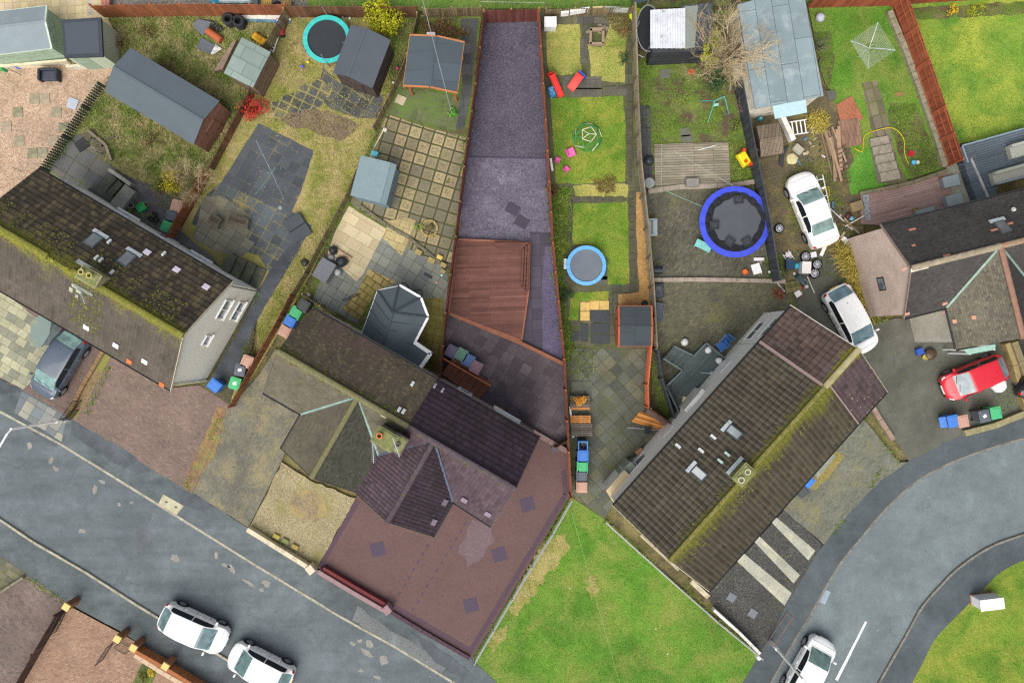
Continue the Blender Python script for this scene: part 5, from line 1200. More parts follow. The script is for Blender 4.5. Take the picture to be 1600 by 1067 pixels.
# ================================================================== SHEDS
def shed(name, label, roofpx, ridge, zev, zri, wallm, roofm, trim=None, cat='shed', over=.08, door=None, apex_wall=True):
 """gabled shed. roofpx: four roof corners (photo px at eave height) a,b | c,d with a-b and d-c the two eaves"""
 a, b, c, d = [P(x, y, zev) for x, y in roofpx]
 ax = ((b - a) + (c - d)).normalized(); L = ((b - a).length + (c - d).length) / 2; m = (a + b + c + d) / 4
 pr = Vector((-ax.y, ax.x, 0)); Wd_ = abs(((a - d).dot(pr) + (b - c).dot(pr)) / 2); sg = 1 if (a - d).dot(pr) > 0 else -1; pr *= sg
 m.z = zev; a = m - ax * L / 2 + pr * Wd_ / 2; b = m + ax * L / 2 + pr * Wd_ / 2; c = m + ax * L / 2 - pr * Wd_ / 2; d = m - ax * L / 2 - pr * Wd_ / 2
 k = ridge; r0 = lerp(a, d, k); r1 = lerp(b, c, k); r0.z = r1.z = zri
 o = empty(name, label, cat, (m.x, m.y, 0))
 ins = over; q = [a + ax * ins - pr * ins, b - ax * ins - pr * ins, c - ax * ins + pr * ins, d + ax * ins + pr * ins]
 R0, R1 = lerp(q[0], q[3], k), lerp(q[1], q[2], k)
 vs = [(p.x, p.y, 0) for p in q] + [(p.x, p.y, zev - .02) for p in q] + [(R0.x, R0.y, zri - .05),(R1.x, R1.y, zri - .05)]
 w = MB().add(vs, [(0,1,5,4),(2,3,7,6),(1,2,6,9,5),(3,0,4,8,7)]).build('wall', wallm, o, world=True)
 bm = bmesh.new(); bm.from_mesh(w.data); bmesh.ops.recalc_face_normals(bm, faces=bm.faces[:]); bm.to_mesh(w.data); bm.free()
 t = Vector((0,0,.035)); mb = MB()
 for e0, e1 in ((a, b),(d, c)):
  vs = [e0, e1, r1, r0, e0 + t, e1 + t, r1 + t, r0 + t]
  mb.add(vs, [(0,1,2,3),(7,6,5,4),(4,5,1,0),(5,6,2,1),(6,7,3,2),(7,4,0,3)])
 rf = mb.build('roof', roofm, o, world=True)
 bm = bmesh.new(); bm.from_mesh(rf.data); bmesh.ops.recalc_face_normals(bm, faces=bm.faces[:]); bm.to_mesh(rf.data); bm.free()
 MB().bar(r0 + t, r1 + t, .13,.012).build('ridge_strip', roofm, o, world=True)
 if trim:
  for p0, p1 in ((a, r0),(r0, d),(b, r1),(r1, c)): board('bargeboard', p0 + t, p1 + t, trim, o, .09,.11,-.09)
  for p0, p1 in trim_eaves.get(name + label, ((a, b),(d, c))): board('fascia', p0 + t, p1 + t, trim, o, .05,.10,-.10)
 if door is not None:
  e0, e1 = [(q[0], q[3]),(q[1], q[2]),(q[0], q[1]),(q[3], q[2])][door]
  cc = (e0 + e1) / 2; dd = (e1 - e0).normalized(); nn = (cc - m); nn.z = 0; nn = (nn - dd * nn.dot(dd)).normalized(); rot = math.atan2(dd.y, dd.x)
  mb = MB(); mb.box(cc.x + nn.x * .02, cc.y + nn.y * .02,.05,.8,.05,1.7, rot); dr = mb.build('door', wallm, o, world=True)
  mb = MB(); mb.box(cc.x + dd.x * .3 + nn.x * .06, cc.y + dd.y * .3 + nn.y * .06,.95,.12,.03,.03, rot); mb.build('handle', plain('303030',.4), dr, world=True)
 return o
trim_eaves = {}
def planks(name, cols, w=.12):
 g = G(name); z = g.new('ShaderNodeSeparateXYZ'); g.nt.links.new(g.co, z.inputs[0])
 f = g.math('FRACT', g.math('DIVIDE', z.outputs[2], w)); n = g.new('ShaderNodeTexWhiteNoise', noise_dimensions='1D'); g.nt.links.new(g.math('FLOOR', g.math('DIVIDE', z.outputs[2], w)), n.inputs['W'])
 col = g.ramp(n.outputs['Value'],[(0, C(cols[0])),(1, C(cols[-1]))]); col = g.mix(g.ramp(f, [(0,.8),(.1,0.0)]), col, C(cols[0],.3))
 col = g.mix(1.0, col, g.ramp(g.noise(5,6,.7),[(.3,.7),(.7,1.3)]),'MULTIPLY'); g.bump(f, .4,.02)
 return g.done(col, .85)
shed('garden_shed', 'long slate grey roofed shed with brick red gable end',[(205,77),(343,157),(303,228),(163,142)],.5,2.35,2.85, planks('red_brown_planks',['7a5648', '946a58']), felt('slate_felt', '566068',.08), None, door=1)
shed('garden_shed', 'dark brown shed with slate felt roof beside the teal trampoline',[(548,40),(520,115),(582,138),(611,63)],.42,2.2,2.7, planks('dark_brown_planks',['3e3636', '544846']), felt('dark_slate_felt', '50565f',.1), None, door=1)
gz = shed('garden_shelter', 'open timber shelter with dark roof and bright orange timber trim',[(640,56),(631,134),(714,146),(726,66)],.5,2.3,2.7, planks('orange_planks',['9a6438', 'b87a48']), felt('deep_slate_felt', '4a545c',.09, seam=(1.0,30,90,'3c444c')), plain('ac7248',.7), door=1)
for ch in list(gz.children):
 if ch.name.startswith(('wall', 'door')):
  for c_ in list(ch.children): bpy.data.objects.remove(c_)
  bpy.data.objects.remove(ch)
for x, y in ((645,62),(637,130),(709,140),(720,72)): MB().box(*P2(x, y, 2.2),0,.1,.1,2.25).build('post', plain('a8683c',.7), gz, world=True)
MB().prism([P2(648,64,1), P2(716,72,1), P2(716,76,1), P2(648,68,1)],0,1.0).build('back_panel', planks('orange_back',['8a5838', 'a06a44']), gz, world=True)
shed('garden_shed', 'small blue grey shed on the tan slab grid',[(565,241),(548,302),(603,324),(619,260)],.82,1.95,2.15, plain('6e8490',.6), plain('74878e',.6, var=.12), None, door=3)
shed('garden_shed', 'narrow shed with black felt roof and red timber end in the play garden',[(967,478),(1017,478),(1019,541),(966,541)],.5,2.0,2.2, planks('rust_red_planks',['9a4e34', 'b4603e']), felt('black_felt', '3c4348',.12, seam=(.9,30,90,'2c3236')), plain('a4553a',.7), door=0)
shed('garden_shed', 'patched shed with pale green felt squares by the tyres',[(379,60),(424,82),(395,138),(349,114)],.5,2.1,2.13, planks('weathered_planks',['6a5648', '84705e']), felt('green_felt', '7c8c86',.12, seam=(1.2,.75,-28,'4c5654')), None, door=3)
shed('garden_shed', 'small low brown timber store beside the white chair',[(1180,198),(1217,192),(1224,240),(1190,245)],.5,1.3,1.55, planks('grey_brown_planks',['5e5242', '7a6c56']), felt('brown_board_roof', '75685a',.25, seam=(.6,.2,80,'4a4036')), None)
sg = planks('sage_planks',['93ab96', 'a2b8a4'])
shed('sage_shed', 'large pale green shed with grey roof and latticed window',[(-50,24),(73,10),(82,76),(-41,90)],.42,2.15,2.5, sg, felt('grey_green_felt', '7e8a90',.1, blotch='86949a'), plain('b8c8b8',.6), door=None)
o = empty('flat_roof_shed', 'square sage shed with flat dark roof beside the larger sage shed', 'shed', P(135,70))
MB().prism([P2(99,33,2.2), P2(156,29,2.2), P2(159,86,2.2), P2(101,88,2.2)],0,2.1).build('wall', plain('b4c0ae',.8, var=.1), o, world=True)
MB().prism([P2(95,31,2.3), P2(157,27,2.3), P2(160,88,2.3), P2(100,90,2.3)],2.1,2.26, ).build('roof_edge', plain('383e46',.6), o, world=True)
MB().prism([P2(100,36,2.3), P2(153,32,2.3), P2(155,83,2.3), P2(104,85,2.3)],2.26,2.275).build('flat_roof', felt('navy_felt', '474e58',.08), o, world=True)
a = P(100,90,2.2); wall_window(o, P2(101,88,2.2), P2(99,33,2.2),.9,.5,1.0,.8)
MB().prism([P2(115,92,1.5), P2(140,91,1.5), P2(142,94,1.5), P2(118,96,1.5)],0,1.9).build('door', plain('92a894'), o, world=True)
wt = MB(); 
tag(MB().bar(P(-100,118), P(112,99),.14,.55).build('garden_wall', plain('cdc6ac',.9, dirt='a89c7c', scale=2)),'low cream wall between the sage sheds and the beige gravel', 'wall')
tag(MB().bar(P(110,108), P(183,104),.14,.5).build('garden_wall', plain('d4d0be',.9, dirt='a89c7c', scale=2)),'short pale wall below the flat roofed sage shed', 'wall')
tag(MB().bar(P(183,104), P(172,55),.14,.9).build('garden_wall', plain('cfc8b0',.9, dirt='a89c7c', scale=2)),'pale curved wall end beside the rough grass', 'wall')

WS = empty('workshop', 'long garage with patched blue grey felt roof beside the bare tree', 'garage', P(1215,90))
zc2 = 2.9
q = [P(1155,10, zc2), P(1258,-30, zc2), P(1287,150, zc2), P(1182,172, zc2)]
q = [P(1152,8, zc2), P(1254,-22, zc2), P(1287,150, zc2), P(1180,170, zc2)]
MB().prism([(lerp(p, sum(q, Vector()) / 4,.04).x, lerp(p, sum(q, Vector()) / 4,.04).y) for p in q],0, zc2 - .1).build('wall', plain('d4d0c2',.85, dirt='8e8a78', scale=1.5), WS, world=True)
MB().prism([(p.x, p.y) for p in q], zc2 - .1, zc2).build('flat_roof', felt('patched_felt', '7c8c92',.14, blotch='9aa6a8', seam=(3.2,.92,99,'3a4448')), WS, world=True)
MB().prism([P2(1207,166,2.4), P2(1259,155,2.4), P2(1261,176,2.4), P2(1211,186,2.4)],2.35,2.4).build('canopy', plain('a8c4d0',.4, var=.1), WS, world=True)
mb = MB(); mb.bar(P(1218,184), P(1236,222),.28,.5)
tag(mb.build('garden_wall', plain('e2e0dc',.8, dirt='b0a894')),'short white block wall in front of the long garage', 'wall')
mb = MB(); a = P(1176,178,0); b = P(1206,166,0); 
BS = empty('timber_store', 'black timber store half covered with white sheeting', 'shed', P(1060,40))
MB().prism([P2(1020,20,2.2), P2(1108,6,2.2), P2(1112,78,2.2), P2(1020,82,2.2)],0,2.1).build('wall', planks('black_planks',['2c2e32', '3c3e44']), BS, world=True)
MB().prism([P2(1064,8,2.3), P2(1114,4,2.3), P2(1113,74,2.3), P2(1070,76,2.3)],2.1,2.2).build('flat_roof', felt('dark_store_felt', '444a50',.1), BS, world=True)
MB().prism([P2(1070,10,2.3), P2(1091,8,2.3), P2(1086,74,2.3), P2(1070,76,2.3)],2.2,2.25).build('felt_strip', felt('grey_store_felt', '7e8884',.1), BS, world=True)
mb = MB(); ws = P(1046,45,2.35)
for i in range(14):
 x0 = 1018 + i * 3.9; A, B = P(x0,16 - i * .2,2.3), P(x0,76,2.3); mb.bar(Vector((A.x, A.y, 2.28 + (.03 if i % 2 else 0))), Vector((B.x, B.y, 2.28 + (.03 if i % 2 else 0))),.135,.02)
mb.build('roof_sheet', plain('c4c8d0',.4, var=.15, scale=1.6, dirt='a4a8b2'), BS, world=True)

# ================================================================== FENCES
def fence(label, px, h, mat, postm=None, bw=.11, gap=.012, name='fence', thick=.02, rail=True, panel=1.83, leanr=0.0, cat='fence', cap=False, z0=0.0, poststep=None, side=1, hvar=.01):
 q = [Vector((*P2(x, y),0)) for x, y in px]
 o = empty(name, label, cat, q[0]); postm = postm or mat
 for a, b in zip(q, q[1:]):
  L = (b - a).length; d = (b - a).normalized(); nn = Vector((-d.y, d.x, 0)) * side; k = max(1, round(L / panel)); rot = math.atan2(d.y, d.x)
  for i in range(k):
   p0 = a + d * (L * i / k); l = L / k; n = max(1, int(l / (bw + gap))); mb = MB()
   hh = h + R.uniform(-hvar, hvar) * 3
   for j in range(n):
    c = p0 + d * ((j + .5) * l / n) + nn * R.uniform(-.004,.004)
    mb.box(c.x, c.y, z0 + .04, l / n - gap, thick, hh - .04 + R.uniform(-hvar, hvar), rot + R.uniform(-leanr, leanr), top=1.0)
   if rail:
    for zz in (.35, h * .55, h - .22):
     c = p0 + d * l / 2 + nn * (thick / 2 + .022); mb.box(c.x, c.y, z0 + zz, l - .06,.045,.05, rot)
   if cap:
    c = p0 + d * l / 2; mb.box(c.x, c.y, z0 + hh + .005, l, .07,.03, rot)
   mb.build('fence_panel', mat, o, world=True)
   mb = MB(); mb.box(p0.x + nn.x * .05, p0.y + nn.y * .05, z0,.09,.09, h + .06, rot); mb.build('post', postm, o, world=True)
  mb = MB(); mb.box(b.x + nn.x * .05, b.y + nn.y * .05, z0,.09,.09, h + .06, rot)
 mb.build('post', postm, o, world=True)
 return o
FB_OR = boards('orange_brown_boards',['7a4a30', '8c5638', '9a6040', '84503a']); FB_RED = boards('rust_boards',['844430', '965038', 'a05a40', '7c3e2c'])
FB_OLD = boards('weathered_boards',['6c6048', '7c6e50', '8a7c5c', '5c5340']); FB_MAR = boards('maroon_boards',['58302c', '663a34', '4c2a28', '70403a'])
FB_GRN = boards('dark_green_boards',['3c463a', '48543f', '343c32']); FB_GREY = boards('grey_boards',['6f6656', '807664', '5e574a', '8c826e']); FB_DK = boards('dark_fence_boards',['3a3e44', '444a50', '33363c'])
FB_BR = boards('brown_boards',['5a4030', '6c4c38', '7a5842'])
fence('brown board fence along the top left behind the tyres',[(164,28),(300,26),(457,27)],1.75, FB_OR, side=1)
fence('brown board fence behind the teal trampoline and yellow bush',[(459,28),(560,28),(655,28)],1.6, FB_BR, side=1)
fence('weathered leaning fence behind the orange trimmed shelter',[(664,28),(752,26)],1.3, FB_OLD, gap=.03, side=1, leanr=.1)
fence('maroon end fence of the purple gravel garden',[(757,37),(841,34)],1.8, FB_MAR, boards('orange_post',['9c6040', 'a86a48']), side=1)
fence('maroon fence on the left of the purple gravel',[(757,37),(744,145),(727,270),(714,375),(699,490),(690,590)],1.75, FB_MAR, FB_BR, side=1)
fence('maroon fence on the right of the purple gravel',[(841,34),(852,200),(863,385),(880,560),(887,700),(891,770)],1.7, boards('plum_orange_boards',['6a3c34', '7a4638', '8c5440']), FB_OR, side=-1)
fence('old mossy fence behind the cold frame and white box',[(852,27),(985,24)],1.1, FB_OLD, gap=.03, side=1, leanr=.12)
fence('grey weathered fence between the play garden and the weeds',[(987,22),(990,130),(996,260),(1007,360),(1015,450),(1020,545)],1.5, FB_GREY, side=-1, cap=True)
fence('dark stained fence beside the cluttered side yard',[(1146,135),(1160,200),(1178,290),(1192,360),(1205,440)],1.6, FB_DK, side=1, cap=True)
fence('rust red fence between the airer lawn and the bright lawn',[(1393,10),(1428,110),(1452,180),(1479,260)],1.85, FB_RED, FB_RED, side=-1)
fence('rust red fence along the top behind the airer lawn',[(1262,13),(1392,10)],1.7, FB_RED, side=1)
fence('rust red fence along the top behind the bright lawn',[(1408,8),(1500,2),(1640,-6)],1.7, FB_RED, side=1)
fence('dark green picket fence beside the beige gravel',[(165,136),(140,172),(110,218),(76,268)],.95, FB_GRN, bw=.09, gap=.07, side=1, hvar=.01)
fence('brown fence beside the patched green shed',[(455,30),(432,72),(418,92)],1.5, FB_OLD, side=-1, gap=.02)
fence('short leaning brown fence below the patched green shed',[(422,96),(404,135)],1.3, FB_BR, side=-1)
fence('orange brown fence from the red bush to the long shed',[(397,150),(366,208),(336,266)],.95, FB_BR, side=-1)
fence('orange brown fence beside the bins behind the left house',[(330,272),(304,318),(273,372)],1.25, FB_OR, side=-1)
fence('weathered picket fence from the yellow bush to the tan slabs',[(656,32),(640,95),(612,158),(588,205)],1.1, FB_OLD, bw=.08, gap=.03, side=-1)
fence('weathered picket fence beside the cream slabs',[(565,265),(545,312),(512,372),(483,428),(462,462)],1.1, FB_OLD, bw=.08, gap=.05, side=-1)
fence('low brown fence behind the house bins and black sacks',[(462,462),(447,492),(420,540),(400,575),(368,634)],1.2, boards('picket_orange',['7c4c34', '8a5a40', '6c4030']), bw=.09, gap=.03, side=-1)
fence('short fence closing the slab patio by the brown roof',[(478,462),(505,480),(552,512)],1.0, FB_OLD, side=1, bw=.09, gap=.03)
fence('orange red fence below the narrow black shed',[(1012,542),(1007,600),(1008,634)],1.3, boards('terracotta_boards',['a8583c', 'b86848']), side=-1, cap=True)
fence('dark brown screen beside the timber pile',[(1010,636),(1050,664)],1.4, FB_BR, side=1)
fence('dark fence between the black shed and the grey deck',[(1024,548),(1030,590),(1050,655)],1.3, FB_DK, side=-1)
fence('short brown gate fence beside the purple patio corner',[(866,697),(886,686)],1.0, FB_BR, side=1)
fence('tall dark fence between the two drives at the bottom left',[(103,952),(68,1012),(32,1075),(0,1130)],1.2, boards('black_brown_boards',['3c2a26', '4a342e', '54403a']), side=-1)

def rail_fence(label, px, h=.85, mat=None, name='railing', rr=.035, step=2.0, rails=(1.0,)):
 mat = mat or plain('9c9e9c',.5,.3, var=.2); q = [Vector((*P2(x, y),0)) for x, y in px]; o = empty(name, label, 'railing', q[0])
 for hh in rails: MB().tube([p + Vector((0,0, h * hh)) for p in q], rr, 8).build('rail', mat, o, world=True)
 for a, b in zip(q, q[1:]):
  k = max(1, round((b - a).length / step))
  for i in range(k + 1):
   p = a + (b - a) * i / k; MB().cyl(p.x, p.y, 0, h, rr * .9, n=8).build('post', mat, o, world=True)
 return o
rail_fence('pale grey metal rail between the mauve yard and the open lawn',[(893,778),(862,832),(800,932),(742,1030)],.8, rails=(1.0,.5))
rail_fence('pale grey metal rail between the open lawn and the long house',[(945,812),(1000,862),(1060,915),(1120,968),(1186,1022)],.8, rails=(1.0,.5))
rail_fence('thin wire line along the field edge at the top',[(752,14),(850,16)],1.0, rr=.015, name='wire_fence')

def lowwall(name, label, px, w, h, mat, seg=None, cat='wall', bevel=.01, z0=0.0):
 q = [P(x, y) for x, y in px]; mb = MB()
 for a, b in zip(q, q[1:]):
  L = (b - a).length; k = max(1, round(L / seg)) if seg else 1; d = (b - a) / k; rot = math.atan2(d.y, d.x)
  for i in range(k):
   c = a + d * (i + .5); mb.box(c.x, c.y, z0, d.length - (.012 if seg else 0), w + (R.uniform(-.012,.012) if seg else 0), h + (R.uniform(-.012,.012) if seg else 0), rot)
 return tag(mb.build(name, mat, bevel=bevel), label, cat)
CRW = plain('c6bda6',.9, var=.15, dirt='8e846c', scale=2)
lowwall('garden_wall', 'low cream wall in front of the sandy gravel garden',[(390,824),(440,855),(488,885)],.26,.5, CRW)
lowwall('gate_pier', 'cream square pier at the corner of the sandy garden',[(485,880),(493,890)],.42,.7, CRW, cat='pier')
lowwall('garden_wall', 'low mauve and dark red wall fronting the mauve yard',[(500,889),(550,919),(602,949)],.24,.55, plain('8d7478',.9, var=.15))
lowwall('timber_planter', 'dark red timber strip behind the mauve front wall',[(507,885),(556,914),(605,942)],.22,.42, plain('6a3034',.8, var=.2), cat='planter')
lowwall('gate_pier', 'mauve square pier at the end of the dark red wall',[(603,942),(611,952)],.42,.7, plain('8d7478',.9), cat='pier')
lowwall('garden_wall', 'broken dark edging wall at the foot of the mauve yard',[(612,955),(660,984),(705,1010),(734,1027)],.22,.18, plain('4c3a44',.9, var=.5, scale=5),.6)
lowwall('timber_sleeper', 'brown timber edge along the top of the dark slab patio',[(701,489),(760,514),(816,537),(880,568)],.2,.28, plain('8a5a44',.8, var=.25),2.4,'sleeper')
lowwall('garden_wall', 'stepped stone wall along the edge of the purple patio',[(690,592),(740,622),(800,655),(886,704)],.3,.35, plain('7d6a68',.9, var=.25, dirt='7a4e42'),1.2)
lowwall('garden_wall', 'pale concrete edge of the sunken yard behind the left house',[(178,268),(212,292)],.2,.7, plain('a4a498',.9, dirt='6e6e60'))
lowwall('garden_wall', 'broad concrete wall end beside the flower pots',[(211,297),(188,326)],.75,.6, plain('8a8a84',.9, dirt='6e6e60'))
lowwall('garden_wall', 'low timber kerb between two garden levels behind the left house',[(140,205),(168,228),(176,252)],.16,.25, FB_GREY, .8)
lowwall('garden_wall', 'pinkish stone kerb below the grey weathered deck',[(1012,300),(1060,293),(1140,291),(1182,284)],.28,.22, plain('8f857a',.9, var=.3, dirt='6a684c'),.8)
lowwall('garden_wall', 'pinkish stone kerb between the two block patios',[(1016,438),(1085,437),(1150,438),(1226,440)],.24,.2, plain('9a8e84',.9, var=.3, dirt='6a684c'),.7)
lowwall('garden_wall', 'rubble stone edging beside the rust red fence',[(1387,20),(1412,80),(1438,150),(1462,220),(1474,262)],.34,.3, plain('8a8472',.95, var=.4, scale=4, dirt='5e6436'),.5)
lowwall('garden_wall', 'mossy edging wall at the top of the pink deck',[(1340,304),(1400,292),(1424,286),(1476,268)],.2,.35, plain('77705c',.95, var=.3, dirt='5e6436'),.8)
lowwall('garden_wall', 'low pinkish block strip between the two right hand drives',[(1358,630),(1373,655),(1393,686)],.26,.3, plain('8c7a6c',.9, var=.3),.6)
lowwall('timber_wall', 'sandy timber retaining wall beside the red car',[(1566,536),(1578,570),(1598,640)],.3,.55, plain('94845c',.85, var=.25, dirt='6c6442'),2.0)
lowwall('garden_wall', 'dark boundary wall at the right edge',[(1574,534),(1605,622)],.34,.75, plain('7e7458',.85, var=.25, dirt='5a563c'),1.0)
lowwall('garden_wall', 'mossy low wall behind the four bins by the bend',[(1503,676),(1550,664),(1600,644),(1640,636)],.34,.35, plain('8b8466',.9, var=.3, dirt='6a6c44'),.8)
lowwall('garden_wall', 'white topped low wall at the corner of the black gravel',[(1112,948),(1150,982),(1184,1016)],.16,.55, plain('dedcd8',.8, dirt='a8a494'),1.6)
lowwall('garden_wall', 'pale low wall beside the black gravel and roof corner',[(1078,905),(1105,930)],.28,.4, plain('b8ac94',.9, dirt='7e745c'),1.2)
lowwall('timber_edging', 'dark timber strip between the dark slabs and the tan slab grid',[(563,322),(604,352),(640,372),(694,416)],.16,.16, plain('6e6a58',.9, var=.4, dirt='4e5030'),.6)
lowwall('garden_edging', 'thin pale edging beside the long mossy roof',[(1000,835),(1060,890)],.12,.15, plain('a49c84',.9, dirt='6e6a54'),.9,'edging')
lowwall('garden_wall', 'pale edging wall of the grass beside the orange drive',[(0,926),(40,900)],.14,.3, plain('7c7868',.9, dirt='56583a'),.8)
lowwall('drive_edging', 'broken brown edging beside the maroon parking bay',[(163,548),(132,600),(106,652)],.22,.18, plain('80684c',.95, var=.4, scale=5, dirt='6c6a3c'),.45,'edging')
BRK = slabs('orange_brick',['a4683c', 'b07444', '985e36'],.22,.075,0,'6c5440',.008,.5)
lowwall('brick_wall', 'orange brick wall with pale coping in the bottom left corner',[(214,1006),(257,1030),(320,1068),(380,1106)],.24,.8, plain('965f3c',.9, var=.3, scale=9))
lowwall('wall_coping', 'row of pale coping stones along the inside of the brick wall',[(216,1018),(250,1040),(305,1072)],.26,.5, plain('b8a48c',.9, var=.2, scale=4),.45,'coping')
PIER = []
for i, (x, y, lb) in enumerate(((103,948,'brick pier with yellow cap at the top of the dark fence'),(183,998,'brick pier with yellow cap holding the open gate'),(208,1012,'brick pier with yellow cap beside the railing panel'),(258,1041,'brick pier with yellow cap in the middle of the brick wall'))):
 c = P(x, y, 1.2); o = empty('gate_pier', lb, 'pier',(c.x, c.y, 0),-.55,'brick piers with pale caps')
 if i == 0:
  MB().box(0,0,0,.34,.34,1.15).build('pier_body', plain('7e5640',.9, var=.3, scale=9), o, bevel=.01); MB().box(0,0,1.15,.42,.42,.08, top=.9).build('cap', plain('d9b878',.85, var=.1), o, bevel=.01); PIER = list(o.children)
 else:
  for ch in PIER: k = ch.copy(); COL.objects.link(k); k.parent = o
def metal_gate(label, A, B, h=.95, z0=.08, mat=None, n=10, name='gate'):
 mat = mat or plain('24262c',.5,.3); a, b = P(*A), P(*B); o = empty(name, label, 'gate', a)
 mb = MB(); 
 for zz in (z0, h): mb.tube([a + Vector((0,0, zz)), b + Vector((0,0, zz))],.02,6)
 for p in (a, b): mb.tube([p + Vector((0,0, z0)), p + Vector((0,0, h))],.022,6)
 mb.build('gate_frame', mat, o, world=True); mb = MB()
 for i in range(1, n): p = lerp(a, b, i / n); mb.tube([p + Vector((0,0, z0)), p + Vector((0,0, h))],.01,5)
 mb.build('gate_bars', mat, o, world=True); return o
metal_gate('black metal gate standing open over the orange brick yard',(178,1003),(161,1030)); metal_gate('black railing panel between the two brick piers',(190,1002),(207,1012), name='garden_railing')
metal_gate('black metal gate open against the dark fence',(104,955),(89,985))
metal_gate('rusty brown gate at the corner of the black gravel',(1200,1000),(1230,955),1.0, mat=plain('8c6c5c',.8, var=.3), n=4)
metal_gate('dark metal gate between the red drive and the grey car',(108,652),(128,625),1.0); metal_gate('black side gate leaning beside the lamp post',(112,655),(124,640),1.0)
metal_gate('dark handrail beside the yellow slab steps',(540,470),(562,460),.9, n=3, name='handrail')

def steps(label, A, B, w, n, rise, mat, name='garden_steps', down=True):
 a, b = P(*A), P(*B); d = (b - a); L = d.length; rot = math.atan2(d.y, d.x); o = empty(name, label, 'steps', a)
 for i in range(n):
  c = a + d * ((i + .5) / n); MB().box(c.x, c.y, 0, L / n - .01, w, rise * (n - i)).build('step', mat, o, rot * 0 or 0, world=True) if False else None
  mb = MB(); mb.box(c.x, c.y, 0, L / n - .012, w, rise * (n - i), rot); mb.build('step', mat, o, world=True, bevel=.012)
 return o
steps('flight of dark concrete steps beside the upper gable of the left house',(355,412),(410,438),1.3,4,.17, plain('55584e',.9, var=.3, dirt='7a7448'))
steps('two broad dark steps at the edge of the dark patio',(456,340),(476,372),1.1,2,.15, plain('484e54',.9, var=.2))
steps('stone steps climbing the airer garden',(1385,285),(1372,215),1.1,5,.12, plain('8f877a',.9, var=.35, scale=4, dirt='5e6044'))
steps('mossy concrete steps in the dark yard behind the left house',(172,285),(205,315),1.0,4,.14, plain('565a50',.9, var=.35, dirt='6a6c44'))

DK = empty('timber_deck', 'large red brown timber deck in the purple garden', 'deck', P(765,450))
M_RD = deck('red_brown_deck',['613e38', '6c4840', '573731', '754f47'],.125,2,3.2,'4c352e',.2, m=.006)
dp = [(714,374),(828,379),(826,454),(815,532),(701,489)]
MB().prism([P2(x, y, .3) for x, y in dp],0,.28).build('deck_boards', M_RD, DK, world=True)
mb = MB(); fr = plain('8a5846',.75, var=.2)
for a, b in zip(dp, dp[1:] + dp[:1]): mb.bar(Vector((*P2(*a, .3),.285)), Vector((*P2(*b, .3),.285)),.1,.03)
mb.build('deck_frame', fr, DK, world=True)
mb = MB()
for k in range(3):
 A, B, D_ = P(771 + k * 3.2,381 + k * 3.4,.5), P(826 - k * 4,381 + k * 3.4,.5), P(823 - k * 4,454 - k * 4.5 + 2,.5)
 mb.bar(Vector((A.x, A.y, .29)), Vector((B.x, B.y, .29)),.115,.32); mb.bar(Vector((B.x, B.y, .29)), Vector((D_.x, D_.y, .29)),.115,.32)
tag(mb.build('corner_bench', M_RD, bevel=.006),'low L shaped timber bench on the red brown deck', 'bench')
steps('red brown timber ramp of steps below the four garden bins',(700,570),(758,612),1.25,7,.06, boards('step_boards',['6a4638', '7a5242']),'timber_steps')
lowwall('handrail_beam', 'orange brown timber rail beside the timber steps',[(692,558),(768,602)],.1,.9, plain('9a6040',.75), None, 'rail')
mb = MB(); 
for x, y, r in ((801,327,-28),(815,347,-30)): c = P(x, y); mb.box(c.x, c.y, .008,.75,.6,.03, math.radians(r))
tag(mb.build('paving', plain('413d4a',.85, var=.15)),'two dark slabs set in the light purple gravel', kind='structure')
mb = MB(); mb.bar(P(728,246,0), P(852,248,0),.05,.05); tag(mb.build('garden_edging', plain('4a4458',.9)),'thin edging across the purple gravel', kind='structure')
GD = empty('timber_deck', 'dark grey deck with rails against the cream wall', 'deck', P(1090,600))
gp = [(1041,603),(1066,579),(1036,560),(1053,541),(1084,556),(1103,536),(1136,562),(1100,600),(1062,648)]
MB().prism([P2(x, y, .45) for x, y in gp],0,.42).build('deck_boards', deck('slate_deck',['4e5859', '566061', '485152'],.13,48,3,'2e3636',.2), GD, world=True)
mb = MB(); mr = plain('5a676a',.7, var=.15)
for a, b in (((1041,603),(1066,579)),((1066,579),(1036,560)),((1053,541),(1084,556)),((1084,556),(1103,536)),((1062,648),(1041,603)),((1103,536),(1130,558))):
 A, B = Vector((*P2(*a, .9),.95)), Vector((*P2(*b, .9),.95)); mb.bar(A, B, .09,.05)
 for t in (0,.5,1): p = lerp(A, B, t); mb.box(p.x, p.y, .4,.07,.07,.56)
mb.build('deck_rail', mr, GD, world=True)
BD = empty('raised_deck', 'raised blue grey deck with rail at the right edge', 'deck', P(1560,260))
bp = [(1498,230),(1640,190),(1640,262),(1560,288),(1556,312),(1530,320),(1518,290)]
MB().prism([P2(x, y, .8) for x, y in bp],0,.78).build('deck_boards', deck('blue_grey_deck',['566068', '5f6a74', '4f5962'],.14,16,4,'3a424a',.15), BD, world=True)
mb = MB()
for a, b in (((1503,228),(1640,190)),((1503,228),(1512,254)),((1558,288),(1640,266))):
 A, B = Vector((*P2(*a, 1.7),1.7)), Vector((*P2(*b, 1.7),1.7)); mb.bar(A, B, .08,.05); n = max(2, int((B - A).length / 1.2))
 for i in range(n + 1): p = lerp(A, B, i / n); mb.box(p.x, p.y, .78,.05,.05,.93)
mb.build('deck_rail', plain('8496a4',.5,.2, var=.1), BD, world=True)
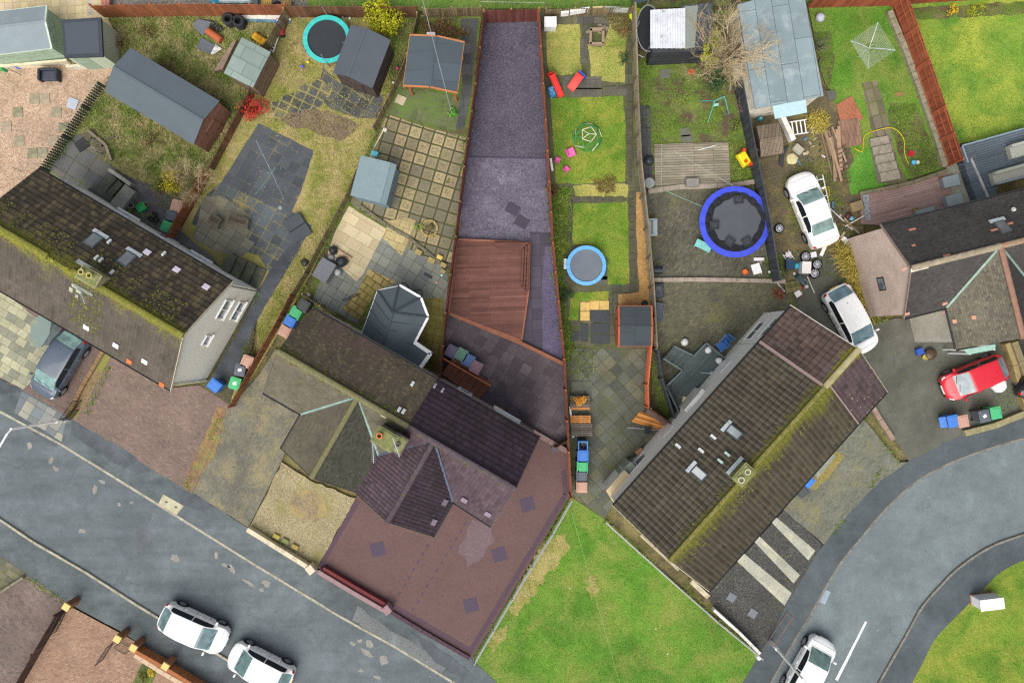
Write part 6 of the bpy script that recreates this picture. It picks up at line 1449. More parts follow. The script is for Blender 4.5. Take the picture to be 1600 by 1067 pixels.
def sofa(label, px, w, d, rz, col='a8aaa0'):
 c = P(*px, 1.2); o = empty('covered_sofa', label, 'sofa',(c.x, c.y, .79), rz)
 MB().box(0,0,0, w, d, .42, top=.97).build('seat_cover', plain(col, .8, var=.08), o, bevel=.04); MB().box(0, d / 2 - .1,.42, w, .2,.28, top=.95).build('back_cover', plain(col, .8, var=.1), o, bevel=.03); return o
sofa('long pale covered sofa on the blue grey deck near the roof',(1580,272),2.1,.75,.27); sofa('pale covered sofa along the right edge of the blue grey deck',(1600,232),1.6,.8,.27)
lowwall('garden_wall', 'pale diagonal strip of wall between the two decks',[(1504,252),(1532,315)],.12,.9, plain('a8acb0',.8, var=.2, dirt='7a7a70'))
for i, (x, y, lb) in enumerate(((1487,283,'square pale grey planter at the top of the pink deck'),(1492,312,'pale grey planter half hidden beside the roof edge'),(1447,332,'long pale grey planter at the eave of the pink deck'))):
 c = P(x, y, .6); o = empty('planter', lb, 'planter',(c.x, c.y, .1),.24); MB().box(0,0,0,.9 if i != 2 else 1.0,.6 if i != 2 else .45,.5, top=1.05).build('box', plain('8a989c',.6, var=.1), o, bevel=.02)
o = tag(MB().box(*P2(1353,325),.12,.35,1.5,.03,.1).build('lattice_mat', gravel('lattice',['7c8288', '9aa0a4', '5c6268'],12)),'grey lattice panel lying at the left of the pink deck', 'panel')
# ================================================================== CARS
def crom(xs, ys, x):
 n = len(xs)
 if x <= xs[0]: return ys[0]
 if x >= xs[-1]: return ys[-1]
 i = max(j for j in range(n - 1) if xs[j] <= x); t = (x - xs[i]) / (xs[i + 1] - xs[i])
 m = []
 for j in (i, i + 1):
  if j == 0: m.append((ys[1] - ys[0]) / (xs[1] - xs[0]))
  elif j == n - 1: m.append((ys[-1] - ys[-2]) / (xs[-1] - xs[-2]))
  else:
   a, b = (ys[j] - ys[j - 1]) / (xs[j] - xs[j - 1]),(ys[j + 1] - ys[j]) / (xs[j + 1] - xs[j]); m.append(0 if a * b <= 0 else 2 * a * b / (a + b))
 h = xs[i + 1] - xs[i]; t2, t3 = t * t, t * t * t
 return (2 * t3 - 3 * t2 + 1) * ys[i] + (t3 - 2 * t2 + t) * h * m[0] + (-2 * t3 + 3 * t2) * ys[i + 1] + (t3 - t2) * h * m[1]
def car(label, px, py, ang, paint, L=4.1, Wc=1.74, Ht=1.46, kind='hatch', group='parked cars', roofc=None, glasst='62747a', name='parked_car', blackband=False):
 """x forward. Lofted skin sampled densely, then split into paint and glass by region."""
 if kind == 'hatch':
  st = dict(x=[-.50,-.47,-.43,-.30,-.10,.10,.165,.33,.42,.47,.50],
                  top=[.60,.66,.72,.965,1.0,.975,.93,.655,.58,.50,.42], belt=[.58,.62,.65,.66,.655,.64,.63,.615,.55,.47,.40],
                  hw=[.74,.88,.95,.99,1.0,1.0,.995,.98,.93,.83,.64], tw=[.60,.70,.74,.76,.80,.80,.79,.80,.74,.62,.45])
  wsr = (.135,.335); rw = (-.475,-.335); sg = (-.37,.255)
 else:
  st = dict(x=[-.50,-.48,-.44,-.31,-.17,-.02,.09,.25,.40,.47,.50],
                  top=[.60,.68,.72,.745,.955,1.0,.965,.68,.60,.51,.42], belt=[.58,.66,.69,.69,.675,.66,.65,.635,.57,.48,.40],
                  hw=[.72,.88,.94,.985,1.0,1.0,.995,.98,.93,.80,.62], tw=[.58,.72,.78,.80,.74,.76,.76,.80,.76,.62,.45])
  wsr = (.075,.26); rw = (-.325,-.185); sg = (-.26,.17)
 hwv = Wc / 2; NX, TT = 84,22
 root = empty(name, label, 'car', P(px, py) * 1, ang, group); root.location.z = -.10 if label_on_road(px, py) else 0.012
 def f(k, x): return crom(st['x'], st[k], x)
 def sec(x):
  hw = f('hw', x) * hwv; top = f('top', x) * Ht; belt = min(f('belt', x) * Ht, top - .015); tw = min(f('tw', x) * hwv, hw * .97)
  crown = .035 * min(1,(top - belt) / .3 + .25)
  pts = [(hw * .90,.19),(hw * .97,.30),(hw, .46),(hw * 1.0, belt * .82),(hw * .985, belt - .04),(hw * .955, belt),(tw + (hw * .955 - tw) * .45, belt + (top - crown - belt) * .52),(tw, top - crown - .012),(tw * .93, top - crown * .55),(tw * .6, top - crown * .12),(0, top)]
  if top - belt < .10:
   pts[6] = (tw + (hw * .95 - tw) * .5, belt + (top - belt) * .4)
  return pts
 par = [0,.06,.14,.27,.33,.37,.50,.63,.68,.84,1.0]
 grid = []; xs = []
 for i in range(NX + 1):
  x = -.5 * math.cos(math.pi * i / NX) * .35 + (-.5 + i / NX) * .65
  xs.append(x); s_ = sec(x); row = []
  for j in range(TT + 1):
   t = j / TT; row.append((x * L, crom(par, [p[0] for p in s_], t), crom(par, [p[1] for p in s_], t)))
  grid.append(row)
 for i, r in enumerate(grid):            # rounded nose and tail in plan
  x = xs[i]
  for j, p in enumerate(r):
   yy = p[1] / hwv; e = max(0, abs(x) - .40) / .10; dx = -math.copysign(1, x) * .13 * yy * yy * e * (1.25 if x > 0 else .8)
   tuck = -math.copysign(1, x) * .10 * max(0,(abs(x) - .46) / .04) * max(0,.45 - p[2]) / .3
   r[j] = (p[0] + dx + tuck * .3, p[1], p[2])
 body, ws, rg, sd = MB(), MB(), MB(), MB()
 V = [p for r in grid for p in r]; n1 = TT + 1
 def reg(i, j):
  x = (xs[i] + xs[i + 1]) / 2; t = (j + .5) / TT
  if wsr[0] + .008 < x < wsr[1] - .006 and t > .665 + .03 * (x > wsr[1] - .03): return 1
  if rw[0] < x < rw[1] and t > (.70): return 2
  if sg[0] < x < sg[1] and .40 < t < .615 and not any(abs(x - q) < .007 for q in ((-.03,) if kind == 'hatch' else (-.05,))):
   return 3
  return 0
 F = {0: [],1: [],2: [],3: []}
 for i in range(NX):
  for j in range(TT):
   F[reg(i, j)].append((i * n1 + j, (i + 1) * n1 + j, (i + 1) * n1 + j + 1, i * n1 + j + 1))
 VV = V + [(x, -y, z) for x, y, z in V]; k = len(V)
 def mk(nm, key, mat, sides=(0,1), inn=0.0):
  fs = []
  if 0 in sides: fs += F[key]
  if 1 in sides: fs += [tuple(q + k for q in reversed(f_)) for f_ in F[key]]
  if key == 0:
   for off, rv in ((0,0),(k, 1)):    # end caps and underside
    pass
   a = [0 * n1 + j for j in range(n1)] + [k + 0 * n1 + j for j in range(n1 - 2,-1,-1)]
   b = [NX * n1 + j for j in range(n1)] + [k + NX * n1 + j for j in range(n1 - 2,-1,-1)]
   fs += [tuple(a), tuple(reversed(b))]
   fs += [(i * n1, k + i * n1, k + (i + 1) * n1,(i + 1) * n1) for i in range(NX)]
  used = sorted({q for f_ in fs for q in f_}); mp_ = {q: i for i, q in enumerate(used)}
  mb = MB().add([VV[q] for q in used],[tuple(mp_[q] for q in f_) for f_ in fs])
  o = mb.build(nm, mat, root, smooth=True)
  bm = bmesh.new(); bm.from_mesh(o.data); bmesh.ops.remove_doubles(bm, verts=bm.verts, dist=.0008); bmesh.ops.recalc_face_normals(bm, faces=bm.faces[:])
  if key:
   if sum(f_.normal.z for f_ in bm.faces) < 0: bmesh.ops.reverse_faces(bm, faces=bm.faces[:])
  bm.to_mesh(o.data); bm.free(); return o
 b = mk('body',0, paint)
 mk('windscreen',1, glassmat_c(glasst)); mk('rear_window',2, glassmat_c(glasst)); mk('side_window',3, M_SIDEG, (0,)); mk('side_window',3, M_SIDEG, (1,))
 sm = MB()
 for xq, t0, t1 in ((wsr[1] + .012,.60,1.0),(-.435 if kind == 'saloon' else -.478,.62,1.0),(-.04,.10,.36),(.15,.10,.36),(-.235,.12,.36),(.425,.5,1.0)):
  i = min(range(NX + 1), key=lambda q: abs(xs[q] - xq)); js = [j for j in range(TT + 1) if t0 <= j / TT <= t1]
  for s_ in (1,-1): sm.tube([(grid[i][j][0], s_ * grid[i][j][1], grid[i][j][2]) for j in js],.009,4)
 sm.build('panel_gaps', plain('55585e',.6), root)
 wx = (L * .315,-L * .305); M_T = plain('17181a',.9, var=.2); 
 for x in wx:
  for s_ in (1,-1):
   y = s_ * (hwv - .085); mb = MB(); M = Matrix.Translation((x, y, .315)) @ Matrix.Rotation(math.pi / 2,4,'X')
   mb.lathe(0,0,[(.20,-.10),(.30,-.105),(.318,-.07),(.318,.07),(.30,.105),(.20,.10)],28); mb.tf(M); t = mb.build('wheel', M_T, root, smooth=True)
   r = MB(); r.cyl(0,0,-s_ * .06 - .01,-s_ * .06 + .01,.21, n=24)
   for q in range(7): a = q / 7 * 6.283; r.box(.11 * math.cos(a),.11 * math.sin(a),-s_ * .105 - .012,.19,.045,.024, a)
   r.lathe(0,0,[(.20,-s_ * .085),(.222,-s_ * .108),(.20,-s_ * .112)],24); r.cyl(0,0,-s_ * .105 - .015,-s_ * .105 + .015,.05, n=12)
   r.tf(M); r.build('rim', plain('b4b8be',.3,.7), t)
   arch = MB(); arch.tube([(x + .36 * math.cos(a), s_ * (hwv * .985),.30 + .36 * math.sin(a)) for a in [math.pi * q / 12 for q in range(13)]],.03,6); arch.build('wheel_arch', plain('22242a',.6) if False else M_ARCH, root)
 xm = (wsr[1] - .055) * L
 for s_ in (1,-1):
  MB().box(xm, s_ * (hwv + .09), Ht * .62,.12,.2,.13, s_ * -.15, top=.8).build('mirror', paint, root, bevel=.02)
 yl = .58 * hwv; 
 for s_ in (1,-1):
  h_ = MB()
  for i in range(NX):
   for j in range(TT):
    x = (xs[i] + xs[i + 1]) / 2; t = (j + .5) / TT
    if .435 < x < .485 and .30 < t < .52: F.setdefault('h',[]).append((i * n1 + j, (i + 1) * n1 + j, (i + 1) * n1 + j + 1, i * n1 + j + 1))
    if -.493 < x < -.455 and .27 < t < .56: F.setdefault('t',[]).append((i * n1 + j, (i + 1) * n1 + j, (i + 1) * n1 + j + 1, i * n1 + j + 1))
  for key, nm, mat in (('h', 'headlight', M_HL),('t', 'tail_light', M_TL)):
   fs = F.pop(key); used = sorted({q for f_ in fs for q in f_}); mp_ = {q: i for i, q in enumerate(used)}
   vs = [(VV[q][0] + (.010 if key == 'h' else -.010), s_ * (VV[q][1] + .008), VV[q][2] + .008) for q in used]
   mb = MB().add(vs, [tuple(mp_[q] for q in (f_ if s_ > 0 else reversed(f_))) for f_ in fs]); mb.build(nm, mat, root, smooth=True)
 MB().box(L / 2 - .03,0,.42,.05,.52,.11).build('number_plate', plain('e4e4e0',.5, var=.05), root); MB().box(-L / 2 - .0,0,.62 if kind == 'hatch' else .55,.05,.52,.11).build('number_plate', plain('d8b430',.5, var=.05), root)
 gr = MB(); gr.box(L / 2 - .05,0,.28,.06,.9,.12, top=.95); gr.build('grille', plain('1c1d20',.6), root)
 z0 = sec(wsr[1] - .01)[-1][1]
 wp = MB()
 for y0 in (-.15,.45): wp.bar(((wsr[1] - .012) * L, y0 * hwv, f('top', wsr[1] - .012) * Ht + .0),((wsr[1] - .045) * L, (y0 - .5) * hwv, f('top', wsr[1] - .045) * Ht + .0),.02,.02)
 wp.build('wiper', plain('1c1d20',.6), root)
 for s_ in (1,-1):
  for xx in ((.02,-.20) if kind == 'saloon' else (.03,-.2)): MB().box(xx * L, s_ * (hwv + .008), Ht * .55,.16,.03,.03).build('door_handle', paint, root)
 MB().cyl(-.25 * L if kind == 'hatch' else -.15 * L, 0, f('top',-.25 if kind == 'hatch' else -.15) * Ht - .01, f('top',-.25) * Ht + .05,.03,.008,8).build('roof_aerial', plain('1c1d20',.6), root)
 return root
_gm = {}
def glassmat_c(t):
 if t not in _gm:
  g = G('car_glass'); c = C(t); col = g.ramp(g.noise(2.5,3,.5),[(.3, tuple(x * .6 for x in c[:3]) + (1,)),(.7, tuple(x * 1.15 for x in c[:3]) + (1,))])
  g.done(col, .06); g.b.inputs['Specular IOR Level'].default_value = .6; _gm[t] = g.m
 return _gm[t]
M_SIDEG = plain('1f252c',.08, var=.1, bump=0); M_ARCH = plain('202226',.6); M_HL = plain('d8dce0',.15,.2, var=.1, bump=0); M_TL = plain('b4141e',.25, var=.1, bump=0)
def label_on_road(px, py):
 return inside(px, py, kU + kL[::-1]) or inside(px, py, cO + cI[::-1])
WHITE = carpaint('white_paint', 'eceef4'); SILV = carpaint('silver_white_paint', 'eeeeec'); RED = carpaint('red_paint', 'c42434'); NAVY = carpaint('grey_blue_paint', '4c5868'); BLK = carpaint('black_paint', '22262c')
car('white hatchback parked half on the pavement, the first of two in the street',309,976, ANG(256,953,357,1000), WHITE, 4.05,1.72,1.5, glasst='6a8286')
car('white hatchback with red tail light nose up behind the other street car',412,1036, ANG(458,1058,366,1012), WHITE, 3.9,1.7,1.5, glasst='607c7c')
car('dark grey blue hatchback parked on the maroon bay by the left house',102,569, ANG(126,526,74,612), NAVY, 4.1,1.74,1.5, glasst='7a9a98')
car('long white saloon among scattered wheels in the cluttered yard',1262,331, ANG(1280,376,1243,284), SILV, 4.45,1.76,1.44,'saloon', glasst='7c9694')
car('white hatchback on the mossy drive beside the maroon roof',1322,500, ANG(1302,458,1349,545), WHITE, 4.15,1.74,1.46, glasst='66808a')
car('bright red small hatchback on the drive at the right',1512,589, ANG(1560,570,1474,606), RED, 3.75,1.64,1.46, glasst='7c8a92')
car('black car cut off by the right edge of the drive',1618,575, ANG(1600,610,1630,545), BLK, 4.1,1.7,1.45, glasst='5c666c')
car('white car on the bend beside the lamp post',1258,1041, ANG(1236,1082,1278,1006), WHITE, 4.1,1.74,1.46, glasst='66807c')
# ================================================================== BINS
def bin_proto(col):
 o = empty('wheelie_bin', 'x', 'bin'); m = plain(col, .55, var=.14, scale=4, dirt=None)
 MB().box(0,0,.06,.50,.58,.90, top=1.14).build('bin_body', m, o, bevel=.02)
 l = MB(); l.box(.01,0,.965,.60,.70,.045); l.box(.02,0,1.01,.46,.54,.028, top=.9); l.box(-.29,0,.97,.07,.60,.05); lid = l.build('lid', m, o, bevel=.015)
 MB().tube([(-.33,-.24,1.0),(-.33,.24,1.0)],.018,6).build('handle', plain('202224',.5), lid)
 for s_ in (-1,1): MB().cyl(0,0,-.03,.03,.11, n=14).tf(Matrix.Translation((-.22, s_ * .26,.11)) @ Matrix.Rotation(math.pi / 2,4,'X')).build('wheel', plain('1c1d1f',.8), o)
 return o
BC = {'blue': '3f74c4', 'green': '46a870', 'grey': '565c66', 'brown': 'b08c7c', 'dgreen': '5a8070', 'dblue': '4d6796', 'dpink': '836470', 'dgrey': '57506c', 'char': '44484a'}
BP = {}
def wbin(px, py, rz, col, label, group='wheeled bins of the houses'):
 c = P(px, py, 1.0)
 if col not in BP:
  BP[col] = bin_proto(BC[col]); BP[col].location = (c.x, c.y, .02); BP[col].rotation_euler = (0,0, rz); tag(BP[col], label, 'bin', group); return BP[col]
 return dup(BP[col],(c.x, c.y, .02), rz, label, group)
a1 = math.radians(-28)
wbin(335,602, a1 + 1.4,'blue', 'blue wheeled bin on its own by the foot of the cream gable'); bs_ = wbin(367,599, a1 + .2,'green', 'green wheeled bin nearest the red block drive by the gable')
bg_ = wbin(375,578, a1 + .3,'grey', 'dark grey wheeled bin with a white label between green and brown bins by the gable'); wbin(386,565, a1 + .1,'brown', 'brown wheeled bin against the orange pickets by the gable')
wbin(276,322, a1 + .2,'brown', 'brown wheeled bin under the yellow and bare bush'); wbin(267,338, a1 + .25,'grey', 'grey wheeled bin between the brown and green ones behind the left house'); wbin(261,353, a1 + .1,'green', 'green wheeled bin beside the flower pots behind the left house')
wbin(474,478, a1,'char', 'charcoal bin at the top of the row of four beside the brown roof corner'); wbin(462,489, a1,'green', 'green bin, second in the row beside the brown roof corner'); wbin(453,502, a1,'blue', 'blue bin, third in the row beside the brown roof corner'); wbin(445,517, a1,'brown', 'brown bin, lowest in the row beside the brown roof corner')
wbin(706,549, a1,'dgrey', 'plum grey bin, first of four above the timber steps'); wbin(721,554, a1,'dgreen', 'muted green bin above the timber steps'); wbin(732,563, a1,'dblue', 'muted blue bin above the timber steps'); wbin(744,574, a1,'dpink', 'dusky pink bin above the timber steps')
wbin(911,713,0,'blue', 'closed blue bin in the upright row beside the maroon fence'); wbin(910,729,0,'green', 'green bin in the upright row beside the maroon fence'); wbin(909,744,0,'grey', 'grey bin in the upright row beside the maroon fence'); wbin(909,760,0,'brown', 'brown bin at the bottom of the upright row beside the maroon fence')
bb_ = wbin(1489,658,.2,'blue', 'blue bin with lid hanging open on the drive by the bend'); wbin(1505,658,.2,'brown', 'brown bin standing by the kerb of the bend'); br_ = wbin(1538,650,.2,'grey', 'grey bin with white label by the kerb of the bend'); wbin(1556,645,.2,'green', 'green bin standing by the kerb of the bend')
wbin(1262,751,.85,'blue', 'blue bin tucked beside the eave of the long striped roof'); wbin(1254,766,.6,'char', 'grey blue bin tucked beside the eave of the long striped roof')
for o_ in (bg_, bs_, br_): MB().box(0,0,1.04,.2,.16,.004,.4).build('sticker', plain('e4e4e0',.6), o_)
MB().box(-.42,0,.72,.36,.6,.04,0, tilt=.6).build('open_lid', plain(BC['blue'],.5), bb_)
o = empty('open_crate', 'open square blue bin with dark inside above the row of bins', 'bin', P(911,697))
c = P(911,697,.95); mb = MB()
for dx, dy, sx, sy in ((-.25,0,.06,.56),(.25,0,.06,.56),(0,-.25,.44,.06),(0,.25,.44,.06)): mb.box(c.x + dx, c.y + dy, .02, sx, sy, .95)
mb.build('box', plain('4c86c8',.5), o, world=True, bevel=.01); MB().box(c.x, c.y, .5,.46,.46,.05).build('contents', plain('22262c',.9, var=.5, scale=9, dirt='b8b8b0'), o, world=True)
# ================================================================== TRAMPOLINES
def ringbox(mb, r0, r1, z0, z1, n=48, cx=0, cy=0, wob=0.0, rng=R):
 vs = []
 for i in range(n):
  a = i / n * 6.28319; c, s_ = math.cos(a), math.sin(a); w = rng.uniform(-wob, wob)
  vs += [(cx + r0 * c, cy + r0 * s_, z0),(cx + r1 * c, cy + r1 * s_, z0 - .02),(cx + (r1 + .01) * c, cy + (r1 + .01) * s_, z1 - .01 + w),(cx + r0 * c, cy + r0 * s_, z1 + w)]
 fs = []
 for i in range(n):
  j = (i + 1) % n
  for k in range(4): fs.append((i * 4 + k, i * 4 + (k + 1) % 4, j * 4 + (k + 1) % 4, j * 4 + k))
 return mb.add(vs, fs)
def trampoline(label, px, py, r, wpad, padc, matc, h=.75, poles=6, net=None, ph=1.8, legs=True, netc='20242a', rx=1.0):
 c = P(px, py, h); o = empty('trampoline', label, 'trampoline',(c.x, c.y, 0))
 pm = plain(padc, .5, var=.12, scale=2.5); ringbox(MB(), r - wpad, r, h, h + .06, wob=.012).build('pad', pm, o) if False else None
 mb = MB(); ringbox(mb, r - wpad, r, h, h + .06, wob=.012); mb.build('pad', pm, o, smooth=False)
 MB().cyl(0,0, h - .03, h - .015, r - wpad + .03, n=48).build('jump_mat', plain(matc, .7, var=.15, scale=1.5), o)
 mb = MB(); mb.tube([((r - .05) * math.cos(a),(r - .05) * math.sin(a), h - .05) for a in [i / 40 * 6.2832 for i in range(40)]],.025,6, closed=True); mb.build('frame', plain('8a9094',.4,.6), o)
 for i in range(poles):
  a = (i + .5) / poles * 6.2832; x, y = (r + .02) * math.cos(a),(r + .02) * math.sin(a)
  MB().tube([(x * .93, y * .93,0),(x * .96, y * .96, h - .05)],.024,6).build('leg', plain('8a9094',.4,.6), o)
  if ph: MB().tube([(x, y, .2),(x, y, h + ph)],.022,6).build('net_pole', plain(netc if net else '8a9094',.5), o)
 if net:
  mb = MB(); n = 40; top = h + net; seg = []
  for i in range(n):
   a = i / n * 6.2832; k = .985 + .02 * math.sin(i * 2.1); seg.append((k * (r - .03) * math.cos(a), k * (r - .03) * math.sin(a)))
  for z, q in ((top, 1.0),): mb.tube([(x * q, y * q, z + .04 * math.sin(i * 1.3)) for i, (x, y) in enumerate(seg)],.016,5, closed=True)
  for i in range(n):
   x, y = seg[i]; mb.tube([(x * .88, y * .88, h + .05),(x, y, top)],.004,3)
  mb.build('safety_net', plain(netc, .8), o)
 return o
t1 = trampoline('teal rimmed trampoline partly behind the dark brown shed',511,62,1.36,.25,'3cb4b0', '2e3338', poles=6, ph=1.5, netc='20303a')
mb = MB(); 
for i, (x, y) in enumerate(((507,58),(514,66))): c = P(x, y, .76); 
t2 = trampoline('big blue rimmed trampoline with black net folded inside',1148,347,2.02,.33,'3a4ac4', '4a4f56', poles=6, ph=0, netc='1c2026')
mb = MB(); rng = random.Random(5); n = 72
c2 = Vector(t2.location)
for i in range(n):
 a0, a1_ = i / n * 6.2832,(i + 1) / n * 6.2832
 def rr(a, k): return [1.70,1.34 + .10 * math.cos(a - .5) + .05 * math.sin(5 * a + .8) + .03 * math.sin(13 * a)][k]
 vs = []
 for a in (a0, a1_):
  for k, z in ((0,.80),(1,.76)): vs.append((rr(a, k) * math.cos(a), rr(a, k) * math.sin(a), z + (.09 * abs(math.sin(a * 9)) if k == 0 else 0)))
 mb.add(vs, [(0,2,3,1)])
mb.build('folded_net', plain('1f2227',.9, var=.5, scale=7), t2)
for x, y, rz in ((1154,312,.1),(1116,352,0),(1167,378,.5),(1140,378,-.6)):
 c = P(x, y, .8); mb = MB(); 
 for dx, dy, sx, sy in ((-.24,0,.04,.46),(.24,0,.04,.46),(0,-.22,.5,.04),(0,.22,.5,.04),(0,0,.4,.36)): mb.box(dx, dy, 0, sx, sy, .10 if sx != .4 else .02)
 o = mb.build('folded_seat', plain('34383e',.6)); o.location = (c.x, c.y, .785); o.rotation_euler = (0,0, rz)
 tag(o, {1154: 'black folded frame near the top of the blue trampoline',1116: 'black folded frame at the left of the blue trampoline mat',1167: 'black folded frame at the lower right of the blue trampoline',1140: 'black folded frame at the bottom of the blue trampoline'}[x],'frame')
t3 = trampoline('small pale blue rimmed trampoline on the play garden lawn',916,415,1.13,.20,'5ea2da', '626a74', h=.55, poles=6, ph=0)
mb = MB(); mb.tube([Vector((*P2(884,404,.5),.3)), Vector((*P2(884,420,.5),.3))],.12,8); tag(mb.build('white_roll', plain('c8dce8',.5)),'white roll leaning at the left of the pale blue trampoline', 'roll')
o = empty('trampoline', 'dark round trampoline with grey hoops half under the white sheeting', 'trampoline', P(1010,52,.7))
mb = MB(); mb.cyl(0,0,.6,.65,1.0, n=32); k = 0
for i in range(len(mb.v)): x, y, z = mb.v[i]; mb.v[i] = (x * .62, y * 1.25, z)
mb.build('jump_mat', plain('1c2024',.7), o); mb = MB(); mb.tube([(.66 * math.cos(a),1.3 * math.sin(a),.72) for a in [i / 32 * 6.2832 for i in range(32)]],.03,6, closed=True)
for a in (.4,1.7,3.2,4.6,5.6): mb.tube([(.66 * math.cos(a),1.3 * math.sin(a),.2),(.7 * math.cos(a),1.35 * math.sin(a),1.9)],.022,6)
mb.build('frame', plain('a8acb2',.4,.6), o)

# ================================================================== PLAY THINGS
o = empty('climbing_dome', 'round green and white climbing dome on the lawn', 'climbing frame', P(918,215))
rd = .84; mg = plain('3c8a50',.5); mw = plain('c4c4b0',.5); G1, G2 = MB(), MB()
lv = [[(0,0, rd * 1.0)]]
for k, (el, n, off) in enumerate(((58,5,0),(30,5,.5),(4,10,0))):
 e = math.radians(el); lv.append([(rd * 1.0 * math.cos(e) * math.cos((i + off) / n * 6.2832), rd * math.cos(e) * math.sin((i + off) / n * 6.2832), rd * 1.05 * math.sin(e)) for i in range(n)])
t = .023
for i in range(5):
 G2.tube([lv[1][i], lv[1][(i + 1) % 5]], t, 6); G2.tube([lv[0][0], lv[1][i]], t, 6) if i in (0,2,3) else G1.tube([lv[0][0], lv[1][i]], t, 6)
 G1.tube([lv[1][i], lv[2][i]], t, 6); G1.tube([lv[1][(i + 1) % 5], lv[2][i]], t, 6); G1.tube([lv[2][i], lv[2][(i + 1) % 5]], t, 6)
 for j in (-0,1,2): (G2 if j == 0 else G1).tube([lv[2][i], lv[3][(2 * i + j) % 10]], t, 6)
for i in range(10): G1.tube([lv[3][i], lv[3][(i + 1) % 10]], t, 6)
G1.build('green_bars', mg, o); G2.build('white_bars', mw, o)
def slide(label, A, B, col, w=.42, h0=1.0, cat='slide', steps_=None):
 a, b = P(*A, .5), P(*B, .2); L = (b - a).length; rot = math.atan2(b.y - a.y, b.x - a.x); o = empty('toy_slide', label, cat, (a.x, a.y, 0), rot); mb = MB(); n = 8; prev = None
 for i in range(n + 1):
  x = L * i / n; z = .55 * (1 - i / n) ** 1.4 + .06; row = [(x, -w / 2, z + .10),(x, -w / 2 + .05, z + .10),(x, -w / 2 + .06, z),(x, w / 2 - .06, z),(x, w / 2 - .05, z + .10),(x, w / 2, z + .10),(x, w / 2, z - .05),(x, -w / 2, z - .05)]
  mb.v += row
 for i in range(n):
  for j in range(8): mb.f.append((i * 8 + j, i * 8 + (j + 1) % 8,(i + 1) * 8 + (j + 1) % 8,(i + 1) * 8 + j))
 mb.f += [tuple(range(8)), tuple(range(n * 8 + 7, n * 8 - 1,-1))]
 mb.build('chute', plain(col, .35, var=.1), o)
 s2 = MB(); s2.box(-.12,0,0,.10, w, .62); s2.box(-.2,0,0,.2, w + .06,.2); s2.build('ladder', plain(steps_ or col, .4), o, bevel=.02); return o
slide('long red plastic slide beside the maroon fence',(862,118),(877,150),'d03028',.36, steps_='c02a28'); slide('short red slide with blue steps on the slab path',(907,118),(892,138),'cc3a34',.48, steps_='3c54a8')
o = tag(MB().box(*P2(862,143,.2),0,.4,.65,.3,.3, top=.8).build('toy_crate', plain('2f7cb0',.5, var=.4, scale=9, dirt='a8c8d8'), bevel=.03),'blue and white plastic toy beside the long red slide', 'toy')
def toy_chair(label, px, py, rz, col, s=1.0):
 c = P(px, py); o = empty('toy_chair', label, 'toy', c, rz); m = plain(col, .45, var=.08)
 MB().box(0,0,.26 * s, .5 * s, .5 * s, .05, top=.95).build('seat', m, o, bevel=.02); MB().box(-.24 * s, 0,.28 * s, .05,.46 * s, .3 * s).build('backrest', m, o, bevel=.02)
 for sx in (-1,1):
  for sy in (-1,1): MB().box(sx * .22 * s, sy * .22 * s, 0,.06,.06,.27 * s).build('leg', m, o)
 return o
toy_chair('pink square plastic chair on the lawn near the dome',891,240,.4,'dc64a4'); toy_chair('small pink chair tipped over in the weeds by the fence',871,251,1.2,'cc5c98',.6); toy_chair('small pink chair low by the fence below the others',885,265,.8,'d8589c',.6)
mb = MB(); mb.bar(P(860,249), P(863,268),.12,.25); tag(mb.build('white_board', plain('dcdcd8',.6)),'white board on edge beside the small pink chairs', 'board')
o = empty('garden_swing', 'teal metal swing frame standing in the weeds', 'swing', P(1118,165)); m = plain('58a8a0',.5)
A, B = P(1097,158,0), P(1134,152,0); ap1, ap2 = P(1117,158,1.2), P(1132,151,1.2); mb = MB()
for p, q in ((P(1095,158,0), ap1),(P(1106,191,0), ap1),(P(1139,178,0), ap2),(P(1128,150,0), ap2),(ap1, ap2)): mb.tube([p, q],.028,6)
mb.build('frame', m, o, world=True); MB().box(*P2(1119,164,.5),.45,.3,.14,.04,.2).build('seat', plain('98ccc0',.5), o, world=True)
mb = MB(); mb.tube([ap1, P(1117,164,.5)],.006,4); mb.tube([ap2, P(1123,164,.5)],.006,4); mb.build('swing_ropes', m, o, world=True)
o = empty('toy_house', 'yellow plastic toy with red wheels by the dark fence', 'toy', P(1160,250),.3); MB().box(0,0,.1,.6,.9,.4,.25, top=.8).build('body', plain('dcc822',.4, var=.15), o, bevel=.05)
for x, y in ((.1,.45),(.0,-.2),(.28,-.42)): MB().cyl(x, y, .15,.55,.10, n=14).build('wheel', plain('c8401c',.5), o)
def toycar(label, px, py, rz, body, seatc, L=.95, w=.6):
 c = P(px, py); o = empty('toy_car', label, 'toy', c, rz); MB().box(0,0,.08, L, w, .32, top=.85).build('body', plain(body, .4, var=.12), o, bevel=.06); MB().box(-.05,0,.4, L * .4, w * .6,.06).build('seat', plain(seatc, .5), o, bevel=.02)
 for x in (-.32,.32):
  for s_ in (-1,1):
   mb = MB(); mb.cyl(0,0,-.04,.04,.12, n=12); mb.tf(Matrix.Translation((x * L, s_ * w * .5,.12)) @ Matrix.Rotation(math.pi / 2,4,'X')); mb.build('wheel', plain('202226',.7), o)
 return o
toycar('yellow plastic slide boat lying by the patched shed',408,64,-.6,'d6a022', 'b88a1c',1.0,.45); toycar('blue and white toy with round eyes by the back fence',440,38,0,'3a5cc0', 'dcdce4',.62,.4); toycar('dark red slatted plastic toy chair by the fence',438,51,0,'a03444', '8a2c3a',.62,.55)
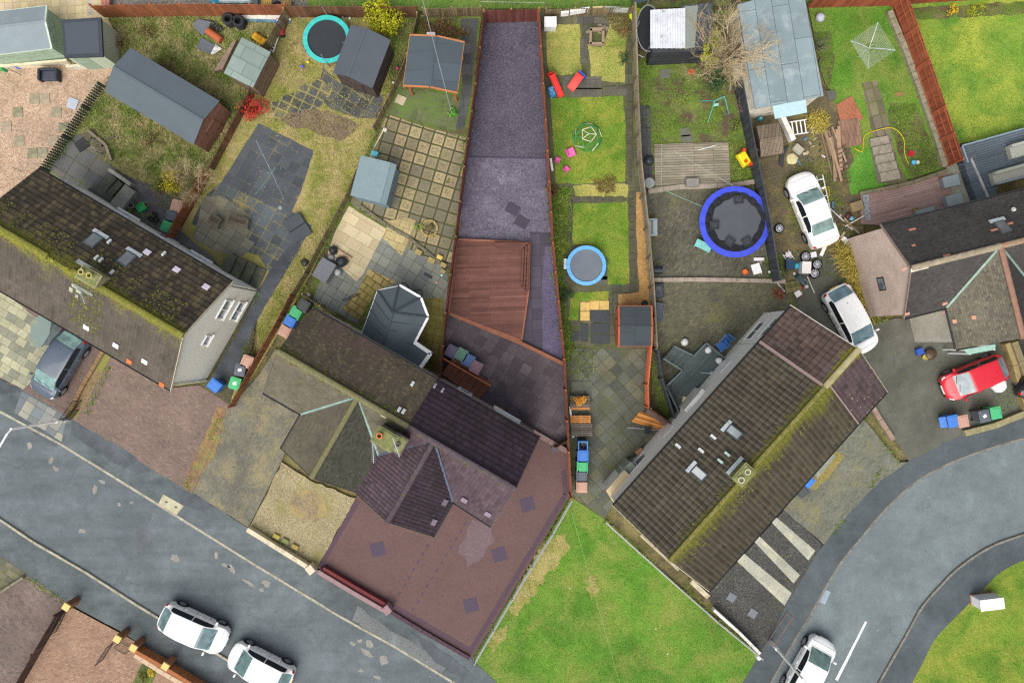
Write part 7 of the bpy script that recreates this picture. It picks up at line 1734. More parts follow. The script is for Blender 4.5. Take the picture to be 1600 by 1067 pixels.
def ladder(label, A, B, w, n, mat, z=.1, name='ladder', rr=.03, z2=None):
 a, b = P(*A), P(*B); a.z = z; b.z = z if z2 is None else z2; d = (b - a).normalized(); s_ = Vector((-d.y, d.x, 0)).normalized() * w / 2; o = empty(name, label, 'ladder',(a.x, a.y, 0)); mb = MB()
 for k in (-1,1): mb.bar(a + s_ * k, b + s_ * k, rr * 1.6, rr * 2)
 mb.build('side_rail', mat, o, world=True); mb = MB()
 for i in range(n): p = lerp(a, b, (i + .5) / n); mb.bar(p - s_, p + s_, rr * 2, rr)
 mb.build('rung', mat, o, world=True); return o
ladder('short white slatted frame leaning by the brown fence',(432,60),(424,84),.42,5, plain('dcdcdc',.5),.3,'slatted_rack')
ladder('long white ladder rack lying beside the white saloon',(1279,275),(1296,352),.36,6, plain('e4e4e4',.5),.1); 
ladder('white slatted garden chair frame beside the block wall',(1232,204),(1258,200),.75,4, plain('e8e8e8',.5),.35,'slatted_rack')
mb = MB(); c = P(366,25)
o = tag(MB().bar(P(366,27), P(455,30),.5,.12).build('tarpaulin', plain('4c7f9c',.6, var=.5, scale=5, dirt='9fb0b0')),'crumpled blue sheet along the foot of the brown fence', 'tarpaulin')
for i in range(4): tag(MB().bar(P(368 + i * 2,24 + i * 1.6,.2) , P(452 + i, 26 + i * 1.8,.2),.05,.05).build('white_pole', plain('dcdcd4',.5)),'white pole lying along the brown fence above the tyres', 'pole', 'white poles along the brown fence')
def tyre(label, px, py, r=.36, z=0.0, group='old black tyres by the fence', n=1, col='2c2e31'):
 c = P(px, py, .3); o = MB().lathe(0,0,[(r * .55,.02),(r * .62,0),(r * .95,0),(r, .05),(r, .17),(r * .95,.22),(r * .62,.22),(r * .55,.20),(r * .6,.12),(r * .55,.02)],28).build('tyre', plain(col, .9, var=.35, scale=6), smooth=True)
 o.location = (c.x, c.y, z); return tag(o, label, 'tyre', group)
for z in (0,.23,.46): tyre({0: 'lowest tyre of the first stack by the brown fence',.23: 'middle tyre of the first stack by the brown fence',.46: 'top tyre of the first stack by the brown fence'}[z],359,33,.34, z)
for z in (0,.23,.46): tyre({0: 'lowest tyre of the second stack by the brown fence',.23: 'middle tyre of the second stack by the brown fence',.46: 'top tyre of the second stack by the brown fence'}[z],375,36,.35, z)
c = P(334,55,.3); mb = MB(); mb.cyl(0,0,-.5,.5,.21, n=20); mb.tf(Matrix.Translation((c.x, c.y, .22)) @ Matrix.Rotation(-.62,4,'Z') @ Matrix.Rotation(math.pi / 2,4,'Y')); tag(mb.build('chimney_pot', plain('a85a3c',.85, var=.15), bevel=.02),'terracotta clay chimney pot lying in the rough grass', 'pot')
def flatpoly(name, label, pts, z, h, mat, cat='panel'):
 return tag(MB().prism([P2(x, y) for x, y in pts], z, z + h).build(name, mat), label, cat)
flatpoly('felt_board', 'upper slate grey board lying in the rough grass',[(303,38),(312,32),(331,36),(325,52),(318,57),(306,46)],.12,.04, plain('646a76',.8, var=.08)); flatpoly('felt_board', 'lower slate grey board with torn white corner',[(316,60),(348,78),(334,87),(312,80),(309,74)],.08,.04, plain('5e6470',.8, var=.08)); flatpoly('torn_sheet', 'torn white strip on the corner of the lower grey board',[(338,71),(348,78),(334,87),(330,86)],.125,.01, plain('cfcfcf',.8, var=.3, scale=9, dirt='50545c'))
flatpoly('dark_sheet', 'black plastic sheet crumpled behind the upper grey board',[(310,30),(335,34),(352,46),(345,52),(330,48),(325,38)],.04,.06, plain('1e2226',.7, var=.5, scale=6),'sheet')
flatpoly('board_stack', 'weathered boards leaning against the patched green shed',[(374,66),(352,112),(338,116),(345,104),(366,72)],.1,.35, plain('857466',.9, var=.3),'boards')

# ================================================================== ROTARY AIRER, LINES, LAMPS, CABLES
c = P(1363,71,1.9); o = empty('rotary_airer', 'open rotary clothes airer on the green lawn', 'clothes airer',(c.x, c.y, 0)); m = plain('c4ccd2',.4,.3); m2 = plain('b8c0bc',.6)
MB().tube([(0,0,0),(0,0,2.0)],.025,8).build('pole', m, o)
tips = []
for x, y in ((1372,35),(1399,79),(1356,108),(1329,64)): t = P(x, y, 1.95); tips.append(Vector((t.x - c.x, t.y - c.y, 1.95)))
for t in tips: MB().tube([Vector((0,0,1.45)), t * .45 + Vector((0,0,.88)), t],.02,6).build('arm', m, o)
mb = MB()
for k in range(12):
 q = .28 + k * .064; pts = [Vector((t.x * q, t.y * q, 1.55 + .4 * q)) for t in tips]
 for i in range(4): a, b = pts[i], pts[(i + 1) % 4]; mb.tube([a, (a + b) / 2 + Vector((0,0,-.02)), b],.0055,4)
mb.build('line', m2, o)
def lamp(label, base, top, end, hcol='c4c4cc'):
 b = P(*base); o = empty('street_lamp', label, 'street lamp', b); z = 5.4; t = P(*top, z); m = plain('f0f0f4',.5, var=.05)
 MB().tube([Vector((b.x, b.y, 0)), Vector((b.x, b.y, 1.2))],.10,12).build('base', m, o, world=True); MB().tube([Vector((b.x, b.y, 1.2)), Vector((b.x, b.y, z))],.075,10, r1=.06).build('pole', m, o, world=True)
 e = P(*end, z + .1); d = Vector((e.x - b.x, e.y - b.y, 0)).normalized(); e = Vector((b.x, b.y, z + .25)) + d * 1.3
 MB().tube([Vector((b.x, b.y, z - .05)), Vector((b.x, b.y, z + .12)) + d * .25, e],.05,8).build('arm', m, o, world=True)
 mb = MB(); mb.box(e.x + d.x * .25, e.y + d.y * .25, e.z - .06,.6,.24,.12, math.atan2(d.y, d.x), top=.7); mb.build('lamp_head', m, o, world=True, bevel=.02)
lamp('white street lamp leaning out over the pavement at the left',(105,655),(17,670),(-10,720)); lamp('white street lamp beside the white car on the bend',(1204,1002),(1250,1055),(1290,1100))
mcab = plain('6c7074',.6, var=.05, bump=0)
def cable(label, A, za, B, zb_, sag=.25, r=.011, m=mcab, name='overhead_cable'):
 a, b = P(*A, za), P(*B, zb_); return tag(MB().tube([lerp(a, b, i / 12) - Vector((0,0, sag * 4 * (i / 12) * (1 - i / 12))) for i in range(13)], r, 5).build(name, m), label, 'cable')
cable('thin grey cable over the orange trimmed timber shelter',(650,-40),6.5,(706,178),5.2, m=plain('9aa0a8',.5, bump=0)); cable('pale thin cable crossing the open lawn',(893,800),5.0,(972,1080),6.0, m=plain('8cb070',.5, bump=0), r=.008)
cable('thin washing line over the dark square patio',(400,220),1.7,(444,312),1.7,.1,.007, plain('a8c0c0',.5),'washing_line'); cable('second washing line over the dark square patio',(430,262),1.7,(398,305),1.7,.1,.007, plain('70b090',.5),'washing_line')
o = empty('washing_pole', 'thin metal washing pole standing on the dark patio', 'pole', P(438,325)); MB().tube([P(438,325,0), P(438,325,1.8)],.022,8).build('pole_shaft', plain('8aa8b0',.5), o, world=True); MB().cyl(*P2(438,325),0,.04,.12, n=14).build('base', plain('8a9094'), o, world=True)
cable('washing line from the grey deck to the blue trampoline',(1034,225),1.6,(1034,290),1.6,.08,.008, plain('9cc0bc',.5),'washing_line'); cable('washing line from the stone kerb to the blue trampoline rim',(1040,298),1.6,(1096,322),1.2,.08,.008, plain('9cc0bc',.5),'washing_line'); cable('thin pale line slanting over the weathered deck',(1052,235),1.8,(1145,290),1.8,.08,.007, plain('b0b4b0',.5),'washing_line')
tag(MB().tube([Vector((*P2(x, y, .1),.06)) for x, y in dense([(1335,232),(1348,236),(1350,215),(1362,206),(1394,200),(1412,216),(1414,240),(1420,256)],6)],.024,6).build('garden_hose', plain('c8b430',.5)),'yellow garden hose trailing over the steps of the airer garden', 'hose')

# ================================================================== VEGETATION
L_YEL = leafmat('yellow_conifer_leaves',['5c6018', '8c9018', 'b4b41e', 'd4cc30']); L_YG = leafmat('lime_leaves',['72801c', 'a4ac24', 'c8c832']); L_DG = leafmat('dark_green_leaves',['243820', '34502c', '44663a']); L_RED = leafmat('red_leaves',['8c1c1c', 'b42a28', 'd04038'])
L_BUSH = leafmat('olive_leaves',['4c5628', '6c7834', '8a9044']); L_FOR = leafmat('forsythia_leaves',['a89a20', 'cfc028', 'b0a434', '7c8430']); L_BRA = leafmat('bramble_leaves',['5c5034', '74683e', '8a7c54', '566030']); L_STRAW = leafmat('straw_leaves',['7c7430', 'a0923c', 'bcab58', '8a7a38']); M_TWIG = leafmat('bare_twigs',['a08e70', 'bcaa88', 'd4c4a0']); M_TRUNK = plain('5c4c3c',.95, var=.3, scale=6)
def bush(name, label, px, py, r, h, mat, cat='bush', n=900, leaf=.07, lobes=7, sx=1.0, seed=0, rot=0.0, stems=True, flat=.9, z=0.0):
 rng = random.Random(seed + int(px * 7)); c = P(px, py, h * .5); o = empty(name, label, cat, (c.x, c.y, z), rot); mb = MB(); LB = []
 for i in range(lobes):
  a = rng.uniform(0,6.28); d = r * rng.uniform(.25,.72); LB.append((d * math.cos(a) * sx, d * math.sin(a), h * rng.uniform(.35,.72), r * rng.uniform(.28,.5)))
 LB.append((0,0, h * .7, r * .5))
 for _ in range(n):
  lx, ly, lz, lr = rng.choice(LB); v = Vector((rng.gauss(0,1), rng.gauss(0,1), rng.gauss(0,1) * .8)).normalized() * lr * rng.uniform(.55,1.08); p = Vector((lx, ly, lz)) + v
  if p.z < .03: p.z = rng.uniform(.03,.2)
  nn = (v.normalized() + Vector((rng.uniform(-.7,.7), rng.uniform(-.7,.7), rng.uniform(0,.8)))).normalized(); t = nn.orthogonal().normalized(); t.rotate(Matrix.Rotation(rng.uniform(0,6.28),3, nn)); b_ = nn.cross(t); s_ = leaf * rng.uniform(.5,1.3)
  mb.add([p - t * s_, p + b_ * s_ * .45, p + t * s_, p - b_ * s_ * .45],[(0,1,2,3)])
 mb.build('foliage', mat, o)
 if stems:
  mb = MB()
  for lx, ly, lz, lr in LB: mb.tube([(rng.uniform(-.05,.05), rng.uniform(-.05,.05),0),(lx * .5, ly * .5, lz * .5),(lx, ly, lz)],.025,5, r1=.01)
  mb.build('stems', M_TRUNK, o)
 return o
bush('conifer_bush', 'bright yellow conifer beside the brown shed',598,24,1.25,2.4, L_YEL, n=3200, leaf=.075, lobes=14)
bush('red_shrub', 'bright red shrub at the fence beside the dark patio',397,168,1.0,1.1, L_RED, 'shrub', n=800, leaf=.07, lobes=10); 
bush('golden_shrub', 'golden yellow shrub beside the brown bin',270,286,.85,1.4, L_FOR, 'shrub', n=1000, leaf=.055, lobes=9); bush('green_shrub', 'green shrub above the flower pots behind the left house',250,290,.6,.8, L_BUSH, 'shrub', n=500, leaf=.05)
bush('lime_bush', 'upper lime yellow bush beside the bare tree',1113,72,.78,3.6, L_YG, n=1500, leaf=.05, lobes=8); bush('lime_bush', 'lower lime yellow bush beside the bare tree',1107,92,.6,3.0, L_YG, n=1100, leaf=.05, lobes=8); bush('dark_shrub', 'dark evergreen shrub under the bare tree',1122,122,.85,1.4, L_DG, 'shrub', n=1500, leaf=.06, lobes=9)
bush('green_shrub', 'green leafy plant at the edge of the weathered deck',1148,198,.45,.6, L_BUSH, 'shrub', n=350, leaf=.05); bush('dark_shrub', 'dark leafy shrub beside the maroon fence near the tan slabs',883,460,.5,.7, L_DG, 'shrub', n=500, leaf=.06); bush('climber', 'leafy climber on the weathered garden fence',975,92,.45,1.2, L_DG, 'climber', n=350, leaf=.05)
bush('bracken_clump', 'brown dry plants by the upper left of the small toys',862,300,.5,.6, leafmat('brown_dry',['5c4a34', '7a5e40', '4c4a28']),'shrub', n=400, leaf=.05); bush('fern', 'bright green fern by the tan slab grid',707,177,.35,.3, leafmat('bright_fern',['4c8c2c', '6cac3c']),'fern', n=200, leaf=.07, stems=False)
bush('dead_shrub', 'rusty brown dead shrub near the corner of the long house',1216,459,.5,.5, leafmat('rust_twigs',['7c4a34', '9a6048', '5c3c2c']),'shrub', n=450, leaf=.05)
bush('flower_patch', 'yellow flowers in the bed at the top of the bright lawn',1489,16,.45,.4, leafmat('daffodil',['d8b020', 'e8c430', '6a8030']),'flowers', n=220, leaf=.05, stems=False); bush('flower_patch', 'lime green plants in the bed at the top of the bright lawn',1528,20,.7,.35, L_YG, 'plants', n=300, leaf=.05, sx=1.4, stems=False)
bush('flower_patch', 'yellow plant in the triangular bed of the brick yard',236,1052,.32,.5, leafmat('gold_plant',['b09a24', 'd0b43c', '8a8430']),'plant', n=350, leaf=.05); bush('green_shrub', 'grey green plant beside the yellow one in the brick yard bed',222,1058,.42,.5, L_BUSH, 'shrub', n=300, leaf=.05)
bush('round_plant', 'green plant growing in a ring on the tan slab grid',652,355,.4,.3, leafmat('pale_green',['6c8a3c', '8ca450', 'a8a860']),'plant', n=250, leaf=.045, stems=False); bush('climber', 'low plants by the edge of the flat felt roof',1285,70,.5,.5, leafmat('grey_sage',['5c6850', '788468', '6c5c44']),'plants', n=350, leaf=.045)
for a in (('brown bramble beside the flat roofed sage shed',184,66,.7,.6),('tangled bramble above the long grey shed',262,104,.9,.5),('pale bramble clump below the upper brown fence',232,52,.8,.5),('dry bramble at the lower side of the long grey shed',240,218,.8,.5),('bramble in the corner by the orange brown fence',340,170,.6,.5)):
 bush('bramble', a[0], a[1], a[2], a[3], a[4], L_BRA, 'bramble', n=420, leaf=.045, lobes=9)
for x, y, w_, d_, r_, lb in ((140,212,.7,.5,.5,'brown broken slab beside the picket fence behind the left house'),(152,222,.9,.12,-.6,'rotten board across the dark slabs behind the left house'),(160,232,.6,.45,.2,'dark crate frame on the slabs behind the left house'),(128,226,.7,.6,.6,'black slab at the picket end of the dark yard'),(172,216,.5,.12,.4,'short rotten board in the rough grass edge')):
 c = P(x, y, .1); tag(MB().box(c.x, c.y, .03, w_, d_, .1, r_).build('old_board' if d_ < .2 else 'loose_slab', plain('5e584c' if x != 128 else '35383a',.9, var=.4, scale=6), bevel=.01), lb, 'debris')
def grassy(name, label, pts, mat, n, h, seed=0, w=.018):
 rng = random.Random(seed); poly = [P2(x, y) for x, y in pts]; cx = sum(p[0] for p in poly) / len(poly); cy = sum(p[1] for p in poly) / len(poly); o = empty(name, label, 'shrub',(cx, cy, 0)); mb = MB(); xs = [p[0] for p in poly]; ys = [p[1] for p in poly]; cl = []
 while len(cl) < n:
  x, y = rng.uniform(min(xs), max(xs)), rng.uniform(min(ys), max(ys))
  if inside(x, y, poly): cl.append((x, y))
 for x, y in cl:
  for _ in range(9):
   a = rng.uniform(0,6.28); L_ = h * rng.uniform(.5,1.3); d = Vector((math.cos(a), math.sin(a),0)); s_ = Vector((-d.y, d.x, 0)) * w; b0 = Vector((x - cx, y - cy, .02)); m_ = b0 + d * L_ * .45 + Vector((0,0, L_ * .6)); e = b0 + d * L_ + Vector((0,0, L_ * .35 * rng.random()))
   mb.add([b0 - s_, b0 + s_, m_ + s_ * .8, m_ - s_ * .8, e],[(0,1,2,3),(3,2,4)])
 mb.build('foliage', mat, o); return o
grassy('straw_bushes', 'straw coloured arching bush beside the pinkish gable',[(1305,385),(1325,380),(1345,410),(1352,450),(1362,495),(1348,490),(1330,440),(1308,410)], L_STRAW, 130,.75,3); grassy('tussock', 'dry tussock growing beside the white slatted frame',[(1262,180),(1285,178),(1290,200),(1265,205)], L_STRAW, 35,.5,4)
grassy('tussock', 'brown tussock between the two grass plots',[(930,284),(958,280),(955,300),(935,302)], leafmat('brown_tussock',['6c5c38', '84743f', '5c5c2c']),25,.35,5); grassy('tussock', 'dry plants under the cold frame fence',[(945,26),(984,24),(984,60),(965,55)], leafmat('dry_fence_plants',['6a5c3c', '7c7448', '54582c']),45,.4,6)
grassy('tussock', 'dark twiggy plants behind the timber shelter',[(662,36),(690,34),(720,48),(735,56),(668,58)], leafmat('dark_twigs',['4c3430', '6c5038', '7c7440']),60,.4,7); grassy('tussock', 'leggy plants along the drive beside the pinkish gable',[(1345,470),(1372,498),(1395,500),(1362,505)], L_BUSH, 25,.3,8)
def bare_tree(label, px, py, r, h, seed=1, n0=9, mat=M_TWIG, depth=4, name='bare_tree', th=.07, droop=0.0, z=0.0):
 rng = random.Random(seed); c = P(px, py, h * .5); o = empty(name, label, 'tree',(c.x, c.y, z)); tr = MB(); br = MB()
 tr.tube([(0,0,0),(.03,.02, h * .18),(0,0, h * .33)], th * 1.6,8, r1=th * 1.1)
 def grow(p, d, L, rad, k):
  pts = [p]; q = p.copy(); dd = d.copy()
  for i in range(3):
   dd = (dd + Vector((rng.uniform(-.22,.22), rng.uniform(-.22,.22), rng.uniform(-.12,.14)))).normalized(); q = q + dd * L / 3; pts.append(q.copy())
  (tr if k == 0 else br).tube(pts, rad, 5 if k < 2 else 3, r1=rad * .55)
  if k >= depth: return
  for j in range(4 if k else 4):
   t = rng.choice(pts[1:]); sd = (dd * 1.25 + Vector((rng.uniform(-.85,.85), rng.uniform(-.85,.85), rng.uniform(-.25,.45)))).normalized(); grow(t, sd, L * rng.uniform(.55,.8), rad * .52, k + 1)
 for i in range(n0):
  a = i / n0 * 6.28 + rng.uniform(-.3,.3); e = rng.uniform(.15,1.0); d = Vector((math.cos(a) * math.cos(e), math.sin(a) * math.cos(e), math.sin(e))); grow(Vector((0,0, h * rng.uniform(.2,.33))), d, r * rng.uniform(.42,.6), th * .55,0)
 tr.build('trunk', M_TRUNK if mat is M_TWIG else mat, o); br.build('crown', mat, o); return o
bare_tree('large bare tree with spreading beige twigs beside the felt roof',1150,72,2.75,6.6,3,17, depth=4, th=.085)
bare_tree('bare twiggy shrub mixed with the golden shrub',298,282,1.6,2.0,5,12, depth=4, name='bare_shrub', th=.035); bare_tree('small pinkish bare shrub beside the dark fence',1158,165,.8,1.2,6,7, leafmat('pink_twigs',['8c6a64', 'a8847c']),3,'bare_shrub',.022)
bare_tree('straggly bare branch over the old fence behind the timber shelter',690,28,.7,1.4,8,4, leafmat('tan_twigs',['a08058', '8c6a48']),2,'bare_shrub',.025); bare_tree('twiggy shrub at the end of the red rail of the play garden',975,50,.5,.9,9,6, leafmat('redbrown_twigs',['84503c', '9c6c54']),3,'bare_shrub',.02)

# ================================================================== FURNITURE AND ODDS
MW = boards('old_wood',['5c5348', '6c6254', '4c443a']); 
def slat_table(name, label, cat, px, py, rz, w, d, h, n, mat, backrest=False):
 c = P(px, py, h); o = empty(name, label, cat, (c.x, c.y, 0.02), rz); mb = MB()
 for i in range(n): mb.box(0,-d / 2 + (i + .5) * d / n, h - .03, w, d / n - .015,.03)
 mb.build('seat' if cat in ('chair', 'bench') else 'table_top', mat, o)
 for sx in (-1,1):
  for sy in (-1,1): MB().box(sx * (w / 2 - .05), sy * (d / 2 - .05),0,.06,.06, h - .03).build('leg', mat, o)
 if backrest:
  mb = MB()
  for i in range(int(w / .12)): mb.box(-w / 2 + .06 + i * .12, d / 2 + .02, h, .07,.03,.4)
  mb.box(0, d / 2 + .02, h + .38, w, .05,.05); mb.build('backrest', mat, o)
  for s_ in (-1,1): MB().box(s_ * (w / 2 - .02),0, h + .2,.06, d, .03).build('armrest', mat, o)
 return o
slat_table('garden_bench', 'wooden bench on the khaki slabs facing the small chair', 'bench',373,347,-.25,1.15,.5,.42,5, MW, True); slat_table('garden_chair', 'wooden slatted chair on the khaki slabs left of the bench', 'chair',336,346,-.5,.65,.6,.42,5, MW, True)
c = P(506,422,.7); o = empty('storage_box', 'grey plastic storage box with ribbed lid by the picket fence', 'storage box',(c.x, c.y, 0), math.radians(60)); MB().box(0,0,.02,1.15,.85,.6).build('box_body', plain('9a9494',.6), o, bevel=.02)
mb = MB(); mb.box(0,0,.62,1.2,.9,.05)
for i in range(7): mb.box(-.5 + i * .167,0,.67,.06,.84,.012)
mb.build('lid', plain('6c7078',.6, var=.1), o)
def sack(name, label, cat, px, py, r, h, col, sx=1.0, rz=0, rough=.4, z=0.0):
 rng = random.Random(int(px + py)); c = P(px, py, h); n = 14; prof = [(r * .85,0),(r, h * .3),(r * .95, h * .65),(r * .6, h * .92),(r * .2, h),(.001, h * .97)]; mb = MB().lathe(0,0, prof, n)
 mb.v = [(x * sx * rng.uniform(.86,1.12), y * rng.uniform(.86,1.12), zz * rng.uniform(.92,1.05)) for x, y, zz in mb.v]; o = mb.build(name, plain(col, rough, var=.3, scale=7), smooth=True); o.location = (c.x, c.y, z); o.rotation_euler = (0,0, rz); return tag(o, label, cat)
sack('covered_pot', 'upper black sack beside the storage box', 'sack',519,390,.26,.5,'2a2e34'); sack('covered_pot', 'lower black sack beside the storage box', 'sack',532,408,.32,.5,'2a2e34',1.1); sack('white_sack', 'pale bag beside the storage box lid', 'sack',527,425,.22,.35,'a8a8ac'); sack('white_sack', 'small pale bag between the two black sacks', 'sack',516,402,.2,.3,'9a9ca0')
sack('dumpy_bag', 'round white builders bag beside the red car', 'bag',1565,600,.48,.6,'e4e4ea', rough=.6); sack('rubbish_bag', 'black and white rubbish bag in the corner of the airer lawn', 'bag',1284,25,.27,.4,'b4b8c4'); sack('rubbish_bag', 'black bag at the foot of the narrow garden shed', 'bag',1008,474,.18,.3,'2c3034')
lowwall('timber_kerb', 'pinkish board behind the two black sacks',[(528,390),(550,404)],.08,.2, plain('b08c74',.8), None, 'board')
def bike(label, px, py, rz):
 c = P(px, py); o = empty('bicycle', label, 'bicycle',(c.x, c.y, .03), rz); ro = math.radians(72); M = Matrix.Rotation(ro, 4,'X'); fr, wh, tyr = MB(), MB(), MB()
 W0, W1 = (-.45,0,.28),(.45,0,.28)
 for w in (W0, W1):
  k = len(tyr.v); tyr.tube([(w[0] + .27 * math.cos(a),0, w[2] + .27 * math.sin(a)) for a in [i / 24 * 6.2832 for i in range(24)]],.022,6, closed=True)
  for i in range(12): a = i / 12 * 6.28; wh.tube([w, (w[0] + .26 * math.cos(a),0, w[2] + .26 * math.sin(a))],.003,3)
 BB, ST, HT = (-.05,0,.26),(-.18,0,.66),(.32,0,.66)
 for a, b in ((W0, BB),(BB, ST),(ST, HT),(BB, HT),(W0, ST),(HT, W1)): fr.tube([a, b],.02,6)
 fr.build('frame', plain('d07ab0',.4), o).matrix_local = M; wh.build('spokes', plain('b8b8c0',.4,.6), o).matrix_local = M; tyr.build('tyres', plain('2a2a30',.8), o).matrix_local = M
 MB().box(-.2,0,.68,.24,.13,.05).build('saddle', plain('e0d4e0',.5), o, bevel=.02).matrix_local = M; hb = MB(); hb.tube([(.3,-.26,.8),(.36,-.1,.78),(.36,.1,.78),(.3,.26,.8)],.014,6); hb.tube([HT, (.35,0,.8)],.016,6); hb.build('handlebar', plain('c4c4cc',.4,.6), o).matrix_local = M
 return o
bike('pink childs bicycle lying on the grey slabs above the conservatory',645,448,-.45)
def pallet(label, px, py, w, d, z, rz=0, mat=MW, n=6, name='pallet'):
 c = P(px, py, z); o = empty(name, label, 'pallet',(c.x, c.y, z), rz); mb = MB()
 for i in range(n): mb.box(0,-d / 2 + (i + .5) * d / n, .10, w, d / n - .03,.025)
 mb.build('deck_boards', mat, o); mb = MB()
 for x in (-1,0,1): mb.box(x * (w / 2 - .06),0,0,.1, d, .1)
 mb.build('bearers', mat, o); return o
MO = boards('orange_wood',['a8703c', 'c08448', 'b07a44']); M_PD2 = boards('grey_pallet',['5c5650', '6c665e', '4e4842'])
pallet('upper grey pallet with yellow leaves on top beside the maroon fence',906,628,1.15,.75,.3,0, M_PD2,6); pallet('orange slatted pallet end below the yellow leaves',906,638,1.1,.16,.32,0, MO, 2); pallet('brown timber crate between the two grey pallets',907,656,1.15,.55,.3,0, MO, 5,'timber_crate'); pallet('lower grey pallet with small pots beside the maroon fence',909,671,1.2,.75,.35,0, M_PD2,6)
bush('leaf_pile', 'heap of orange yellow leaves on the upper pallet',906,625,.42,.35, leafmat('orange_leaf',['d89030', 'e8a838', 'c8841c']),'leaves', n=700, leaf=.04, lobes=9, stems=False, z=.42)
mb = MB(); c = P(908,604); tag(MB().box(*P2(909,603),0,1.2,.55,.05).build('slab_stack', plain('5a5e58',.9, var=.25, dirt='6a6c44')),'dark slab base above the pallets', 'slab')
lowwall('white_pipe', 'white pipe standing along the left of the pallets',[(890,634),(895,682)],.1,.35, plain('d8dcdc',.5), None, 'pipe')
for i in range(7):
 A, B = (987 + i * 1.8,657 - i * 2.2),(1034 + i * 1.2,670 - i * 1.0 - i * .8); a, b = P(*A), P(*B); a.z = b.z = .06 + .05 * (i % 3); tag(MB().bar(a, b, .13,.04).build('timber_plank',[plain('c08240',.8), plain('b4783c',.8), plain('cc9050',.8)][i % 3]),'orange plank in the fanned pile by the cream wall', 'plank', 'orange planks in the fanned pile')
tag(MB().bar(P(1008,640), P(1042,663),.25,.5).build('dark_board_stack', plain('6c5a54',.8, var=.4, scale=8)),'dark boards leaning behind the orange planks', 'boards')
c = P(1012,672,.45); o = empty('step_stool', 'grey step stool with black tread beside the orange planks', 'stool',(c.x, c.y, 0)); MB().box(0,0,.42,.36,.38,.04).build('seat', plain('24282c',.5), o, bevel=.01)
for sx in (-1,1):
 for sy in (-1,1): MB().tube([(sx * .18, sy * .18,.42),(sx * .2, sy * .3,0)],.016,6).build('leg', plain('b4b8bc',.4,.6), o)
tag(MB().tube([P(980,668,.3), P(1035,672,.3)],.02,6).build('metal_pole', plain('a8b0b8',.4,.5)),'thin metal pole lying across the orange planks', 'pole')
c = P(1000,707,.4); tag(MB().box(c.x, c.y, 0,.42,.42,.5,.6).build('cardboard_box', plain('a88264',.85, var=.15)),'brown cardboard box beside the cream wall', 'box'); ladder('metal frame trolley beside the cardboard box',(983,724),(996,718),.5,3, plain('9aa0a8',.4,.5),.4,'metal_trolley',.02)
def folding_chair(label, px, py, rz, col):
 c = P(px, py, .9); o = empty('folding_chair', label, 'chair',(c.x, c.y, .43), rz); MB().box(0,0,.4,.5,.45,.025).build('seat', plain(col, .6, var=.2), o); MB().box(0,.28,.42,.5,.04,.5,0, tilt=0).build('backrest', plain(col, .6, var=.2), o); mb = MB()
 for s_ in (-1,1): mb.tube([(s_ * .26,-.22,0),(s_ * .26,.25,.45)],.014,5); mb.tube([(s_ * .26,.22,0),(s_ * .26,-.2,.42)],.014,5)
 mb.build('frame', plain('b8bcc4',.4,.6), o); return o
folding_chair('blue folding chair against the rail of the grey deck',1128,541,-.9,'2c5a98'); folding_chair('blue folding chair nearest the cream wall on the grey deck',1136,532,-.7,'35649c')
sack('mop_bucket', 'grey round bucket on the grey deck', 'bucket',1111,583,.17,.3,'9aa4a8', z=.43); tag(MB().tube([P(1095,582,.6), P(1108,583,.75)],.015,6).build('mop', plain('b8bcbc')),'pale mop handle by the round bucket on the deck', 'handle'); c = P(1071,624,.5); tag(MB().box(c.x, c.y, .43,.34,.3,.05,-.2).build('wooden_board', plain('c0b08c')),'small square wooden board on the grey deck', 'board')
sack('white_bag', 'white crumpled bag by the rail of the grey deck', 'bag',1105,547,.2,.3,'d8e0e0', z=.43); sack('white_bag', 'white bag outside the top of the grey deck', 'bag',1071,535,.22,.35,'dadada'); sack('white_bag', 'white bag by the cream wall at the top of the deck', 'bag',1122,563,.2,.35,'d4d4d4', z=.43)
slat_table('garden_bench', 'pale teal plastic bench below the big blue trampoline', 'bench',1099,384,-.45,.95,.45,.42,5, plain('7cc0c0',.5), False)
c = P(1019,355,.7); o = empty('garden_table', 'grey metal table with patterned top by the grey fence', 'table',(c.x, c.y, 0)); MB().box(0,0,.66,.62,1.0,.04).build('table_top', plain('8c969a',.5,.3, var=.15), o, bevel=.03)
mb = MB(); mb.box(0,0,.70,.1,.8,.015)
for a in (-.5,.5,2.64,3.64): mb.bar((0,.3 * (1 if a > 0 else -1),.70),(.28 * math.cos(a),.45 * (1 if a > 0 else -1),.70),.02,.012)
mb.build('table_trim', plain('5c666a',.5), o)
for sx in (-1,1):
 for sy in (-1,1): MB().box(sx * .25, sy * .42,0,.04,.04,.66).build('leg', plain('6c767a',.5), o)
c = P(1026,422,.7); o = empty('barbecue', 'black barrel barbecue by the stone kerb', 'barbecue',(c.x, c.y, 0)); mb = MB(); mb.cyl(0,0,-.33,.33,.22, n=18); mb.tf(Matrix.Translation((0,0,.7)) @ Matrix.Rotation(math.pi / 2,4,'Y')); mb.build('drum', plain('2c3238',.4,.3), o)
for sx in (-1,1): MB().box(sx * .25,0,0,.04,.4,.55).build('leg', plain('2c3238',.5), o)
c = P(1029,453,.5); o = empty('play_chair', 'dark grey plastic seat below the stone kerb', 'seat',(c.x, c.y, 0)); MB().box(0,0,0,.72,.9,.4,.05, top=.85).build('body', plain('3e454e',.6), o, bevel=.05); MB().box(0,.1,.4,.34,.3,.12).build('seat', plain('50575f',.6), o, bevel=.03)
c = P(1030,487,.4); o = empty('water_trough', 'dark grey rectangular tub below the dark plastic seat', 'tub',(c.x, c.y, 0),-.12); mb = MB()
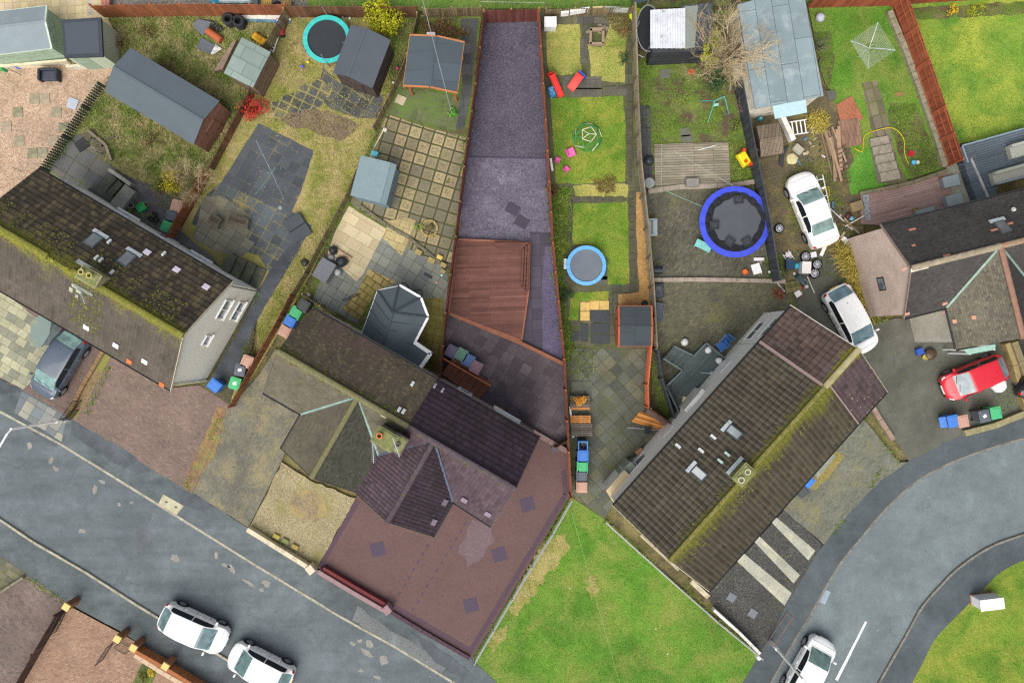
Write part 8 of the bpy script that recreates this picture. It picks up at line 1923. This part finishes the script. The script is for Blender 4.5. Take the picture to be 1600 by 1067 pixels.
for dx, dy, sx, sy in ((-.25,0,.05,1.0),(.25,0,.05,1.0),(0,-.48,.45,.05),(0,.48,.45,.05)): mb.box(dx, dy, 0, sx, sy, .4)
mb.build('rim', plain('5c666e',.5), o, bevel=.01); MB().box(0,0,0,.45,.92,.3).build('contents', plain('474f57',.5), o)
c = P(1015,286,.6); o = empty('round_table', 'round grey wire table by the deck corner', 'table',(c.x, c.y, 0)); MB().cyl(0,0,.55,.58,.30, n=24).build('table_top', plain('7c8484',.6, var=.4, scale=14), o); MB().cyl(0,0,0,.55,.03, n=8).build('pedestal', plain('5c6464'), o)
sack('cast_pot', 'dark iron pot beside the weathered deck', 'pot',1015,250,.28,.4,'343a40'); tag(MB().tube([P(1090,235,.2), P(1119,227,.2)],.02,6).build('white_pole', plain('dcdcdc')),'white handled mop lying across the weathered deck', 'mop')
c = P(1081,286,.2); tag(MB().box(c.x, c.y, .12,.8,.5,.35,.02, top=.9).build('wire_basket', plain('7a7a74',.7, var=.5, scale=16), bevel=.02),'grey wire basket on the lower edge of the weathered deck', 'basket')
c = P(860,34,.8); o = empty('chest_freezer', 'square white cabinet in the top corner of the play garden', 'cabinet',(c.x, c.y, 0)); MB().box(0,0,0,.68,.56,.75).build('cabinet_body', plain('e0e2e6',.4, var=.05), o, bevel=.02); MB().box(0,0,.75,.7,.58,.05).build('lid', plain('e8e8ee',.4, var=.05), o, bevel=.015)
for i, (A, B) in enumerate((((876,25),(888,24)),((890,23),(920,18)),((925,18),(940,17)),((942,17),(980,19)))): tag(MB().bar(P(*A, .5), P(*B, .5),.12,.5).build('offcut_board', plain(['d8d8d8', 'e4e4e8', 'c8b480', 'a8aca8'][i],.6)),['short white board against the old mossy fence', 'long white board against the old mossy fence', 'yellow board against the old mossy fence', 'grey plank along the top of the old mossy fence'][i],'board')
c = P(932,60); o = empty('rubble_bed', 'square rubble edged cold frame in the upper play garden', 'cold frame', c); mb = MB(); rng = random.Random(3)
for dx, dy, sx, sy in ((-.36,0,.14,.9),(.36,0,.14,.8),(0,-.4,.8,.14),(0,.42,.8,.18)): mb.box(dx, dy, 0, sx, sy, .28, rng.uniform(-.06,.06))
mb.build('border', plain('8c7c68',.95, var=.4, scale=8, dirt='b08870'), o); MB().box(0,0,0,.6,.6,.08).build('soil', plain('4a5230',.95, var=.4), o)
for i in range(9): mb = MB(); mb.box(*P2(918 + rng.uniform(0,30),40 + rng.uniform(0,12)),0,.25,.18,.1, rng.uniform(0,1)); tag(mb.build('garden_stone', plain('7c7462',.95, var=.3), bevel=.02),'small stone in the loose edging above the cold frame', 'stone', 'loose stones above the cold frame')
def pot(label, px, py, r, h, col, inner='3c3a2c', group='flower pots behind the left house'):
 c = P(px, py, h); o = empty('plant_pot', label, 'pot',(c.x, c.y, .02),0, group); MB().lathe(0,0,[(r * .7,0),(r, h),(r * 1.08, h),(r * 1.08, h - .04),(r * .9, h - .04),(r * .88, h - .03)],18).build('pot_body', plain(col, .7), o, smooth=False); MB().cyl(0,0, h - .08, h - .05, r * .9, n=16).build('soil', plain(inner, .95, var=.5, scale=12), o); return o
for a in (('white pot beside the concrete wall end',204,321,.17,.3,'a8aab0'),('brown pot with green plant beside the concrete wall end',203,328,.15,.25,'6c5c3c', '5c7030'),('dark pot in the lower row behind the left house',235,342,.15,.25,'2c2c2c'),('dark pot next to the green bin behind the left house',243,343,.15,.25,'303030'),('tan pot near the green tub behind the left house',228,320,.14,.25,'b8a488'),('reddish pot between the green tub and the grey bin',241,334,.13,.22,'6a5048')): pot(*a)
c = P(220,324,.3); o = empty('tub', 'bright green square tub among the flower pots', 'tub',(c.x, c.y, .02),.6); mb = MB()
for dx, dy, sx, sy in ((-.23,0,.04,.42),(.23,0,.04,.42),(0,-.2,.46,.04),(0,.2,.46,.04)): mb.box(dx, dy, 0, sx, sy, .28)
mb.box(0,0,.02,.42,.38,.14); mb.build('tub_body', plain('34b868',.4), o)
bush('pot_plants', 'low yellow flowers among the pots behind the left house',224,336,.3,.3, leafmat('pot_flower',['c8b830', '5c7030', 'd8d8c8']),'plants', n=160, leaf=.035, stems=False)
pot('orange plant pot standing in the weeds',1080,113,.16,.25,'c85c34', 'a04828', 'scattered pots'); pot('red bucket in the bed beside the yellow hose',1424,240,.15,.25,'d02c3c', 'b02030', 'scattered pots'); pot('light blue bucket in the bed beside the yellow hose',1428,254,.13,.22,'4c9cd8', '5cb0e0', 'scattered pots'); pot('white pot next to the light blue bucket',1434,254,.1,.2,'d8d8c8', 'c4c0a8', 'scattered pots'); pot('orange round pot near the stone kerb below the trampoline',1164,425,.15,.25,'e05c24', 'e87038', 'scattered pots'); pot('small orange pot on the pink deck near the top planter',1471,279,.14,.22,'a86c3c', '8a6c34', 'scattered pots'); pot('green pot plant on the pink deck beside the long planter',1431,329,.15,.25,'8a6a44', '8c8c34', 'scattered pots'); pot('orange pot by the middle planter of the pink deck',1481,308,.14,.22,'a8743c', '98803c', 'scattered pots'); pot('straw coloured pot by the corner of the top right house',1446,558,.15,.2,'c8b46c', 'a8984c', 'scattered pots')
for x, y, r, col, lb in ((482,98,.09,'d8c838', 'yellow ball on the dry grass below the teal trampoline'),(473,105,.10,'5c5cc8', 'purple ball on the dry grass below the teal trampoline'),(621,108,.09,'d0507c', 'pink ball beside the dark brown shed'),(615,130,.08,'d8d8d8', 'white ball in the corner by the dark brown shed'),(547,30,.08,'c4d4c8', 'pale ball on the grass beside the yellow conifer')):
 mb = MB().lathe(0,0,[(.001,0)] + [(r * math.sin(k * math.pi / 8), r - r * math.cos(k * math.pi / 8)) for k in range(1,8)] + [(.001,2 * r)],14); o = mb.build('ball', plain(col, .4), smooth=True); o.location = P(x, y, .01); tag(o, lb, 'ball')
SSL = ['top row slab at the edge', 'top row slab nearer the metal tray', 'upper slab on the outer side', 'upper slab near the pickets', 'outermost slab at the photo edge', 'slab touching the thin dark post', 'lower slab on the outer side', 'lower slab near the pickets', 'bottom row slab at the edge', 'bottom row slab nearer the pickets']
for i, (x, y) in enumerate(((54,155),(70,155),(28,176),(88,176),(10,198),(100,200),(30,221),(83,220),(51,240),(67,239))):
 o = MB().box(0,0,0,.58,.56,.035).build('stepping_stone', plain(['8c8672', '988c7a', '7e7c66'][i % 3],.9, var=.25, scale=3, dirt='a89880'), bevel=.008); o.location = P(x, y, .004); o.rotation_euler = (0,0,.03 * (i % 3)); tag(o, SSL[i] + ' of the square slabs in the beige gravel', 'paving slab', 'slabs in the beige gravel')
c = P(113,162,.05); tag(MB().box(c.x, c.y, .01,.6,.6,.05,-.35).build('metal_tray', plain('b4bcc8',.4,.3, var=.12), bevel=.01),'silver square tray lying on the beige gravel', 'tray')
c = P(75,117,.4); o = empty('garden_chair', 'dark grey tub chair beside the cream wall', 'chair',(c.x, c.y, 0)); MB().box(0,0,0,.95,.55,.3).build('seat', plain('3c4250',.6), o, bevel=.04)
for dx, dy, sx, sy in ((-.5,0,.14,.68),(.5,0,.14,.68),(0,.3,.9,.14)): MB().box(dx, dy, 0, sx, sy, .52).build('armrest' if sx < .5 else 'backrest', plain('2e3440',.6), o, bevel=.03)
c = P(16,97,.5); tag(MB().box(c.x, c.y, 0,.75,.45,.5,-.2, top=.9).build('blue_crate', plain('3c78d0',.45), bevel=.03),'blue box against the wall of the large sage shed', 'box'); c = P(-2,103,.5); tag(MB().box(c.x, c.y, 0,.5,.4,.5,-.2, top=.9).build('green_crate', plain('3c9858',.45), bevel=.03),'green box beside the blue box at the far left', 'box')
bush('potted_plant', 'small green potted plant at the corner of the cream wall',116,104,.2,.45, L_BUSH, 'plant', n=120, leaf=.045); 
for x, y, x2, y2 in ((12,107,34,118),(93,192,110,201),(20,262,35,268)): tag(MB().bar(P(x, y, .3), P(x2, y2,.3),.035,.03).build('dark_post', plain('34343c',.5)), {12: 'thin dark post beside the low cream wall',93: 'thin dark post near the green pickets',20: 'thin dark post at the lower edge of the beige gravel'}[x],'post')
tag(MB().tube([P(600,202,1.3), P(585,230,.2)],.03,6).build('parasol_pole', plain('c8bc98')),'pale pole leaning at the top of the tan slab grid', 'pole'); sack('pole_cover', 'white cover at the top of the leaning pole', 'cover',601,202,.14,.2,'d8d0cc'); c = P(585,240,.3); tag(MB().box(c.x, c.y, 0,.4,.3,.3,-.3).build('teal_box', plain('5cb4c4',.5), bevel=.02),'small teal box above the blue grey shed', 'box')
for x, y, s_ in ((654,394,.36),(674,407,.38),(687,402,.3),(693,414,.32),(692,424,.3)): c = P(x, y, .2); tag(MB().box(c.x, c.y, 0, s_ * 1.1, s_ * .8,.25,-.5).build('stone_block', plain('9a8c5c' if x != 687 else 'd0b464',.9, var=.25), bevel=.02), {654: 'yellow stone block at the left of the loose row',674: 'long yellow stone block in the loose row',687: 'brightest yellow block in the loose row',693: 'stone block beside the maroon fence',692: 'lowest stone block beside the maroon fence'}[x] , 'stone')
tag(MB().box(*P2(669,431),.01,.55,.16,.1,-.5, top=.9).build('skateboard', plain('3c4244',.6), bevel=.04),'dark skateboard lying on the grey slabs', 'skateboard'); sack('toy_figure', 'small pink and white toy on the grey slabs', 'toy',682,441,.08,.1,'e0a8a0'); sack('toy_figure', 'small green and white toy near the maroon fence', 'toy',690,430,.09,.1,'a8d8c0')
for i in range(9): a = i / 9 * 6.28; c = P(671 + 12 * math.cos(a),357 + 12 * math.sin(a)); tag(MB().box(c.x, c.y, .01,.3,.12,.12,-a + 1.57).build('ring_stone', plain('a08c58',.9, var=.3, dirt='5c5c38'), bevel=.01),'curved edging stone of the ring on the tan slab grid', 'stone', 'stones of the ring on the slab grid')
tag(MB().box(*P2(671,357),.01,.5,.3,.2,.5).build('log', plain('5c5238',.9, var=.4), bevel=.04),'dark log inside the stone ring', 'log'); c = P(300,105)
c = P(626,157); tag(MB().box(c.x, c.y, .02,.55,.5,.04,-.4).build('pale_slab', plain('b0a48c',.9, var=.2)),'single pale slab on the green moss beside the timber shelter', 'slab'); c = P(673,52,.5); tag(MB().box(c.x, c.y, .02,.5,.2,.4,0).build('white_bucket', plain('dcdcdc',.5), bevel=.03),'white box behind the timber shelter', 'box')
def wheel_on_ground(label, px, py, r=.30):
 c = P(px, py, .2); o = empty('alloy_wheel', label, 'wheel',(c.x, c.y, .03),0,'loose alloy wheels on the drive'); MB().lathe(0,0,[(r * .74,.0),(r, .03),(r, .17),(r * .76,.2),(r * .74,.17)],28).build('tyre', plain('1c1e22',.9), o, smooth=True); mb = MB()
 for q in range(10): a = q / 10 * 6.2832; mb.box(r * .4 * math.cos(a), r * .4 * math.sin(a),.15, r * .7,.035,.03, a)
 mb.lathe(0,0,[(r * .70,.14),(r * .78,.19),(r * .70,.195)],28); mb.cyl(0,0,.14,.19,.05, n=12); mb.build('rim', plain('d0d4dc',.35,.5, var=.05), o); MB().cyl(0,0,.06,.07, r * .74, n=24).build('hub_back', plain('3a3c44',.8), o); return o
wheel_on_ground('loose alloy wheel just above the white box',1259,401); wheel_on_ground('loose alloy wheel to the right of the white box',1277,413); wheel_on_ground('loose alloy wheel below the other two beside the white box',1273,427); wheel_on_ground('loose alloy wheel beside the dark fence near the saloon',1218,357,.28)
c = P(1260,418,.6); o = empty('white_appliance', 'white appliance standing between the loose wheels', 'appliance',(c.x, c.y, .01),-.05); MB().box(0,0,0,.5,.66,.6).build('body', plain('dcd8dc',.4, var=.05), o, bevel=.02); MB().box(0,0,.6,.52,.68,.04).build('lid', plain('e4dcdc',.4, var=.05), o, bevel=.01)
for x, y, w, d, rz, col, lb in ((1286,392,.62,.2,1.15,'e8e8e8', 'white oblong panel right of the loose wheels'),(1322,377,.58,.26,-.8,'e4e4e4', 'white oblong panel by the straw coloured bush'),(1271,398,.35,.32,.2,'d8d8e0', 'small white panel above the right hand wheel'),(1247,459,.36,.34,.55,'e4e4e4', 'white square panel beside the roof corner'),(1232,398,.32,.32,.1,'dcdce0', 'white square lid by the dark fence'),(1206,423,.45,.14,.5,'e0e0e0', 'short white board in the weeds by the blue trampoline'),(1186,405,.6,.18,0,'dcdce0', 'white pole like board below the blue trampoline'),(1182,420,.5,.6,.3,'e4e4e4', 'larger white slab below the blue trampoline'),(1296,372,.3,.3,.3,'d8d8d8', 'white box at the rear corner of the saloon'),(1263,1400,.1,.1,0,'dcdcdc', 'x')):
 if y > 1100: continue
 c = P(x, y, .1); tag(MB().box(c.x, c.y, .03, w, d, .10, rz).build('white_board', plain(col, .5, var=.1), bevel=.01), lb, 'panel')
ladder('white empty window frame leaning by the dark fence',(1225,395),(1234,408),.4,2, plain('dcdce0',.5),.2,'old_window',.025)
c = P(1235,413,.5); o = empty('wire_trolley', 'blue wire trolley beside the white appliance', 'trolley',(c.x, c.y, 0)); MB().box(0,0,.3,.5,.55,.25).build('basket', plain('20405c',.6, var=.5, scale=9), o); 
for sx in (-1,1):
 for sy in (-1,1): MB().box(sx * .22, sy * .25,0,.03,.03,.6).build('leg', plain('6c7478',.5), o)
sack('toy_bag', 'bright turquoise bag beside the white appliance', 'bag',1246,415,.18,.3,'3cb0d0'); c = P(1254,436,.5); o = empty('pushchair', 'dark folded pushchair on the weeds', 'pushchair',(c.x, c.y, 0),-.8); MB().box(0,0,.1,.75,.4,.3, top=.7).build('seat', plain('3a4c54',.6, var=.4, scale=6), o, bevel=.05); mb = MB(); mb.tube([(-.4,.2,.1),(.4,.1,.5)],.02,6); mb.tube([(-.4,-.2,.1),(.4,-.1,.5)],.02,6); mb.build('frame', plain('b0b4b8',.4,.5), o)
for i, (A, B) in enumerate((((1261,432),(1272,458)),((1214,442),(1226,456)))): tag(MB().bar(P(*A, .2), P(*B, .2),.06,.05).build('pipe', plain('b8b4b0',.5)),['grey brown pipe beside the folded pushchair', 'white rod by the rusty dead shrub'][i],'pipe')
pallet('mossy pallet beside the corner of the maroon roof',1238,448,.9,.6,.05,.2, boards('mossy_pallet',['6c6844', '7c7850', '5c5c38']),5); sack('red_cloth', 'dark red cloth by the folded pushchair', 'cloth',1250,449,.2,.12,'8c1c28')
sack('parasol_stand', 'pale round parasol base by the low timber store', 'base',1238,248,.36,.12,'bdb48c', rough=.9); c = P(1249,232,.4); o = empty('wash_basin', 'grey rounded plastic tub beside the parasol base', 'tub',(c.x, c.y, .02),-.7); MB().box(0,0,0,.6,.45,.28, top=1.1).build('tub_body', plain('8c8c80',.6), o, bevel=.08); MB().box(0,0,.26,.52,.38,.03).build('contents', plain('a09c8c',.6, var=.3, scale=8), o)
sack('gas_bottle', 'turquoise gas bottle behind the low timber store', 'gas bottle',1190,184,.15,.5,'4c9cac'); flatpoly('dark_sheet', 'dark plastic sheet hanging beside the low timber store',[(1218,236),(1232,228),(1224,245),(1222,262),(1216,258)],.1,.1, plain('34383c',.5, var=.4),'sheet')
rng = random.Random(21); DM = [plain('c8c8c4',.7), plain('8a8478',.9), plain('6c5a48',.9), plain('3c4248',.7), plain('4c6c84',.6), plain('b0a088',.9), plain('5c5c54',.9)]
DZ = [[(1216,385),(1250,388),(1290,440),(1250,470),(1225,440)],[(1292,300),(1340,330),(1345,372),(1300,375)],[(1255,190),(1290,200),(1285,260),(1240,262)],[(1180,400),(1215,400),(1222,434),(1175,434)]]
for zi, q in enumerate(DZ):
 pl = [P2(x, y) for x, y in q]; k = 0
 for x, y in scatter_pts(pl, 6.5, rng):
  k += 1
  if k > 17: break
  w_ = rng.uniform(.08,.38); d_ = rng.uniform(.04,.16); tag(MB().box(x, y, .02, w_, d_, rng.uniform(.03,.12), rng.uniform(0,3.1), tilt=rng.uniform(-.2,.2)).build('scrap', rng.choice(DM), bevel=.006),['scrap piece strewn by the loose wheels', 'scrap piece strewn between the saloon and the pinkish gable', 'scrap piece strewn below the long garage', 'scrap piece in the weeds below the blue trampoline'][zi],'scrap',['scrap by the loose wheels', 'scrap by the pinkish gable', 'scrap below the long garage', 'scrap below the blue trampoline'][zi])
rng = random.Random(9); 
for i in range(16):
 x = 1282 + rng.uniform(0,34); y = 196 + rng.uniform(0,22); L_ = rng.uniform(45,85); a = rng.uniform(-.16,.16); A = P(x - 4, y); B = P(x + L_ * math.sin(a) + 8, min(300, y + L_ * math.cos(a))); A.z = .04 + .03 * (i % 4); B.z = A.z + rng.uniform(0,.1)
 tag(MB().bar(A, B, rng.uniform(.08,.16),.04).build('old_plank',[plain('7c6454',.9, var=.3), plain('8c7a64',.9, var=.3), plain('64564a',.9, var=.3), plain('a0846c',.9, var=.3)][i % 4]),'long brown plank in the loose heap beside the timber mats', 'plank', 'loose planks beside the long garage')
for i in range(7):
 A = P(1313 + rng.uniform(-4,6),345 + rng.uniform(-8,10)); B = P(1345 + rng.uniform(-8,8),352 + rng.uniform(-14,14)); A.z = .05 + .03 * i; B.z = A.z + .05
 tag(MB().bar(A, B, rng.uniform(.05,.12),.04).build('scrap_timber',[plain('7c6a50',.9, var=.3), plain('a89878',.9, var=.3), plain('d0ccc4',.8)][i % 3]),'scrap timber in the pile at the corner of the pinkish gable', 'timber', 'scrap timber by the pinkish gable')
for i in range(9): y = 235 + i * 7; tag(MB().bar(P(1308 + i * 1.2, y, .2), P(1322 + i * 1.0, y - 7,.2),.07,.05).build('picket', plain('5c5040',.9, var=.3)),'short dark picket leaning in the row beside the vivid lawn', 'picket', 'leaning pickets beside the vivid lawn')
tag(MB().prism([P2(1306,164), P2(1330,151), P2(1349,186), P2(1330,194), P2(1312,190)],.03,.07).build('timber_mat', deck('terracotta_mat',['a4684c', 'b07458'],.07,78,3,'7c4a38',.15), ),'upper orange brown slatted mat lying on the airer lawn', 'mat'); tag(MB().prism([P2(1308,190), P2(1341,186), P2(1347,226), P2(1317,232)],.08,.11).build('timber_mat', deck('brown_mat',['8a6c58', '9a7c66', '7c604e'],.075,84,3,'54443a',.2)),'lower brown slatted mat overlapping the orange one', 'mat')
flatpoly('bark_scrap', 'small piece of brown bark on the airer lawn',[(1397,146),(1408,144),(1412,150),(1400,151)],.02,.03, plain('8c6c48',.9),'bark'); flatpoly('grey_board', 'grey board lying by the flat garage corner',[(1290,143),(1304,142),(1306,155),(1294,158)],.05,.04, plain('5c5a58',.9, var=.2),'board')
c = P(1340,322,.3); tag(MB().box(c.x, c.y, 0,.7,.55,.3,.3).build('brown_box', plain('8c7a5c',.9, var=.25), bevel=.02),'brown box at the upper corner of the pinkish gable', 'box')
sack('camera_box', 'red and black scrap beside the brown box', 'scrap',1327,337,.2,.2,'54302c'); sack('toy_bag', 'light blue bag in the scrap by the pinkish gable', 'bag',1332,341,.14,.2,'70b4d8')
tag(MB().tube([Vector((*P2(x, y, .2),.15)) for x, y in dense([(1285,300),(1294,292),(1296,305),(1290,320)],5)],.02,5).build('yellow_strap', plain('d0a828',.5)),'yellow strap looped over the white ladder rack', 'strap')
tag(MB().tube([P(1296,325,.3), P(1318,345,.3)],.025,6).build('white_pole', plain('dcdcdc')),'white pole slanting from the ladder rack to the scrap pile', 'pole')
c = P(1549,943,1.0); o = empty('utility_cabinet', 'white metal utility cabinet on the lawn inside the bend', 'cabinet',(c.x, c.y, 0),.12); MB().box(0,0,.08,1.28,.56,1.0).build('cabinet_body', plain('dfe1e4',.5, var=.05), o, bevel=.02); MB().box(0,0,1.08,1.36,.64,.05).build('cabinet_roof', plain('e8eaee',.5, var=.06), o, bevel=.015); MB().box(0,0,0,1.34,.62,.08).build('plinth', plain('9a6c58',.9), o)
for s_ in (-1,1): MB().box(s_ * .32,.285,.15,.6,.02,.9).build('door', plain('d8dade',.5), o)
flatpoly('bare_soil', 'bare soil patch behind the white utility cabinet',[(1533,922),(1548,918),(1562,926),(1552,936),(1538,934)],.006,.004, M_WEED, 'soil')
c = P(1186,1028,.5); tag(MB().cyl(c.x, c.y, 0,.5,.12, n=16).build('white_bollard', plain('dcdcd8',.6)),'round white bollard where the lawn rail meets the pavement', 'bollard')
c = P(1268,716 + 14,.6); tag(MB().prism([P2(1271,740,.6), P2(1300,706,.6), P2(1306,713,.6), P2(1278,748,.6)],0,.55).build('bin_store', plain('7c8278',.8, var=.2, dirt='9c9a7c')),'low grey lidded box along the eave of the long house', 'store')
for i, (x, y) in enumerate(((1343,934 - 0),(1376,957))): pass
for x, y in ((1143,933),(1176,958)): c = P(x, y, .03); tag(MB().box(c.x, c.y, .012,.48,.48,.04,-.55).build('paving_slab', plain('6c7278',.8, var=.15), bevel=.006), {1143: 'grey slab nearer the roof corner on the black gravel',1176: 'grey slab farther from the roof corner on the black gravel'}[x],'slab')
for x, y, z, rz, col, lb in ((1440,549,.4,.3,'2c50a8', 'blue crate by the corner of the top right house'),): c = P(x, y, z); tag(MB().box(c.x, c.y, 0,.42,.36,.3, rz).build('blue_crate', plain(col, .5), bevel=.02), lb, 'box')
sack('scrap_heap', 'brown plants in pots by the corner of the top right house', 'plants',1456,553,.35,.3,'4a3c30')
for x, y, lb in ((507,478 - 70 + 0,''),): pass
for x, y, col in ((432,838,'a89c54'),(446,845,'7c8454'),(461,854,'98884c')): c = P(x, y, .1); tag(MB().box(c.x, c.y, .02,.42,.26,.16,-.5).build('stone_block', plain(col, .9, var=.3), bevel=.03), {432: 'upper yellow stone inside the low cream wall',446: 'mossy green stone inside the low cream wall',461: 'lower yellow stone inside the low cream wall'}[x],'stone')
sack('white_bin', 'white round pot beside the storage box fence', 'pot',480,461,.16,.3,'c8c0b4'); sack('dark_bag', 'dark lump on the dry grass beside the picket fence', 'bag',475,410,.22,.2,'3a3a34'); tag(MB().cyl(*P2(867,692 + 9,.4),0,.4,.2, n=18).build('round_bin', plain('4c4c58',.6)),'small round bin in the corner of the purple patio', 'bin')
tag(MB().box(*P2(1053,690 + 0,.3),0,.2,.2,.3).build('drain_box', plain('3c3c3a')),'small drain box at the foot of the cream wall', 'drain')
lowwall('yellow_level', 'yellow bar lying beside the purple patio wall',[(772,633),(786,640)],.07,.06, plain('b8983c',.6), None, 'bar')
c = P(372,2,.8); o = empty('parked_van', 'white and purple striped vehicle roof cut off at the top edge', 'van',(c.x, c.y, .01)); mb = MB(); mb.box(0,.35,.3,2.0,1.3,1.2,0, top=.9); mb.build('body', carpaint('van_paint', 'c8d4dc'), o, bevel=.06); MB().box(0,.0,1.46,1.7,.35,.05).build('stripe', plain('4c4468',.4), o); MB().box(0,-.22,1.2,1.9,.2,.06).build('windscreen', glassmat_c('6c9098'), o)
for x in (-.7,.7):
 mb = MB(); mb.cyl(0,0,-.08,.08,.3, n=16); mb.tf(Matrix.Translation((x, -.3,.3)) @ Matrix.Rotation(math.pi / 2,4,'X')); mb.build('wheel', plain('1c1c20',.8), o)
sack('water_butt', 'turquoise barrel at the top edge beside the striped vehicle', 'barrel',334,2,.3,.7,'2c98b8'); pallet('yellow slatted bench at the top edge',417,4,.5,.6,.4,1.57, boards('yellow_bench',['b09048', 'c4a45c']),5,'slatted_bench'); ladder('white frame at the top edge beside the yellow bench',(401,-4),(401,14),.3,3, plain('ccd0d8'),.5,'slatted_rack'); sack('black_pot', 'black tub at the top edge', 'tub',433,6,.25,.4,'24262a'); slat_table('garden_table', 'brown table corner at the top edge', 'table',447,6,0,.6,.5,.5,5, boards('brown_table',['8a6c44', '9c8054'])); flatpoly('corrugated_sheet', 'rusty corrugated sheet at the top of the left fence',[(163,-10),(178,-10),(177,14),(164,15)],.4,.05, deck('rusty_sheet',['8c4a34', 'a05c40', '743c2c'],.08,90,4,'d8b8a8',.2, m=.01),'sheet')
flatpoly('ribbed_canopy', 'dark ribbed roof at the top edge above the black store',[(985,-20),(1018,-20),(1018,10),(987,18)],.9,.08, deck('ribbed_roof',['3c4a50', '46545a'],.12,90,4,'20282c',.15),'roof'); sack('yellow_sheet', 'bright yellow sheet behind the dark hoop trampoline', 'sheet',998,22,.4,.3,'c8d020',1.4); sack('white_rubble', 'white and red broken toys beside the dark hoop trampoline', 'rubble',995,42,.32,.3,'d0c8c0',.6)
for A, B, lb in (((990,30),(1004,55),'upper white rod beside the hoop trampoline'),((992,84),(1006,90),'lower white rod beside the hoop trampoline')): tag(MB().tube([P(*A, .5), P(*B, .5)],.02,5).build('white_rod', plain('d0d4d8')), lb, 'rod')
# ================================================================== CAMERA, LIGHT, WORLD
cam = bpy.data.cameras.new('camera'); co = bpy.data.objects.new('camera', cam); COL.objects.link(co); co.location = (0,0, H); co.rotation_euler = (0,0,0)
cam.sensor_width = 36; cam.lens = 36 * H / (1600 / S); cam.clip_start = 1; cam.clip_end = 2000; SC.camera = co
w = bpy.data.worlds.new('World'); SC.world = w; w.use_nodes = True; nt = w.node_tree; bg = nt.nodes['Background']; sky = nt.nodes.new('ShaderNodeTexSky'); sky.sky_type = 'NISHITA'; sky.sun_disc = False
SUN_EL, SUN_AZ = 56,202   # from the lower left of the picture
sky.sun_elevation = math.radians(SUN_EL); sky.sun_rotation = math.radians(SUN_AZ); sky.dust_density = 5; sky.ozone_density = 1; sky.air_density = 1.2
hs = nt.nodes.new('ShaderNodeHueSaturation'); hs.inputs['Saturation'].default_value = .45; nt.links.new(sky.outputs[0], hs.inputs['Color']); nt.links.new(hs.outputs[0], bg.inputs[0]); bg.inputs[1].default_value = .15
sl = bpy.data.lights.new('sun', 'SUN'); sl.energy = 3.1; sl.angle = math.radians(62); sl.color = (1,.95,.86); so = bpy.data.objects.new('sun', sl); COL.objects.link(so)
az = math.radians(SUN_AZ); d = Vector((math.sin(az) * math.cos(math.radians(SUN_EL)), math.cos(az) * math.cos(math.radians(SUN_EL)), math.sin(math.radians(SUN_EL)))); so.rotation_euler = d.to_track_quat('Z', 'Y').to_euler()
SC.view_settings.view_transform = 'Standard'; SC.view_settings.look = 'None'; SC.view_settings.exposure = 0; SC.view_settings.gamma = 1
SC.cycles.use_denoising = False; SC.cycles.filter_width = 1.3
